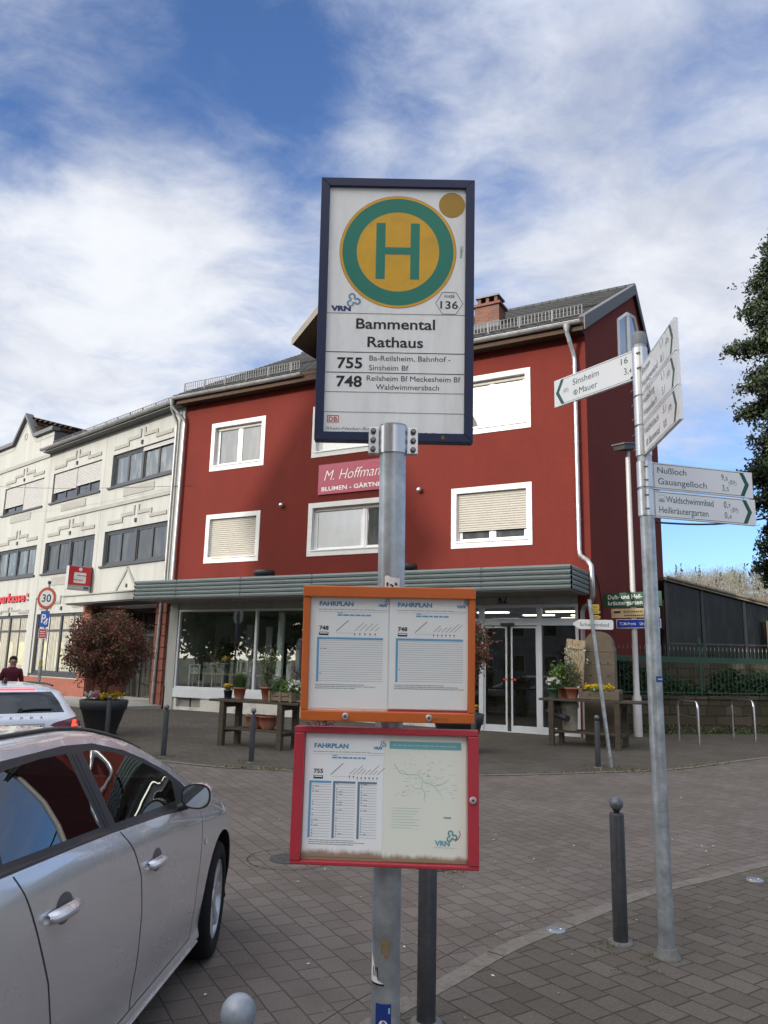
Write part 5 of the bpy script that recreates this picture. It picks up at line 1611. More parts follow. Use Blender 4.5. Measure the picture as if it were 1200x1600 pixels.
def f_grass(g):
    for k in range(420):
        a, q = rnd.uniform(0, 6.28), rnd.random() * .10; l = rnd.uniform(.22, .36); s_ = rnd.uniform(.02, .18)
        b0 = Vector((q * math.cos(a), q * math.sin(a), 0)); tp = b0 + Vector((s_ * math.cos(a), s_ * math.sin(a), l))
        w_ = Vector((-math.sin(a), math.cos(a), 0)) * .006
        g.add([b0 - w_, b0 + w_, tp], [(0, 1, 2)], lf_green if rnd.random() < .7 else lf_dark)
def f_tall(hh, spread, mats, nst=9, flower=None):
    def f(g):
        for k in range(nst):
            a = rnd.uniform(0, 6.28); s_ = rnd.uniform(.2, 1) * spread; l = hh * rnd.uniform(.6, 1)
            tip = Vector((s_ * math.cos(a), s_ * math.sin(a), l)); mid = tip * .5 + Vector((rnd.gauss(0, .02), rnd.gauss(0, .02), .03))
            g.tube([(0, 0, 0), mid, tip], [.006, .005, .002], bark, 5)
            for j in range(30):
                t_ = rnd.uniform(.12, 1.0); p = tip * t_ + Vector((rnd.gauss(0, .04), rnd.gauss(0, .04), rnd.gauss(0, .02)))
                leaf_quad(g, p, .05, rnd.choice(mats), .6, .45, rnd)
            if flower:
                for j in range(2):
                    p = tip * rnd.uniform(.7, 1)
                    for q in range(5): leaf_quad(g, p + Vector((rnd.gauss(0, .012), rnd.gauss(0, .012), rnd.gauss(0, .012))), .035, flower, 1, .9, rnd)
    return f
def f_bush(r, mats, n=60, sz=.05, flower=None):
    def f(g):
        leaf_ball(g, (0, 0, r * .8), r, r * .8, n, 9, sz, mats, rnd, .5, r * .2)
        if flower:
            for k in range(34):
                d = Vector((rnd.gauss(0, 1), rnd.gauss(0, 1), abs(rnd.gauss(0, 1)))).normalized(); p = Vector((0, 0, r * .8)) + Vector((d.x * r, d.y * r, d.z * r * .95))
                for q in range(6): leaf_quad(g, p + Vector((rnd.gauss(0, .012), rnd.gauss(0, .012), rnd.gauss(0, .01))), .045, flower, 1, .9, rnd)
    return f
h1 = .868
blk = M('black plastic pot', (.018, .018, .020), .5)
pot(-4.24, -6.72, h1, .07, .085, .16, blk, 'small black pot with orange flowers at the left end of the bench'); potplant(-4.24, -6.72, h1 + .145, 'orange yellow flowers in the small black pot', f_yellow, 'potted_flowers', 'flowers')
pot(-3.99, -6.68, h1, .085, .125, .22, terra, 'terracotta pot with a tuft of grass on the window bench'); potplant(-3.99, -6.68, h1 + .20, 'tuft of green grass in the left terracotta pot', f_grass, 'potted_grass')
pot(-3.36, -6.62, h1, .09, .14, .25, terra, 'taller terracotta pot with a leafy shoot on the window bench'); potplant(-3.36, -6.62, h1 + .23, 'tall grey green shoots in the taller terracotta pot', f_tall(.78, .24, [lf_sage, lf_green, lf_green], 20), 'potted_shoots')
cr = thing('wooden_crate', 'slatted wooden crate of green plants on the window bench', 'crate', rl(-2.88, -6.70, h1), ROT_RED)
g = MB()
for s_ in (-1, 1):
    for z in (.02, .105): g.box(-.27, .27, s_ * .16 - .008, s_ * .16 + .008, z, z + .07, crate_wood)
for s_ in (-1, 1): g.box(s_ * .262 - .008, s_ * .262 + .008, -.15, .15, .02, .175, crate_wood)
for x in (-.24, 0, .24): g.box(x - .025, x + .025, -.185, -.169, 0, .19, crate_wood)
g.box(-.26, .26, -.15, .15, .02, .03, crate_wood); g.build('slat_box', cr)
potplant(-3.02, -6.70, h1 + .10, 'feathery dark green herb in the crate', f_bush(.20, [lf_green, lf_dark], 90, .04), 'potted_herb')
potplant(-2.84, -6.70, h1 + .10, 'bright green lettuce like plant in the middle of the crate', f_bush(.17, [lf_bright], 60, .07), 'potted_herb')
potplant(-2.68, -6.70, h1 + .10, 'yellow green tuft at the right end of the crate', f_bush(.16, [lf_bright, lf_green], 60, .055, pet_white), 'potted_herb')
for x, lb in ((-3.60, 'left of the two terracotta bowls on the bench shelf'), (-3.30, 'right of the two terracotta bowls on the bench shelf')):
    t = thing('terracotta_bowl', lb, 'bowl', rl(x, -6.64, .338))
    g = MB(); g.lathe([(.11, 0), (.17, .10), (.185, .22), (.195, .22), (.195, .25), (.17, .25), (.15, .1), (.001, .05)], terra, 26); g.build('bowl_body', t)
potplant(-2.58, -5.9, .25, 'pink flowers standing behind the window bench', f_bush(.24, [lf_green, lf_olive], 50, .05, pet_pink), 'potted_flowers', 'flowers')
pot(-2.58, -5.9, .004, .16, .20, .27, old_wood, 'wooden tub of pink flowers behind the window bench')
# right bench
h2 = .968
grn = M('green pot', (.045, .095, .050), .5)
pot(.90, -2.20, h2, .085, .115, .20, grn, 'green pot of white flowers at the left end of the door bench'); potplant(.90, -2.20, h2 + .18, 'white blossoms in the green pot', f_bush(.14, [lf_green], 40, .045, pet_white), 'potted_flowers', 'flowers')
pot(1.02, -1.85, h2, .10, .13, .22, terra, 'terracotta pot behind the green pot on the door bench'); potplant(1.02, -1.85, h2 + .2, 'bright green fern behind the white flowers', f_bush(.32, [lf_bright, lf_green], 110, .08), 'potted_fern')
pot(1.30, -2.16, h2, .10, .15, .23, terra, 'terracotta pot with a thin flowering bush on the door bench'); potplant(1.30, -2.16, h2 + .21, 'thin tall white flowering bush in the terracotta pot', f_tall(1.0, .42, [lf_sage, lf_olive], 12, pet_white), 'potted_bush')
tr = thing('stone_trough', 'low stone trough of yellow flowers on the door bench', 'planter', rl(1.88, -2.10, h2), ROT_RED)
sand = M('weathered sandstone', (.155, .122, .090), .9, 0, .25, 3, bump=.6, bscale=25, dirt=(.075, .068, .045), dirt_amt=.85, dirt_scale=3)
g = MB(); g.box(-.42, .42, -.17, .17, 0, .16, sand); g.box(-.42, -.34, -.18, .18, 0, .22, sand); g.box(.34, .42, -.18, .18, 0, .22, sand); g.build('trough_body', tr, .012)
def f_y2(g):
    leaf_ball(g, (0, 0, .03), .28, .06, 40, 8, .045, [lf_green, lf_bright], rnd, .5, .03)
    for k in range(90):
        c = Vector((rnd.uniform(-.30, .30), rnd.gauss(0, .07), .08 + rnd.uniform(0, .08)))
        for j in range(5): leaf_quad(g, c + Vector((rnd.gauss(0, .015), rnd.gauss(0, .015), rnd.gauss(0, .01))), .045, pet_yellow, 1, .9, rnd)
t = potplant(1.85, -2.10, h2 + .15, 'bright yellow flowers in the stone trough', f_y2, 'bedding_flowers', 'flowers'); t.rotation_euler = (0, 0, ROT_RED)
# stone slab, plank, concrete pipe
t = thing('stone_slab', 'round topped weathered sandstone slab standing behind the door bench', 'stone slab', rl(1.70, -1.30, .004), ROT_RED)
out = [(-.34, 0), (.34, 0), (.34, 2.02)] + [(.31 * math.cos(R(a)), 2.10 + .31 * math.sin(R(a))) for a in range(0, 181, 12)] + [(-.34, 2.02)]
g = MB(); g.prism(out, -.12, .12, sand)
for z in (1.98, 1.70, 1.2): g.box(-.35, .35, -.128, -.10, z - .012, z + .012, sand)
for z in (1.45, 1.72, 1.05):
    for x in (-.18, .02, .2): g.box(x - .03, x + .03, -.124, -.11, z - .012, z + .012, soil)
g.build('slab_body', t, .02)
t = thing('wooden_board', 'pale wooden board leaning upright behind the plants on the door bench', 'board', rl(1.20, -1.72, h2), ROT_RED)
plank = M('pale sawn board', (.36, .28, .18), .8, 0, .2, 3, stretch=(8, 8, 1), dirt=(.18, .13, .09), dirt_amt=.5, dirt_scale=5)
T = Matrix.Rotation(R(3), 4, 'Y') @ Matrix.Rotation(R(-5), 4, 'X')
g = MB(T); g.box(-.21, -.075, -.02, .02, .26, 1.27, plank); g.box(-.07, .065, -.02, .02, .0, 1.26, plank); g.box(.07, .21, -.02, .02, .26, 1.25, plank); g.box(-.2, .2, -.04, -.02, 1.05, 1.13, plank); g.box(-.2, .2, -.04, -.02, .5, .58, plank); g.build('board_body', t, .004)
conc = M('rough concrete', (.30, .27, .225), .9, 0, .2, 4, bump=.4, bscale=30)
t = thing('concrete_pipe', 'upright pale concrete pipe under the door bench', 'pipe', rl(1.20, -2.02, .31)); g = MB(); g.lathe([(.155, 0), (.165, .45), (.19, .46), (.19, .58), (.13, .58), (.13, .2), (.001, .2)], conc, 24); g.build('pipe_body', t)
t = thing('drain_pipe', 'short black drain pipe lying across the door bench shelf', 'pipe', rl(1.05, -2.30, .62), ROT_RED); g = MB(); g.tube([(-.32, .3, .06), (.22, -.16, -.05)], .065, black_drum, 16); g.build('pipe_body', t)

# ---------------------------------------------------------------- things in the shop window
lan_w = M('white lantern', (.36, .41, .385), .5, 0, .05)
def lantern(x, y, z, h, w, lab, roof):
    t = thing('lantern', lab, 'lantern', rl(x, y, z), ROT_RED + R(20))
    g = MB(); a = w / 2
    for sx in (-1, 1):
        for sy in (-1, 1): g.box(sx * a - .02, sx * a + .02, sy * a - .02, sy * a + .02, 0, h, lan_w)
    g.box(-a, a, -a, a, 0, .05, lan_w); g.box(-a - .02, a + .02, -a - .02, a + .02, h, h + .03, lan_w)
    for k in range(4):
        T = Matrix.Rotation(R(90 * k), 4, 'Z'); q = MB(T)
        q.box(-a, a, -a - .012, -a + .012, h * .62, h * .66, lan_w)
        for aa in (20, 55, 90, 125, 160): q.stroke([(0, h * .66), (a * .95 * math.cos(R(aa)), h * .66 + a * .95 * math.sin(R(aa)))], .018, -a - .002, lan_w)
        pts = [(a * .95 * math.cos(R(b_)), h * .66 + a * .95 * math.sin(R(b_))) for b_ in range(0, 181, 15)]; q.stroke(pts, .022, -a - .003, lan_w)
        o_ = len(g.v); g.v += q.v; g.mi(lan_w)
        for f_ in q.f: g.f.append(tuple(o_ + i for i in f_)); g.m.append(0); g.s.append(False)
    g.build('frame', t)
    if roof:
        g = MB(); g.lathe([(a * 1.5, h + .03), (a * .95, h + .16), (.05, h + .26), (.03, h + .32), (.001, h + .34)], dark_frame, 4, a0=R(45), smooth=False); g.build('lantern_roof', t)
lantern(-11.72, .62, .67, .72, .34, 'white wooden lantern at the left corner of the shop window', False)
lantern(-11.05, .95, .67, .70, .34, 'dimmer white lantern behind the corner lantern', False)
lantern(-9.85, .70, 1.16, .58, .32, 'white lantern with a black roof on the window shelf', True)
t = thing('window_shelf', 'wooden display shelf inside the left shop window', 'shelf', rl(-10.2, .75, 0), ROT_RED)
g = MB(); g.box(-1.2, 1.2, -.25, .25, 1.11, 1.15, crate_wood); 
for x in (-1.1, 1.1): g.box(x - .03, x + .03, -.2, .2, .02, 1.11, dark_frame)
g.build('shelf_board', t)
zincpot = M('zinc pot', (.24, .27, .27), .5, .5, .2, 5)
pot(-11.02, .62, 1.155, .10, .15, .30, zincpot, 'grey zinc pot with bare twigs on the window shelf'); potplant(-11.02, .62, 1.43, 'bare twigs in the zinc pot', lambda g: [g.tube([(0, 0, 0), (rnd.gauss(0, .12), rnd.gauss(0, .05), .35), (rnd.gauss(0, .25), rnd.gauss(0, .05), .75)], [.006, .005, .002], plank, 5) for k in range(9)], 'twigs')
pot(-10.52, .62, 1.155, .11, .17, .32, zincpot, 'wider zinc pot with pale flowers on the window shelf'); potplant(-10.52, .62, 1.45, 'pale yellow flowers in the wider zinc pot', f_bush(.14, [lf_sage], 20, .04, pet_yellow), 'potted_flowers', 'flowers')
for k, (x, lb, mats, fl) in enumerate(((-7.9, 'pink flowers inside the second shop window pane', [lf_dark, lf_ivy], pet_pink), (-7.0, 'leafy plant inside the second shop window pane', [lf_ivy, lf_green], None), (-6.3, 'rose coloured flowers deeper in the shop window', [lf_dark], pet_pink))):
    pot(x, 1.0 + .2 * k, .70, .12, .16, .3, zincpot, 'zinc pot below the ' + lb); potplant(x, 1.0 + .2 * k, .98, lb, f_bush(.28, mats, 60, .07, fl), 'window_plant')

rnd = random.Random(91)
for k, (x, y, z, r, mats, fl, lb) in enumerate((
        (-8.55, .75, .72, .22, [lf_green, lf_bright], pet_white, 'white flowering plant inside the shop window by its first mullion'),
        (-7.45, .70, .72, .26, [lf_ivy, lf_green], None, 'dark leafy plant in the second pane, left of the pink flowers'),
        (-6.75, .65, .72, .20, [lf_bright, lf_green], pet_yellow, 'yellow flowering plant low in the second shop pane'),
        (-11.35, 1.7, 1.5, .42, [lf_ivy, lf_olive], None, 'large hanging green plant deep in the first shop pane'),
        (-8.3, 2.0, 1.9, .50, [lf_green, lf_ivy], None, 'tall green foliage plant behind the first mullion'),
        (-7.2, 2.4, 1.7, .48, [lf_olive, lf_ivy], None, 'olive green foliage plant deep in the second pane'),
        (.45, 1.2, .9, .34, [lf_green, lf_ivy], pet_pink, 'pink flowering plant inside the pane right of the doors'))):
    t = potplant(x, y, z, lb, f_bush(r, mats, int(60 + 120 * r), .08, fl), 'window_plant')
    pt_ = MB(); pt_.lathe([(.10, -.02), (.15, .02), (.15, .05)], zincpot, 14) if z < 1 else pt_.tube([(0, 0, .1), (0, 0, -z + .02)], .03, bark, 8); pt_.build('pot' if z < 1 else 'stem', t)
for k, (x, w_, h_) in enumerate(((-11.9, .5, .8), (-8.75, .5, .5), (-6.2, .6, .9))):
    t = thing('display_crate', ('stacked wooden crates at the left end behind the shop window', 'low wooden crate behind the first shop mullion', 'tall crate stand further right behind the shop window')[k], 'crate', rl(x, 1.5, .02), ROT_RED)
    g = MB()
    for j in range(int(h_ / .16)):
        for s_ in (-1, 1): g.box(0, w_, s_ * .2 - .01, s_ * .2 + .01, j * .16, j * .16 + .12, crate_wood)
    for x2 in (0, w_): g.box(x2 - .02, x2 + .02, -.2, .2, 0, h_, crate_wood)
    g.build('slat_box', t)

# ---------------------------------------------------------------- leaning pool signpost
t = thing('pool_signpost', 'leaning thin galvanised post with white arrow sign Schwimmbad', 'signpost', (3.88, 13.33, .004))
lean = math.atan2(.29, 2.77)
g = MB(); g.tube([(0, 0, 0), (-.29, 0, 2.78)], .032, galv, 14); g.build('post', t)
g = MB(); x0, x1 = -.57, .125; z0, z1 = 2.275, 2.440; zc = (z0 + z1) / 2
out = [(x0, zc + .014), (x0, zc - .014), (x0 + .11, z0), (x1 - .02, z0), (x1, z0 + .02), (x1, z1 - .02), (x1 - .02, z1), (x0 + .11, z1)]
g.prism(out, .036, .044, sticker_white)
g.text('Schwimmbad', -.455, zc - .034, .0352, text_green, h=.062, w=.50); g.build('arrow_sign', t)
g = MB(); g.flat(-.27, -.245, 1.25, 1.28, -.04, vrn_pale); g.build('sticker', t)
hk = M('yellow hiking sign', (.50, .36, .05), .5, 0, .1, 8)
for z, kind in ((2.66, 0), (2.575, 1), (2.485, 2)):
    g = MB()
    if kind == 0: g.box(-.24, -.11, .036, .042, z - .045, z + .045, hk)
    else: g.prism([(-.25, z - .035), (-.13, z - .035), (-.085, z), (-.13, z + .035), (-.25, z + .035)], .036, .042, hk)
    for k in range(2): g.flat(-.21, -.14, z - .018 + .02 * k, z - .012 + .02 * k, .0355, black_ink)
    g.build('trail_sign', t)

# ---------------------------------------------------------------- lamp post
t = thing('lamp_post', 'tall pale lamp post with three place signs beside the red side wall', 'lamp post', (6.30, 19.30, .004))
lp = M('pale grey lamp paint', (.47, .46, .45), .5, .1, .12, 3, dirt=(.28, .27, .25), dirt_amt=.4, dirt_scale=3)
g = MB(); g.lathe([(.105, 0), (.105, .93), (.075, 1.0), (.070, 1.6), (.060, 7.15)], lp, 20); g.build('post', t)
T = Matrix.Translation((0, 0, 7.2)) @ Matrix.Rotation(R(-47), 4, 'Z') @ Matrix.Rotation(R(12), 4, 'X')
g = MB(T); g.box(-.16, .16, -.42, .20, .0, .13, M('lamp housing', (.035, .035, .037), .5)); g.box(-.19, .19, -.46, .24, .13, .17, zinc_trim); g.build('lamp_head', t, .01)
tp = MB()
T = Matrix.Rotation(R(-44), 4, 'Z')
sg_green = M('dark green sign', (.018, .075, .040), .45, 0, .08, 4); sg_beige = M('beige sign', (.50, .38, .21), .5, 0, .08, 4); sg_blue = M('blue sign', (.012, .05, .36), .4, 0, .06, 4)
g = MB(T); y = -.10
g.box(-.74, .78, y, y + .015, 3.13, 3.49, sg_green); y2 = y - .003
g.text('Duft- und Heil-', -.63, 3.335, y2, sticker_white, h=.105, w=.92, bold=.012); g.text('kräutergarten', -.63, 3.185, y2, sticker_white, h=.105, w=.92, bold=.012)
g.poly([(x, y2, z) for x, z in ((.44, 3.19), (.52, 3.19), (.58, 3.26), (.55, 3.36), (.50, 3.46), (.42, 3.34), (.39, 3.25))], sticker_white); g.poly([(x, y2 - .002, z) for x, z in ((.47, 3.2), (.51, 3.2), (.53, 3.27), (.49, 3.38), (.46, 3.28))], sg_green)
g.build('herb_garden_sign', t)
g = MB(T); g.box(-.55, .72, y, y + .015, 2.86, 3.09, sg_beige); g.text('Schreinerei BECK', -.22, 2.985, y2, black_ink, h=.06, w=.82, bold=.01); g.flat(-.48, -.30, 2.98, 3.03, y2, black_ink)
x = -.2
while x < .55: g.flat(x, x + .04, 2.90, 2.93, y2, black_ink); x += .055
g.build('joinery_sign', t)
g = MB(T); g.box(-.42, .74, y, y + .015, 2.60, 2.82, sg_blue); g.frame(-.42, .74, 2.60, 2.82, .012, y - .003, y, sticker_white); g.text('TCM-Praxis', -.34, 2.675, y2 - .002, sticker_white, h=.075, w=.44, bold=.01); g.text('Ursula Riede', .20, 2.675, y2 - .002, sticker_white, h=.075, w=.46, bold=.01); g.build('practice_sign', t)

# ---------------------------------------------------------------- speed sign
t = thing('speed_sign', 'round 30 speed limit sign with blue parking plate by the bank', 'road sign', (-9.52, 22.0, 0))
g = MB(); g.tube([(0, 0, -.3), (0, 0, 3.62)], .033, galv, 14); g.tube([(0, 0, .9), (0, 0, 1.45)], .045, galv, 14); g.lathe([(.045, 3.60), (.045, 3.68), (.001, 3.69)], black_drum, 12); g.build('post', t)
T = Matrix.Rotation(R(-15), 4, 'Z')
sr = M('faded sign red', (.47, .085, .045), .45, 0, .05)
g = MB(T); g.lathe([(.31, -.05), (.31, -.035)], galv_light, 48, (0, 0, 3.19), 'y'); g.ring(0, 3.19, .225, .305, -.0515, sr); g.ring(0, 3.19, 0, .226, -.0512, sticker_white); g.text('30', 0, 3.085, -.053, black_ink, h=.215, w=.30, align='c', bold=.015); g.build('speed_plate', t)
pb = M('parking blue', (.012, .10, .42), .4, 0, .05)
g = MB(T); g.box(-.14, .14, -.05, -.035, 2.38, 2.83, pb); g.text('P', -.10, 2.50, -.052, sticker_white, h=.24, w=.15, bold=.02); g.ring(.05, 2.50, .03, .055, -.052, sticker_white, 20); g.stroke([(.0, 2.49), (.10, 2.60)], .05, -.0525, sticker_white); g.build('parking_plate', t)
g = MB(T); g.box(-.15, .13, -.05, -.035, 2.05, 2.33, M('red info plate', (.40, .05, .05), .45)); g.frame(-.15, .13, 2.05, 2.33, .014, -.052, -.05, sticker_white)
for z in (2.24, 2.19, 2.12): g.flat(-.10, .08, z, z + .018, -.0525, sticker_white)
g.build('info_plate', t)
g = MB(); wv = [(.0465 * math.sin(R(a)), -.0465 * math.cos(R(a)), z) for a in range(-60, 61, 20) for z in (1.30, 1.42)]; g.add(wv, [(2 * i, 2 * i + 2, 2 * i + 3, 2 * i + 1) for i in range(6)], hk); g.build('sticker', t)

# ---------------------------------------------------------------- wall, fence, ivy, cycle stands
FA, FB = Vector((5.75, 20.15, 0)), Vector((14.5, 22.2, 0))
fd = (FB - FA).normalized(); frot = math.atan2(fd.y, fd.x); FL = (FB - FA).length
stone_m = M_brick('mossy sandstone wall', (.044, .035, .025), (.080, .062, .044), (.026, .024, .016), .55, .26, .018, 0, 'xz', .7, .95, 1.0, .55, stain=(.036, .046, .014), stain_amt=.9, dist=.14)
t = thing('stone_wall', 'low mossy sandstone wall below the green iron fence', 'wall', FA, frot)
g = MB(); g.box(0, FL, 0, .35, -.05, .86, stone_m); g.build('masonry', t, .01)
g = MB(); x = 0
while x < FL:
    w_ = random.uniform(.7, 1.1); g.box(x, min(x + w_ - .01, FL), -.04, .39, .86, .95 + random.uniform(-.008, .008), stone_m); x += w_
g.build('coping', t, .015)
iron_green = M('dark green iron', (.020, .060, .040), .5, .2, .25, 8, dirt=(.07, .05, .03), dirt_amt=.3, dirt_scale=6)
t = thing('iron_fence', 'dark green iron fence with spiked pickets on the sandstone wall', 'fence', FA + Vector((0, 0, .95)) + Vector((-fd.y, fd.x, 0)) * .17, frot)
g = MB(); x = .05
while x < FL:
    g.tube([(x, 0, .0), (x, 0, 1.20)], .0095, iron_green, 6); g.lathe([(.012, 1.19), (.014, 1.21), (.001, 1.30)], pale_wood, 6, (x, 0, 0)); x += .125
g.build('picket', t)
g = MB(); g.box(0, FL, -.016, .016, .88, .985, iron_green); g.box(0, FL, -.02, .02, 0.99, 1.01, iron_green); g.box(0, FL, -.02, .02, .86, .878, iron_green); g.box(0, FL, -.012, .012, .06, .09, iron_green)
x = .06
while x < FL: g.ring(x, .932, 0, .016, -.0175, black_ink, 8); x += .125
g.build('rail', t)
for x in (.3, 2.95, 5.6, 8.2):
    g = MB(); g.box(x - .022, x + .022, -.022, .022, -.02, 1.30, iron_green); g.sphere((x, 0, 1.36), .045, iron_green, 8)
    g.prism([(x, 1.37), (x + .05, 1.45), (x, 1.56), (x - .05, 1.45)], -.01, .01, iron_green)
    for s_ in (-1, 1):
        g.tube([(x, 0, .55), (x + s_ * .10, 0, .75), (x + s_ * .05, 0, .86)], .010, iron_green, 5); g.tube([(x, 0, 1.05), (x + s_ * .09, 0, 1.14), (x + s_ * .04, 0, 1.22)], .010, iron_green, 5)
    g.build('fence_post', t)
rnd = random.Random(33)
nrm = Vector((-fd.y, fd.x, 0))
t = thing('ivy', 'dark ivy growing behind the green iron fence', 'ivy', FA + Vector((0, 0, .9)))
g = MB()
for k in range(2300):
    u_ = rnd.random() ** 1.25 * FL; top = 1.15 * max(.16, 1 - u_ / 3.6) + .22 * mnoise.noise(Vector((u_ * 1.3, 0, 3)))
    if u_ > 3.6: top = .62 + .3 * mnoise.noise(Vector((u_ * 1.1, 5, 3)))
    z = rnd.random() * max(.08, top); p = fd * u_ + nrm * rnd.uniform(.28, .75) + Vector((0, 0, z))
    for j in range(8): leaf_quad(g, p + Vector((rnd.gauss(0, .07), rnd.gauss(0, .07), rnd.gauss(0, .06))), .085, lf_ivy if rnd.random() < .8 else lf_dark, .2, .9, rnd)
g.build('leaves', t)
t = thing('garden_wall', 'brown rubble wall in the garden behind the iron fence', 'wall', (7.2, 23.2, -.1), R(4))
g = MB(); g.box(0, 9, 0, .3, 0, 2.05, stone_m); g.build('masonry', t)
weed_m = [lf_green, lf_ivy, moss_m]
t = bpy.data.objects.new('weeds', None); bpy.data.objects.remove(t)
g = MB()
for k in range(420):
    u_ = rnd.random() * FL; p = FA + fd * u_ - nrm * abs(rnd.gauss(0, .16)) - nrm * .03
    dens = .5 + .5 * mnoise.noise(Vector((u_ * .9, 1, 1)))
    if rnd.random() > dens + .25: continue
    hh = rnd.uniform(.04, .24)
    for j in range(7): leaf_quad(g, (p.x + rnd.gauss(0, .06), p.y + rnd.gauss(0, .06), .01 + rnd.random() * hh), .06, rnd.choice(weed_m), .8, .6, rnd)
def tuft(x, y, r, n, hh=.03, sz=.02):
    for k in range(n):
        a, q = rnd.uniform(0, 6.28), r * math.sqrt(rnd.random()); leaf_quad(g, (x + q * math.cos(a), y + q * math.sin(a), .008 + rnd.random() * hh), sz, rnd.choice((moss_m, moss_m, lf_green)), 1.2, .3, rnd)
for (x, y, r, n) in ((1.42, 5.03, .06, 50), (1.60, 4.83, .07, 40), (1.36, 4.98, .10, 26), (1.35, 4.6, .05, 14), (1.55, 4.62, .05, 14), (3.68, 13.25, .35, 130), (3.95, 13.2, .3, 100), (-2.04, 12.85, .22, 90), (-3.55, 13.3, .2, 60), (.62, 6.6, .12, 60), (-3.0, 15.2, .25, 60), (-2.3, 14.85, .4, 80), (-1.75, 14.6, .25, 60), (4.9, 16.1, .5, 140), (5.6, 17.0, .5, 140), (4.2, 16.4, .6, 60)): tuft(x, y, r, n, .04 if n > 55 else .012, .03 if n > 55 else .018)
for p in EDGE:
    if -6 < p.x < 7:
        nn_ = int(26 * max(0, .35 + mnoise.noise(Vector((p.x * .8, 3, 0)))))
        for k in range(nn_): leaf_quad(g, (p.x + rnd.gauss(0, .12), p.y + rnd.gauss(0, .05), .01 + rnd.random() * .02), .04, rnd.choice((moss_m, moss_m, leaf_dead)), 1, .6, rnd)
tag(g.build('weeds'), kind='stuff')
g = MB()
for k in range(230):
    x, y = rnd.uniform(-3, 8), rnd.uniform(3.4, 17)
    if rnd.random() < .5: x, y = rnd.uniform(-.8, 3.2), rnd.uniform(3.4, 8)
    s_ = rnd.uniform(.006, .018)
    a = rnd.uniform(0, 6.28); c, s2 = math.cos(a) * s_, math.sin(a) * s_
    g.add([(x - c, y - s2, .0125), (x + s2 * .5, y - c * .5, .0135), (x + c, y + s2, .0125), (x - s2 * .5, y + c * .5, .0150)], [(0, 1, 2, 3)], rnd.choice((leaf_dead, sticker_white, leaf_dead, plank)))
tag(g.build('litter'), kind='stuff')
steel_m = M('stainless tube', (.55, .55, .54), .25, .95, .08, 5)
def stand(lab, front, rear):
    t = thing('cycle_stand', lab, 'bike stand', (front.x, front.y, .004), math.atan2(rear.y - front.y, rear.x - front.x), 'hoop cycle stands before the sandstone wall')
    L = (rear - front).length; h = .93
    pts = [(0, 0, 0), (0, 0, h - .16)] + [(.16 - .16 * math.cos(R(a)), 0, h - .16 + .16 * math.sin(R(a))) for a in range(15, 91, 15)] + [(L - .16 + .16 * math.sin(R(a)), 0, h - .16 + .16 * math.cos(R(a))) for a in range(0, 91, 15)] + [(L, 0, 0)]
    g = MB(); g.tube(pts, .028, steel_m, 12); g.build('hoop', t)
    g = MB(); g.tube([(.02, 0, h - .34), (L - .02, 0, h - .34)], .012, steel_m, 8); g.build('cross_bar', t)
stand('left of the two steel hoop cycle stands before the sandstone wall', Vector((7.05, 17.50)), Vector((7.02, 18.58)))
stand('right of the two steel hoop cycle stands, nearest the photo edge', Vector((8.86, 18.70)), Vector((8.86, 19.85)))

# ---------------------------------------------------------------- covered terrace behind the fence
t = thing('glazed_shelter', 'dark glazed lean-to shelter behind the fence with a pale roof edge', 'shelter', (8.85, 24.0, 0))
shel = M_glass('smoked panel', refl=.025, base=(.007, .008, .009), rough=.12, base2=(.017, .017, .016))
g = MB(); xs_ = [0, 1.12, 2.42, 3.7, 5.2]
zt = lambda x: 4.38 - .235 * x
for i in range(4):
    a, b_ = xs_[i], xs_[i + 1]
    p = MB(); p.add([(a + .05, 0, 1.2), (b_ - .05, 0, 1.2), (b_ - .05, 0, zt(b_) - .06), (a + .05, 0, zt(a) - .06)], [(0, 1, 2, 3)], shel); p.build('glass_panel', t)
    p = MB(); p.box(a - .045, a + .045, -.045, .045, 0, zt(a), black_drum); p.build('post', t)
g.add([(-.1, -.18, zt(-.1) + .04), (5.4, -.18, zt(5.4) + .04), (5.4, 3.5, zt(5.4) + .04), (-.1, 3.5, zt(-.1) + .04), (-.1, -.18, zt(-.1) - .05), (5.4, -.18, zt(5.4) - .05), (5.4, 3.5, zt(5.4) - .05), (-.1, 3.5, zt(-.1) - .05)], [(0, 1, 2, 3), (4, 7, 6, 5), (0, 4, 5, 1), (1, 5, 6, 2), (3, 7, 4, 0)], pale_wood)
x = 0
while x < 5.3: g.tube([(x, -.2, zt(x) + .05), (x + .28, -.2, zt(x + .28) + .05)], .05, sand if int(x * 10) % 3 else pale_wood, 7); x += .30
g.build('roof', t)
g = MB(); g.box(0, 5.2, -.02, .02, 2.38, 2.43, dark_frame); g.build('rail', t); g = MB(); g.box(0, 5.2, 3.4, 3.5, 0, 3, room_dark); g.build('rear_panel', t)
g = MB(); g.box(3.0, 3.5, -.30, -.18, 1.6, 3.15, crate_wood); g.box(3.25, 3.32, -.33, -.30, 1.6, 3.0, sand); g.build('timber_panel', t)

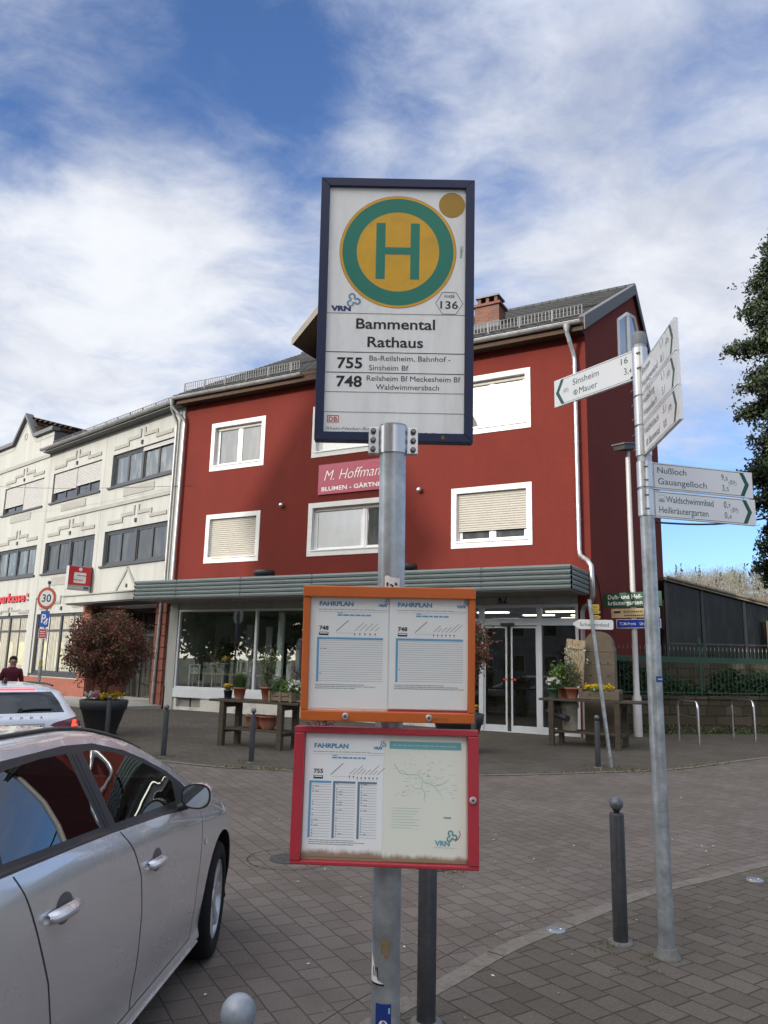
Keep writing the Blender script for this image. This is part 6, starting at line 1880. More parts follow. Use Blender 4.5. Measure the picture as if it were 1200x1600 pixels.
# ---------------------------------------------------------------- conifer
def conifer(x, y, h, r, lab, seed, n, z0=3.6):
    rnd = random.Random(seed)
    t = thing('conifer_tree', lab, 'tree', (x, y, 0))
    g = MB(); g.tube([(0, 0, 0), (.1, .05, h * .5), (0, 0, h * .97)], [.24, .17, .03], M('red brown bark', (.12, .06, .04), .9, 0, .3, 8, bump=.6, bscale=20), 12)
    limbs = []
    for k in range(170):
        f = rnd.random() ** 1.0; z = z0 + (h - z0) * f
        prof = min(1.0, (1 - f) / .20) ** .75 * (.62 + .38 * min(1, f / .10)) * (.86 + .22 * math.sin(z * 2.1))
        a = rnd.uniform(0, 6.283); rr = r * prof * rnd.uniform(.62, 1.22)
        tip = Vector((rr * math.cos(a), rr * math.sin(a), z - rr * .22 + rnd.uniform(-.2, .3)))
        limbs.append((Vector((0, 0, z)), tip))
        g.tube([(0, 0, z), (tip.x * .5, tip.y * .5, z + .08), tip], [.05, .03, .01], bark, 5)
    g.build('trunk', t)
    g = MB()
    for (a, b_) in limbs:
        L = (b_ - a).length
        for k in range(int(n * L / r / 170) + 4):
            f = .06 + .98 * rnd.random() ** .75
            c = a.lerp(b_, f) + Vector((rnd.gauss(0, .20), rnd.gauss(0, .20), rnd.gauss(-.08, .16)))
            m = lf_yew if rnd.random() < .62 else lf_conif
            for j in range(9):
                d = Vector((rnd.gauss(0, .11), rnd.gauss(0, .11), rnd.gauss(-.03, .10)))
                leaf_quad(g, c + d, rnd.uniform(.12, .23), m, -.3, .5, rnd)
    g.build('crown', t)
lf_conif = M_leaf('yew needles', (.026, .044, .015), (.052, .072, .026), 2)
lf_yew = M_leaf('dark yew needles', (.012, .022, .010), (.026, .040, .016), 2)
conifer(16.55, 30.0, 20.0, 1.75, 'tall dark conifer at the right edge of the photo', 5, 15000, 3.9)

# ---------------------------------------------------------------- hill with a bare wood
def hill_z(x, y):
    t = sm((y - 150) / 190.0)
    return -1 + t * (24 + 13 * sm((x + 50) / 260.0) + 3.0 * mnoise.noise(Vector((x * .012, y * .012, 0))))
hill_m = M('leaf littered slope', (.125, .105, .075), .95, 0, .3, .06)
g = MB(); xs = list(range(-500, 701, 20)); ys = list(range(130, 521, 15)); nx = len(xs)
g.add([(x, y, hill_z(x, y)) for y in ys for x in xs], [(j * nx + i, j * nx + i + 1, (j + 1) * nx + i + 1, (j + 1) * nx + i) for j in range(len(ys) - 1) for i in range(nx - 1)], hill_m, True)
tag(g.build('hill'), kind='structure')
twig = [M_leaf('bare twigs', (.20, .175, .145), (.26, .23, .195), .3, .3), M_leaf('greyer bare twigs', (.17, .155, .135), (.22, .20, .175), .3, .3), M_leaf('budding twigs', (.20, .185, .11), (.25, .225, .14), .3, .3)]
fir_m = M_leaf('fir needles', (.030, .045, .030), (.05, .07, .045), .3, .1)
g = MB(); rnd = random.Random(44)
for k in range(620):
    y = 175 + 190 * rnd.random() ** .8; x = y * rnd.uniform(.30, .56)
    z = hill_z(x, y); h = rnd.uniform(9, 14); m = rnd.choice(twig)
    fir = rnd.random() < .05 or (x / y > .47 and y > 310 and rnd.random() < .6)
    if fir:
        for j in range(70):
            f = rnd.random(); rr = (1 - f) * 2.3 * rnd.random() ** .5; a = rnd.uniform(0, 6.28)
            leaf_quad(g, (x + rr * math.cos(a), y + rr * math.sin(a), z + 1.5 + f * h), 1.0, fir_m, -.5, .5, rnd)
        continue
    g.tube([(x, y, z - .5), (x + rnd.gauss(0, .4), y, z + h * .8)], [.20, .06], twig[1], 4, caps=False)
    for j in range(100):
        d = Vector((rnd.gauss(0, 1), rnd.gauss(0, 1), rnd.gauss(0, 1))).normalized() * rnd.random() ** .4
        c = Vector((x + d.x * 2.9, y + d.y * 2.9, z + h * .66 + d.z * h * .36)); dirv = Vector((d.x * .6 + rnd.gauss(0, .25), d.y * .6, 1.0)).normalized() * rnd.uniform(.5, 1.2)
        w_ = Vector((rnd.gauss(0, 1), rnd.gauss(0, 1), 0)).normalized() * .075
        g.add([c - w_, c + w_, c + dirv], [(0, 1, 2)], m)
tag(g.build('bare_wood'), kind='stuff')

# ---------------------------------------------------------------- overhead cables
g = MB(); a, b_ = red_pt(1.3, 9.5, 6.75), Vector((15.2, 30, 7.6))
g.tube([a.lerp(b_, f) - Vector((0, 0, .15 * math.sin(math.pi * f))) for f in [i / 8 for i in range(9)]], .035, black_ink, 6)
tag(g.build('power_cable'), 'thick dark cable from the red house to the conifer', 'cable')
g = MB(); a, b_ = bank_pt(-20, -4.0, 9.9), red_pt(-11.85, -.02, 7.25)
g.tube([a.lerp(b_, f) - Vector((0, 0, .35 * math.sin(math.pi * f))) for f in [i / 14 for i in range(15)]], .008, black_ink, 5)
tag(g.build('thin_cable'), 'thin cable crossing in front of the upper bank windows', 'cable')

# ---------------------------------------------------------------- houses across the street, behind the viewer
def row_house(x0, x1, y0, dep, eav, rid, wm, lab):
    c = red_pt(x0, y0); t = thing('street_house', lab, 'building', c, ROT_RED)
    w_ = x1 - x0; g = MB()
    g.box(0, w_, -dep, 0, -.3, eav, wm)
    for x in (.02, w_ - .02): g.add([(x, 0, eav), (x, -dep / 2, rid - .1), (x, -dep, eav)], [(0, 1, 2)], wm)
    g.build('wall', t)
    g = MB(); slab(g, [(-dep - .4, eav - .25), (-dep / 2, rid), (.4, eav - .25)], -.2, w_ + .2, .16, tile_brown, brown_wood); g.build('roof', t)
    n = max(1, int(w_ / 2.6))
    for f in range(int(eav // 3)):
        for i in range(n):
            x = (i + .5) * w_ / n; z = 1.0 + 3.0 * f
            q = MB(); q.frame(x - .6, x + .6, z, z + 1.45, .07, .0, .05, upvc); o = q.build('window', t)
            q = MB(); q.flat(x - .53, x + .53, z + .07, z + 1.38, .03, office_pane); q.build('pane', o)
    return t
YB = -45.0
row_house(-31.4, -20.6, YB, 11, 19.4, 22.6, M('ochre plaster', (.42, .34, .20), .9), 'tall ochre house across the street, behind the viewer on the left')
row_house(-20.4, -9.0, YB, 11, 19.6, 22.4, M('grey plaster', (.36, .36, .35), .9), 'tall grey house across the street, behind the viewer in the middle')
row_house(-8.8, 4.0, YB, 11, 19.2, 22.2, M('pale plaster', (.50, .48, .42), .9), 'tall pale house across the street, directly behind the viewer')
row_house(4.2, 20.0, YB, 11, 19.4, 22.4, M('brick coloured plaster', (.34, .20, .15), .9), 'tall brick coloured house behind the viewer on the right')
t = thing('stair_tower', 'slim tower with a steep roof rising behind the row of houses', 'tower', red_pt(-24.6, YB - 5.5), ROT_RED)
g = MB(); g.box(-2.4, 2.4, -1.6, 1.6, 0, 24.0, cream_plaster); g.build('wall', t)
g = MB(); g.add([(-2.9, -2, 23.9), (2.9, -2, 23.9), (2.9, 2, 23.9), (-2.9, 2, 23.9), (-.3, 0, 29.6), (.3, 0, 29.6)], [(0, 1, 5, 4), (2, 3, 4, 5), (1, 2, 5), (3, 0, 4), (3, 2, 1, 0)], tile_dark); g.build('roof', t)

lf_street = M_leaf('fresh spring leaves', (.07, .11, .025), (.12, .16, .04), 2, .55)
# trees further along the street, mirrored in the shop windows
def make_street_tree(x, y, lab, seed):
    rnd = random.Random(seed); p = red_pt(x, y)
    t = thing('street_tree', lab, 'tree', p)
    g = MB(); g.tube([(0, 0, 0), (.1, 0, 2), (0, .1, 5)], [.2, .15, .05], bark, 8); g.build('trunk', t)
    g = MB(); leaf_ball(g, (0, 0, 4.6), 3.4, 3.2, 260, 10, .55, [lf_dark, lf_street, lf_street], rnd, .4, .4); g.build('crown', t)
for k, (x, y) in enumerate(((-28.5, -22), (-33.5, -25), (-38.5, -21), (-43, -26), (-48, -20), (-23.5, -21.5), (-54, -24), (-18, -22.5))):
    make_street_tree(x, y, ('first', 'second', 'third', 'fourth', 'fifth', 'sixth', 'seventh', 'eighth')[k] + ' bushy tree along the street out of the frame, mirrored in the shop windows', 70 + k)

# ---------------------------------------------------------------- cars
from mathutils.bvhtree import BVHTree
def cat_interp(xs, ys, x):
    'monotone cubic through (xs, ys), xs increasing'
    if x <= xs[0]: return ys[0]
    if x >= xs[-1]: return ys[-1]
    i = 0
    while x > xs[i + 1]: i += 1
    h = xs[i + 1] - xs[i]; d = (ys[i + 1] - ys[i]) / h
    def slope(k):
        if k <= 0 or k >= len(xs) - 1: return (ys[1] - ys[0]) / (xs[1] - xs[0]) if k <= 0 else (ys[-1] - ys[-2]) / (xs[-1] - xs[-2])
        a = (ys[k] - ys[k - 1]) / (xs[k] - xs[k - 1]); b_ = (ys[k + 1] - ys[k]) / (xs[k + 1] - xs[k])
        return 0 if a * b_ <= 0 else 2 * a * b_ / (a + b_)
    m0, m1 = slope(i), slope(i + 1); t = (x - xs[i]) / h
    return ys[i] * (2 * t ** 3 - 3 * t ** 2 + 1) + h * m0 * (t ** 3 - 2 * t ** 2 + t) + ys[i + 1] * (-2 * t ** 3 + 3 * t ** 2) + h * m1 * (t ** 3 - t ** 2)
class Tab:
    def __init__(self, d): self.x = sorted(d); self.y = [d[k] for k in self.x]
    def __call__(self, s): return cat_interp(self.x, self.y, s)
HATCH = dict(
    W=Tab({.82: .46, .76: .61, .66: .71, .5: .780, .25: .818, -.1: .828, -.6: .83, -1.5: .83, -2.3: .828, -2.7: .80, -2.9: .755, -3.02: .69, -3.08: .60}),
    zb=Tab({.82: .26, .6: .20, .0: .20, -2.6: .20, -3.08: .28}),
    zs=Tab({.82: .56, .7: .66, .5: .74, .2: .805, -.1: .85, -.4: .885, -.9: .938, -1.5: .985, -2.1: 1.02, -2.5: 1.035, -2.8: 1.01, -2.95: .95, -3.04: .70, -3.08: .55}),
    zr=Tab({.82: .58, .7: .685, .5: .775, .2: .85, 0: .905, -.157: .965, -.4: 1.06, -.63: 1.152, -1.06: 1.287, -1.38: 1.340, -1.6: 1.353, -2.1: 1.357, -2.5: 1.330, -2.68: 1.26, -2.85: 1.10, -2.94: .97, -3.04: .72, -3.08: .56}),
    zt=Tab({.82: .60, .7: .72, .5: .815, .2: .885, -.0: .93, -.2: .985, -.5: 1.14, -.8: 1.262, -1.1: 1.322, -1.5: 1.364, -2.0: 1.370, -2.45: 1.346, -2.6: 1.315, -2.75: 1.225, -2.88: 1.06, -2.95: .96, -3.04: .74, -3.08: .57}),
    ro=Tab({.82: .10, .3: .12, -.2: .14, -.63: .19, -1.06: .24, -1.5: .27, -2.5: .27, -2.9: .22, -3.08: .15}))

KEEP = []
def car_profile(T, s):
    W, zb, zs, zr, zt, ro = (T[k](s) for k in ('W', 'zb', 'zs', 'zr', 'zt', 'ro'))
    h = zs - zb
    cab = max(0.0, min(1.0, (zr - zs - .06) / .22))
    p = [(W - .10, zb), (W - .030, zb + .002), (W - .014, zb + .022), (W - .020, zb + .12 * h), (W - .004, zb + .34 * h), (W, zb + .56 * h), (W - .004, zb + .76 * h), (W - .020, zb + .91 * h), (W - .055, zs)]
    x9 = W - (.075 + (ro * .80 - .075) * cab); z9 = zs + (zr - zs) * (.45 + .37 * cab)
    p += [(W - .072, zs + .010 + .006 * cab), (x9, z9), (W - ro, zr), (W - ro - .20, zr + (zt - zr) * .62 + .006), (W * .30, zr + (zt - zr) * .93), (0, zt)]
    return p
def dens(p, n=4):
    out = []
    for i in range(len(p) - 1):
        p0 = p[max(0, i - 1)]; p1 = p[i]; p2 = p[i + 1]; p3 = p[min(len(p) - 1, i + 2)]
        if i + 2 >= len(p): p3 = (-p[i][0], p[i][1])
        for k in range(n):
            t = k / n
            # gentle Catmull-Rom with reduced tension
            m1 = ((p2[0] - p0[0]) * .40, (p2[1] - p0[1]) * .40); m2 = ((p3[0] - p1[0]) * .40, (p3[1] - p1[1]) * .40)
            h1 = 2 * t ** 3 - 3 * t ** 2 + 1; h2 = t ** 3 - 2 * t ** 2 + t; h3 = -2 * t ** 3 + 3 * t ** 2; h4 = t ** 3 - t ** 2
            out.append((h1 * p1[0] + h2 * m1[0] + h3 * p2[0] + h4 * m2[0], h1 * p1[1] + h2 * m1[1] + h3 * p2[1] + h4 * m2[1]))
    out.append(p[-1]); return out
def in_poly(pt, poly):
    x, y = pt; c = False; j = len(poly) - 1
    for i in range(len(poly)):
        xi, yi = poly[i]; xj, yj = poly[j]
        if (yi > y) != (yj > y) and x < (xj - xi) * (y - yi) / (yj - yi) + xi: c = not c
        j = i
    return c

def make_car(name, label, T, paint, sides, rears, arches, group=None):
    '''sides: list of (region, polygon in (y, z)), later ones win; rears the same in (x, z);
    returns the root and a dict region -> mesh data for parts'''
    root = thing(name, label, 'car')
    ss = []
    s = T['W'].x[-1]; lo = T['W'].x[0]
    while s > lo:
        ss.append(s); s -= .012 if (s > .6 or s < -2.86) else .022 if s < -2.45 else .035
    ss.append(lo)
    rings = []
    for s in ss:
        h = dens(car_profile(T, s)); rings.append([(x, s, z) for x, z in h] + [(-x, s, z) for x, z in h[-2::-1]])
    bm = bmesh.new(); n = len(rings[0])
    V = [[bm.verts.new(p) for p in r] for r in rings]
    for i in range(len(V) - 1):
        for j in range(n - 1): bm.faces.new((V[i][j], V[i][j + 1], V[i + 1][j + 1], V[i + 1][j]))
    bm.faces.new(V[0][::-1]); bm.faces.new(V[-1])
    bm.normal_update()
    bvh = BVHTree.FromBMesh(bm)
    def cut(poly, ax):
        a0 = min(p[0] for p in poly) - .02; a1 = max(p[0] for p in poly) + .02; b0 = min(p[1] for p in poly) - .02; b1 = max(p[1] for p in poly) + .02
        for p, q in zip(poly, poly[1:] + poly[:1]):
            fs = []
            for f in bm.faces:
                c = f.calc_center_median(); nn = f.normal
                if ax == 'x':
                    if abs(c.x) < .33 or abs(nn.x) < .12: continue
                    u_, v_ = c.y, c.z
                else:
                    if nn.y > -.25 or c.y > -2: continue
                    u_, v_ = c.x, c.z
                if a0 - .05 < u_ < a1 + .05 and b0 - .05 < v_ < b1 + .05: fs.append(f)
            if not fs: continue
            geom = list({v for f in fs for v in f.verts}) + list({e for f in fs for e in f.edges}) + fs
            d = (q[0] - p[0], q[1] - p[1])
            no = (0, -d[1], d[0]) if ax == 'x' else (-d[1], 0, d[0])
            co = (0, p[0], p[1]) if ax == 'x' else (p[0], 0, p[1])
            if math.hypot(*d) < 1e-6: continue
            bmesh.ops.bisect_plane(bm, geom=geom, dist=1e-5, plane_co=co, plane_no=Vector(no).normalized())
    for reg, poly in sides: cut(poly, 'x')
    for reg, poly in rears: cut(poly, 'y')
    bm.normal_update()
    regs = {}
    for f in bm.faces:
        c = f.calc_center_median(); nn = f.normal; r = 'body'
        if nn.y < -.25 and c.y < -2:
            for reg, poly in rears:
                if in_poly((c.x, c.z), poly): r = reg
        if r == 'body' and abs(c.x) >= .33 and abs(nn.x) >= .12:
            for reg, poly in sides:
                if in_poly((c.y, c.z), poly): r = reg + ('+' if c.x > 0 else '-')
        if r == 'body' and c.y > -1.35 and c.y < -.20 and abs(c.x) < .60 and nn.z > .15 and c.z > T['zs'](c.y) + .13 and abs(nn.y) > .12: r = 'windscreen'
        regs.setdefault(r, []).append(f)
    def part(keys, name, mats, parent):
        vi, vs, fs, mi = {}, [], [], []
        for k, m in zip(keys, mats):
            for f in regs.get(k, []):
                idx = []
                for v in f.verts:
                    if v not in vi: vi[v] = len(vs); vs.append(tuple(v.co))
                    idx.append(vi[v])
                fs.append(idx); mi.append(m)
        me = bpy.data.meshes.new(name); me.from_pydata(vs, [], fs)
        ml = []
        for m in mi:
            if m not in ml: ml.append(m)
        for m in ml: me.materials.append(m)
        me.polygons.foreach_set('material_index', [ml.index(m) for m in mi]); me.polygons.foreach_set('use_smooth', [True] * len(fs)); me.update()
        o = bpy.data.objects.new(name, me); COL.objects.link(o); o.parent = parent
        return o
    KEEP.append(bm)
    return root, part, regs, bvh

trim_black = M('black trim', (.014, .014, .015), .38, 0, .15, 8)
tyre_m = M('tyre rubber', (.011, .011, .011), .85, 0, .2, 20)
rim_m = M('silver rim', (.50, .50, .51), .32, .7, .08, 8, dirt=(.16, .15, .14), dirt_amt=.5, dirt_scale=10)
car_glass = M_glass('tinted car glass', (.22, .25, .25), .15)
car_dark = M_glass('privacy car glass', (.05, .055, .06), .12)
interior_m = M('dark car interior', (.025, .025, .027), .8, 0, .2, 6)
silver_p = M('silver car paint', (.74, .72, .715), .26, .66, .015, .8, coat=1.0)
white_p = M('silver white car paint', (.60, .62, .65), .28, .25, .02, 2, coat=1.0)

def circle_poly(cy, cz, r, n=28): return [(cy + r * math.cos(2 * math.pi * i / n), cz + r * math.sin(2 * math.pi * i / n)) for i in range(n)]
def wheel(root, x, y, r, steer=0.0, side=1):
    o = bpy.data.objects.new('wheel', None); COL.objects.link(o); o.parent = root; o.location = (x, y, r); o.rotation_euler = (0, 0, steer if side > 0 else math.pi + steer)
    g = MB(); w_ = .10
    g.lathe([(r * .66, -w_), (r * .93, -w_), (r * .985, -w_ * .8), (r, -w_ * .45), (r, w_ * .45), (r * .985, w_ * .8), (r * .93, w_ * .98), (r * .80, w_ * 1.03), (r * .68, w_ * .95), (r * .66, w_ * .7)], tyre_m, 40, axis='x', caps=False); g.build('tyre', o)
    g = MB(); g.lathe([(r * .67, w_ * .9), (r * .645, w_ * .92), (r * .62, w_ * .62), (r * .60, -w_ * .3)], rim_m, 40, axis='x', caps=False)
    g.lathe([(r * .60, -w_ * .3), (.001, -w_ * .3)], trim_black, 30, axis='x')
    for k in range(7):
        a = 2 * math.pi * k / 7
        def pt(rr, aa, xx): return (xx, rr * math.cos(a + aa), rr * math.sin(a + aa))
        v = [pt(r * .14, -.42, w_ * .74), pt(r * .14, .42, w_ * .74), pt(r * .635, .135, w_ * .86), pt(r * .635, -.135, w_ * .86), pt(r * .14, -.5, w_ * .3), pt(r * .14, .5, w_ * .3), pt(r * .62, .16, w_ * .45), pt(r * .62, -.16, w_ * .45)]
        g.add(v, [(0, 1, 2, 3), (0, 3, 7, 4), (1, 5, 6, 2), (4, 7, 6, 5)], rim_m)
    g.lathe([(r * .17, w_ * .6), (r * .17, w_ * .76), (r * .12, w_ * .82), (.001, w_ * .83)], rim_m, 20, axis='x'); g.build('rim', o)
    return o

# --- silver hatchback beside the bus stop
ST = HATCH
band = [(-.27, .895), (-.45, 1.01), (-.63, 1.095), (-.85, 1.175), (-1.06, 1.236), (-1.34, 1.292), (-1.6, 1.308), (-2.1, 1.305), (-2.4, 1.275), (-2.6, 1.205), (-2.70, 1.09), (-2.66, 1.028), (-2.3, 1.022), (-2.1, 1.012), (-1.8, .997), (-1.5, .979), (-1.2, .956), (-.9, .932), (-.6, .902), (-.4, .880)]
fglass = [(-.60, .948), (-.585, 1.035), (-.72, 1.108), (-.98, 1.194), (-1.2, 1.243), (-1.36, 1.266), (-1.455, 1.272), (-1.40, .998), (-1.2, .985), (-.9, .965)]
rglass = [(-1.535, 1.010), (-1.595, 1.279), (-1.8, 1.284), (-2.03, 1.278), (-2.115, 1.268), (-2.20, 1.150), (-2.24, 1.048), (-1.9, 1.030)]
qglass = [(-2.32, 1.055), (-2.26, 1.17), (-2.21, 1.245), (-2.38, 1.225), (-2.54, 1.17), (-2.61, 1.10), (-2.60, 1.06)]
fdoor = [(-.30, .872), (-.345, .72), (-.40, .50), (-.41, .262), (-1.222, .262), (-1.215, .42), (-1.218, .62), (-1.25, .77), (-1.32, .88), (-1.405, .968), (-1.2, .951), (-.9, .927), (-.6, .897)]
rdoor = [(-1.228, .262), (-1.221, .42), (-1.224, .62), (-1.256, .77), (-1.326, .88), (-1.411, .968), (-1.8, .992), (-2.1, 1.007), (-2.225, 1.012), (-2.18, .93), (-2.11, .80), (-2.03, .66), (-1.98, .52), (-1.96, .38), (-1.96, .262)]
WY, WR, WRR, WYR = .10, .305, .366, -2.42
archF, archR = circle_poly(WY, WR, WRR), circle_poly(WYR, WR, WRR)
car, part, regs, bvh = make_car('silver_hatchback', 'silver hatchback parked at the kerb in the left foreground, seen from its right side', ST, silver_p,
    [('front_door', fdoor), ('rear_door', rdoor), ('band', band), ('fglass', fglass), ('rglass', rglass), ('qglass', qglass), ('arch', archF), ('arch', archR)], [], None)
al = R(3.0)
car.location = (-.885 - .83 * math.cos(al), 4.612 + .83 * math.sin(al), .0); car.rotation_euler = (0, 0, -al)
body = part(['body', 'band+', 'band-', 'windscreen'], 'body', [silver_p, trim_black, trim_black, car_glass], car)
for s_ in '+-':
    sx = 1 if s_ == '+' else -1
    fd_ = part(['front_door' + s_], 'front_door', [silver_p], car); part(['fglass' + s_], 'window', [car_glass], fd_)
    rd_ = part(['rear_door' + s_], 'rear_door', [silver_p], car); part(['rglass' + s_], 'window', [car_dark], rd_)
    part(['qglass' + s_], 'quarter_window', [car_dark], car)
    def surf(y, z):
        h = bvh.ray_cast(Vector((sx * 3, y, z)), Vector((-sx, 0, 0))); return abs(h[0].x) if h[0] is not None else .82
    for (yc, zc, par) in ((-1.075, .782, fd_), (-1.965, .846, rd_)):
        g = MB()
        x = surf(yc, zc)
        # bowl: flat ellipse with the shade of the hollow put into its colour
        pts = []
        for i in range(24):
            t = 2 * math.pi * i / 24; yy, zz = yc + .015 + .062 * math.cos(t), zc + .004 + .046 * math.sin(t); pts.append((sx * (surf(yy, zz) + .0012), yy, zz))
        g.add(pts, [tuple(range(24))], M('handle recess shade', (.13, .13, .14), .35, .5, .1))
        prof = [(-.105, .012, .014), (-.098, .030, .017), (-.05, .042, .019), (.03, .044, .018), (.085, .034, .015), (.105, .014, .011)]
        v, fs = [], []
        for (dy, dx, hh) in prof:
            xx = surf(yc + dy, zc - .03 * dy / .1 * .15)
            for (kx, kz) in ((0, -1), (.75, -.75), (1, 0), (.75, .75), (0, 1)): v.append((sx * (xx + dx * (.35 + .65 * kx) if kx else xx - .004 + dx * .2), yc + dy, zc + hh * kz + .012 * dy / .1 * -.3))
        for i in range(len(prof) - 1):
            for j in range(4): fs.append((i * 5 + j, i * 5 + j + 1, (i + 1) * 5 + j + 1, (i + 1) * 5 + j))
        fs += [tuple(range(5)), tuple(range(len(v) - 1, len(v) - 6, -1))]
        g.add(v, fs, silver_p, True); g.build('handle', par)
    # shut lines
    g = MB()
    def ribbon(pts, w_=.0032):
        out = []
        for (a, b_) in zip(pts[:-1], pts[1:]):
            L = math.hypot(b_[0] - a[0], b_[1] - a[1]); k = max(1, int(L / .03))
            out += [(a[0] + (b_[0] - a[0]) * i / k, a[1] + (b_[1] - a[1]) * i / k) for i in range(k)]
        out.append(pts[-1]); v = []
        for i, p in enumerate(out):
            a = out[max(0, i - 1)]; b_ = out[min(len(out) - 1, i + 1)]; d = Vector((b_[0] - a[0], b_[1] - a[1])).normalized()
            for q in (-1, 1):
                yy, zz = p[0] - d.y * w_ * q, p[1] + d.x * w_ * q; v.append((sx * (surf(yy, zz) + .0012), yy, zz))
        g.add(v, [(2 * i, 2 * i + 2, 2 * i + 3, 2 * i + 1) for i in range(len(out) - 1)], trim_black)
    seamB = [(-1.225, .262), (-1.218, .42), (-1.221, .62), (-1.253, .77), (-1.323, .88), (-1.408, .968)]
    ribbon(seamB); ribbon([(-.41, .262), (-.40, .50), (-.345, .72), (-.30, .872)], .0022); ribbon([(-1.96, .262), (-1.96, .38), (-1.98, .52), (-2.03, .66), (-2.11, .80), (-2.18, .93), (-2.225, 1.012)])
    ribbon([(-.41, .262), (-1.225, .262), (-1.96, .262)], .002)
    g.build('shut_line', car)
    g = MB()
    for (a, b_) in zip(((-1.47, 1.0), (-1.50, 1.0)), ((-1.522, 1.27), (-1.555, 1.27))): 
        v = []
        for p in (a, b_):
            for q in (-.002, .002): v.append((sx * (surf(p[0] + q, p[1]) + .0015), p[0] + q, p[1]))
        g.add(v, [(0, 1, 3, 2)], M('pillar seam', (.004, .004, .004), .8))
    # polished lower sill edge
    pts = [(sx * (surf(y, .216) + .004), y, .212) for y in np.arange(-.30, -2.03, -.05)]
    g.tube(pts, .006, galv_light, 6); g.build('sill_strip', car)
    g = MB()
    cc = (-.275, .692); pts = [(sx * (surf(cc[0] + .022 * math.cos(t), cc[1] + .016 * math.sin(t)) + .004), cc[0] + .022 * math.cos(t), cc[1] + .016 * math.sin(t)) for t in [2 * math.pi * i / 16 for i in range(16)]]
    g.add(pts, [tuple(range(16))], M('clear lens', (.62, .60, .56), .15)); g.build('side_indicator', car)
    # mirror
    mo = bpy.data.objects.new('wing_mirror', None); COL.objects.link(mo); mo.parent = car; mo.location = (sx * .785, -.64, .955); mo.scale = (.68, .80, .78)
    g = MB(); v, fs = [], []; prof = ((0, .97), (.03, 1.0), (.07, .96), (.11, .80), (.135, .5), (.145, .08)); m_ = 22
    def mshape(t):
        c, s2 = math.cos(t), math.sin(t); return (.112 * (abs(c) ** .75) * (1 if c > 0 else -1), .078 * (abs(s2) ** .75) * (1 if s2 > 0 else -1) * (1.0 if c > 0 else 1.0 - .12 * abs(c)))
    for (dy, k) in prof:
        for i in range(m_):
            a, b_ = mshape(2 * math.pi * i / m_); v.append((sx * (.108 + a * k - .02 * dy), dy, .03 + b_ * k))
    for i in range(len(prof) - 1):
        for j in range(m_): fs.append((i * m_ + j, i * m_ + (j + 1) % m_, (i + 1) * m_ + (j + 1) % m_, (i + 1) * m_ + j))
    fs.append(tuple(range(len(v) - m_, len(v))))
    g.add(v, fs, silver_p, True); g.build('housing', mo)
    g = MB(); g.add([(sx * (.108 + mshape(2 * math.pi * i / m_)[0] * .985), -.002, .03 + mshape(2 * math.pi * i / m_)[1] * .985) for i in range(m_)], [tuple(range(m_))], trim_black)
    g.add([(sx * (.108 + mshape(2 * math.pi * i / m_)[0] * .86), -.0045, .03 + mshape(2 * math.pi * i / m_)[1] * .86) for i in range(m_)], [tuple(range(m_))], M_glass('mirror glass', refl=.30, base=(.01, .012, .014)))
    g.tube([(sx * -.02, .02, -.045), (sx * .06, .03, -.02)], .028, trim_black, 8); g.build('mirror_glass', mo)
    wheel(car, sx * .715, WY, WR, R(5.5), sx); wheel(car, sx * .725, WYR, WR, 0, sx)
    for (yc) in (WY, WYR):
        g = MB()
        pts = [(yc + WRR * math.cos(R(a)), WR + WRR * math.sin(R(a))) for a in range(-22, 203, 9)]
        ws = [surf(min(max(p[0], -2.9), .6), max(p[1], .24)) for p in pts]
        v = [(sx * (w_ - .004), p[0], p[1]) for p, w_ in zip(pts, ws)] + [(sx * .42, p[0], p[1]) for p in pts]; k = len(pts)
        g.add(v, [(i, i + 1, k + i + 1, k + i) for i in range(k - 1)] + [tuple(range(k, 2 * k))], trim_black)
        g.build('wheel_arch', car)
for sx2 in (-1, 1):       # roof side mouldings
    pts = []; g = MB()
    for s in np.arange(-.75, -2.6, -.05):
        h = bvh.ray_cast(Vector((sx2 * (ST['W'](s) - ST['ro'](s) - .030), s, 3)), Vector((0, 0, -1))); pts.append((h[0].x, s, h[0].z + .003))
    g.tube(pts, .011, trim_black, 6); g.build('roof_moulding', car)
g = MB(); g.box(-.70, .70, -2.9, .65, .17, .24, trim_black)
g.build('underbody', car)
g = MB(); g.box(-.70, .70, -.95, -.40, .60, .90, interior_m); g.box(-.72, .72, -2.6, -.5, .24, .34, interior_m); g.box(-.66, .66, -2.45, -2.30, .34, .98, interior_m)
for sx2 in (-.36, .36):
    g.box(sx2 - .23, sx2 + .23, -1.62, -1.12, .34, .56, interior_m)
    g.prism([(-1.55, .50), (-1.72, 1.04), (-1.62, 1.07), (-1.43, .52)], sx2 - .22, sx2 + .22, interior_m, 'x'); g.cbox((sx2, -1.72, 1.14), (.22, .09, .15), interior_m)
for x in (-.4, .4): g.cbox((x, -2.36, 1.06), (.22, .08, .14), interior_m)
g.box(-.62, .62, -2.3, -1.95, .34, .60, interior_m)
ring = [(-.36 + .175 * math.cos(t), -1.02 - .06 * math.sin(t), .90 + .165 * math.sin(t)) for t in [2 * math.pi * i / 24 for i in range(25)]]
g.tube(ring, .016, trim_black, 8, caps=False); g.tube([(-.52, -1.02, .90), (-.20, -1.02, .90)], .020, rim_m, 6); g.tube([(-.36, -1.01, .76), (-.36, -1.02, .90)], .020, rim_m, 6); g.sphere((-.36, -1.02, .90), .05, trim_black, 12); g.tube([(-.36, -1.0, .90), (-.36, -.8, .84)], .03, trim_black, 8)
g.build('interior', car)

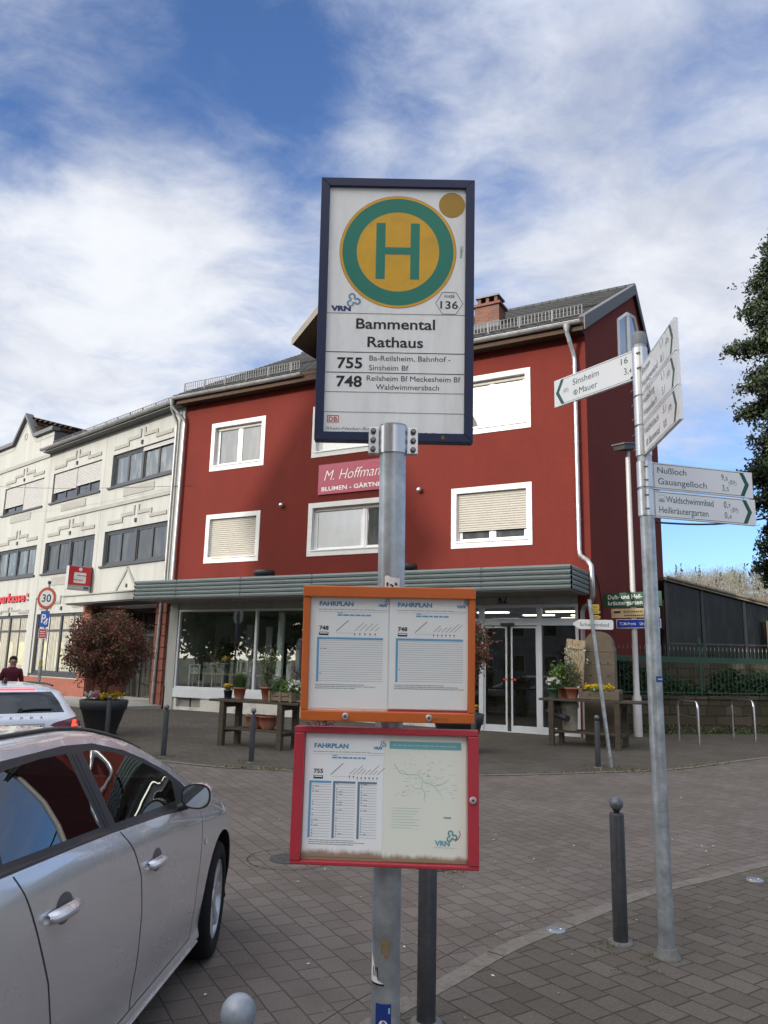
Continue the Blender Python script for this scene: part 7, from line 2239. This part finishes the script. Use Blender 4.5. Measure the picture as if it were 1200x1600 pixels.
# --- white estate waiting in traffic, seen from behind
K = 1.06
def sc(t, k): return Tab({x: y * k for x, y in zip(t.x, t.y)})
EST = {k: sc(HATCH[k], K) for k in ('W', 'zr', 'zt', 'zs', 'ro', 'zb')}
EST['zs'] = Tab({.82: .60, .5: .78, -.1: .89, -.9: .97, -1.5: 1.01, -2.4: 1.04, -2.80: 1.03, -2.96: .98, -3.02: .86, -3.06: .70, -3.08: .58})
EST['zr'] = Tab({.82: .62, .5: .82, 0: .95, -.4: 1.12, -.63: 1.22, -1.06: 1.36, -1.5: 1.42, -2.1: 1.425, -2.55: 1.385, -2.68: 1.31, -2.83: 1.16, -2.93: 1.07, -3.0: .97, -3.05: .78, -3.08: .60})
EST['zt'] = Tab({.82: .64, .5: .87, 0: .99, -.5: 1.22, -.8: 1.35, -1.1: 1.43, -1.5: 1.48, -2.0: 1.485, -2.45: 1.455, -2.58: 1.425, -2.66: 1.385, -2.80: 1.24, -2.91: 1.12, -2.97: 1.06, -3.02: .93, -3.06: .74, -3.08: .60})
EST['W'] = Tab({.82: .44, .66: .71, .25: .86, -.1: .885, -.6: .90, -2.3: .895, -2.7: .865, -2.85: .835, -2.95: .80, -3.02: .755, -3.06: .70, -3.08: .64})
rg = [(-.57, 1.125), (.57, 1.125), (.535, 1.25), (.47, 1.375), (-.47, 1.375), (-.535, 1.25)]
tlr = [(.34, .975), (.42, 1.01), (.60, 1.045), (.80, 1.085), (.86, 1.06), (.86, .95), (.62, .94), (.42, .945)]
tll = [(-x, z) for x, z in tlr][::-1]
brl = [(-.27, 1.395), (.27, 1.395), (.27, 1.412), (-.27, 1.412)]
eband = [(-.35, .99), (-.63, 1.155), (-1.06, 1.30), (-1.5, 1.365), (-2.1, 1.37), (-2.45, 1.33), (-2.62, 1.22), (-2.70, 1.09), (-2.4, 1.065), (-1.5, 1.035), (-.9, .995)]
brake_on = M_emit('lit brake light', (1.0, .035, .015), 1.5)
tail_dark = M('dark red lamp lens', (.10, .008, .010), .15, 0, .1, 6, coat=.6)
est, part, regs, bvh = make_car('white_estate_car', 'silver white car from behind with lit brake light, waiting beyond the silver hatchback', EST, white_p,
    [('band', eband), ('arch', circle_poly(.10, .32, .37)), ('arch', circle_poly(-2.42, .32, .37))], [('rear_glass', rg), ('tail_light', tll), ('tail_light_right', tlr), ('brake_strip', brl)], None)
hd = R(-45.0); fwd = Vector((math.sin(hd), math.cos(hd), 0))
tail = Vector((-4.37, 9.80, 0)); loc = tail + fwd * 3.06
est.location = (loc.x, loc.y, -.22); est.rotation_euler = (0, 0, -hd)
part(['body', 'band+', 'band-', 'windscreen'], 'body', [white_p, car_dark, car_dark, car_dark], est)
rgl = part(['rear_glass'], 'rear_window', [M_glass('rear window glass', refl=.05, base=(.010, .012, .015))], est)
part(['tail_light'], 'tail_light', [tail_dark], est); tl = part(['tail_light_right'], 'tail_light', [tail_dark], est); part(['brake_strip'], 'brake_light', [brake_on], est)
def rear(x, z):
    h = bvh.ray_cast(Vector((x, -6, z)), Vector((0, 1, 0))); return h[0].y if h[0] is not None else -3.05
g = MB(); pts = [(.62, .955), (.70, .955), (.725, .99), (.70, 1.035), (.655, 1.03)]
g.add([(x, rear(x, z) - .006, z) for x, z in pts], [tuple(range(len(pts)))], brake_on); g.build('lit_lamp', tl)
g = MB(); yp = rear(0, .94) - .012
g.box(-.265, .265, yp, yp + .01, .885, 1.0, trim_black); g.flat(-.258, .258, .891, .994, yp - .001, sticker_white); g.flat(-.258, -.215, .891, .994, yp - .0015, pb)
g.text('HD TB 551E', -.20, .905, yp - .0018, black_ink, h=.075, w=.445, bold=.01); g.build('number_plate', est)
g = MB()
for k, ch in enumerate('ŠKODA'): 
    x = -.245 + .122 * k; g.text(ch, x, 1.062, rear(x, 1.075) - .012, trim_black, h=.026, w=.034, align='c', bold=.03)
g.build('tailgate_lettering', est)
g = MB(); g.tube([(0, rear(0, 1.16) - .02, 1.16), (.18, rear(.18, 1.17) - .02, 1.175), (.40, rear(.40, 1.17) - .02, 1.17)], .012, trim_black, 6); g.lathe([(.03, -.02), (.02, .0)], trim_black, 10, (0, rear(0, 1.16) - .01, 1.16), 'y'); g.build('rear_wiper', rgl)
g = MB(); g.prism([(-2.30, 1.47), (-2.18, 1.47), (-2.27, 1.53), (-2.31, 1.53)], -.02, .02, trim_black, 'x'); g.build('roof_aerial', est)
for sx in (-1, 1):
    g = MB(); pts = []
    for s in np.arange(-.9, -2.5, -.1):
        h = bvh.ray_cast(Vector((sx * (EST['W'](s) - EST['ro'](s) - .03), s, 3)), Vector((0, 0, -1))); pts.append((h[0].x, s, h[0].z + .03))
    g.tube(pts, .014, trim_black, 6); g.build('roof_rail', est)
    wheel(est, sx * .78, .10, .32, 0, sx); wheel(est, sx * .78, -2.42, .32, 0, sx)
g = MB(); g.box(-.78, .78, -2.9, .7, .18, .6, trim_black); g.build('underbody', est)

# --- white van at the very edge of the photo
vh = R(133); vf = Vector((math.sin(vh), math.cos(vh), 0)); vl = Vector((math.sin(vh - R(90)), math.cos(vh - R(90)), 0))
c = Vector((-7.62, 15.05, 0)) - vl * 1.0 - vf * 2.6
van = thing('white_van', 'white van at the left photo edge, only its mirror showing', 'van', c, -vh)
vp = M('white van paint', (.70, .70, .69), .35, 0, .03, 3, coat=.6)
side = [(-2.6, .35), (-2.6, 2.3), (-2.5, 2.5), (1.1, 2.5), (1.55, 2.3), (2.05, 1.35), (2.5, 1.15), (2.6, .9), (2.6, .35)]
g = MB(); g.prism(side, -.98, .98, vp, 'x'); g.build('body', van, .06)
g = MB(); g.add([(-.9, 1.60, 2.27), (.9, 1.60, 2.27), (.92, 2.08, 1.40), (-.92, 2.08, 1.40)], [(0, 1, 2, 3)], car_dark); g.build('windscreen', van)
for sx in (-1, 1):
    wheel(van, sx * .86, 1.7, .34, 0, sx); wheel(van, sx * .86, -1.7, .34, 0, sx)
    g = MB(); g.add([(sx * .985, .7, 1.35), (sx * .985, 1.85, 1.35), (sx * .985, 1.45, 2.15), (sx * .985, .7, 2.15)], [(0, 1, 2, 3)], car_dark); g.build('window', van)
    g = MB(); g.cbox((sx * 1.20, 1.72, 1.93), (.20, .14, .22), vp); g.cbox((sx * 1.17, 1.72, 1.70), (.22, .14, .16), vp); g.tube([(sx * .97, 1.75, 1.55), (sx * 1.15, 1.73, 1.62)], .03, trim_black, 8); g.build('wing_mirror', van, .03)
    g = MB(); g.cbox((sx * .75, 2.60, .85), (.30, .06, .22), alu_mirror); g.build('headlight', van, .02)

# ---------------------------------------------------------------- person
skin_m = M('skin', (.42, .24, .17), .55, 0, .08, 6)
sweater = M('burgundy sweater', (.105, .022, .035), .9, 0, .18, 12, bump=.3, bscale=90)
trouser = M('dark trousers', (.03, .032, .04), .9, 0, .2, 10)
hair_m = M('dark brown hair', (.030, .020, .014), .7, 0, .3, 30)
def person():
    t = thing('person', 'person with dark hair and burgundy sweater standing before the bank windows', 'person', (-8.45, 18.05, -.08), R(-155))
    verts = [(0, 0, .92), (0, 0, 1.10), (0, .0, 1.28), (0, -.005, 1.37), (0, .0, 1.43), (0, .015, 1.50), (0, .02, 1.58)]
    rad = [.145, .135, .155, .115, .056, .082, .070]
    edges = [(i, i + 1) for i in range(6)]
    def chain(start, pts):
        p = start
        for (co, r) in pts:
            verts.append(co); rad.append(r); edges.append((p, len(verts) - 1)); p = len(verts) - 1
        return p
    for s_ in (-1, 1):
        chain(0, [((s_ * .09, 0, .84), .105), ((s_ * .10, .015, .48), .066), ((s_ * .10, -.01, .10), .045), ((s_ * .11, .14, .045), .036)])
        w_ = chain(2, [((s_ * .17, 0, 1.32), .070), ((s_ * .225, -.01, 1.05), .052), ((s_ * .20, .10, .84), .036), ((s_ * .19, .14, .77), .030)])
        for k, (dx, l) in enumerate(((-.024, .060), (-.008, .072), (.008, .068), (.022, .052))):
            chain(w_, [((s_ * .19 + dx, .16, .735), .010), ((s_ * .19 + dx, .175, .735 - l * .5), .009), ((s_ * .19 + dx, .172, .735 - l), .007)])
        chain(w_, [((s_ * .165, .175, .76), .011), ((s_ * .15, .19, .73), .008)])
    me = bpy.data.meshes.new('body'); me.from_pydata(verts, edges, []); o = bpy.data.objects.new('body', me); COL.objects.link(o)
    sk = o.modifiers.new('skin', 'SKIN'); sk.use_smooth_shade = True
    for v, r in zip(me.skin_vertices[0].data, rad): v.radius = (r, r * (.72 if r > .13 else 1))
    me.skin_vertices[0].data[0].use_root = True
    sd = o.modifiers.new('sub', 'SUBSURF'); sd.levels = 2; sd.render_levels = 2
    dg = bpy.context.evaluated_depsgraph_get(); dg.update()
    m2 = bpy.data.meshes.new_from_object(o.evaluated_get(dg)); bpy.data.objects.remove(o)
    m2.name = 'body'; m2.materials.clear()
    for m in (skin_m, sweater, trouser): m2.materials.append(m)
    for p in m2.polygons:
        z = p.center.z; x = abs(p.center.x); hand = z < .82 and x > .135 and p.center.y > .11
        p.material_index = 0 if (z > 1.405 or hand) else 1 if (z > .93 or (x > .16 and z > .80)) else 2
        p.use_smooth = True
    o = bpy.data.objects.new('body', m2); COL.objects.link(o); o.parent = t
    g = MB(); g.sphere((0, -.016, 1.572), .090, hair_m, 16, 1.0)
    hb = g; ho = hb.build('hair', t); 
    for vv in ho.data.vertices:
        if vv.co.y > .025 and vv.co.z < 1.618: vv.co.y = .025
    g = MB()
    for s_ in (-1, 1):
        g.sphere((s_ * .032, .092, 1.535), .009, black_ink, 8); g.sphere((s_ * .082, .01, 1.52), .018, skin_m, 8, 1.6)
        pts = [(s_ * .034 + .022 * math.cos(a), .100, 1.535 + .018 * math.sin(a)) for a in [2 * math.pi * i / 12 for i in range(13)]]; g.tube(pts, .003, black_ink, 5)
    g.tube([(0, .085, 1.55), (0, .112, 1.515)], [.008, .014], skin_m, 8); g.tube([(-.024, .092, 1.478), (0, .097, 1.476), (.024, .092, 1.478)], .005, M('lips', (.30, .10, .09), .6), 6)
    g.build('face', t)
person()
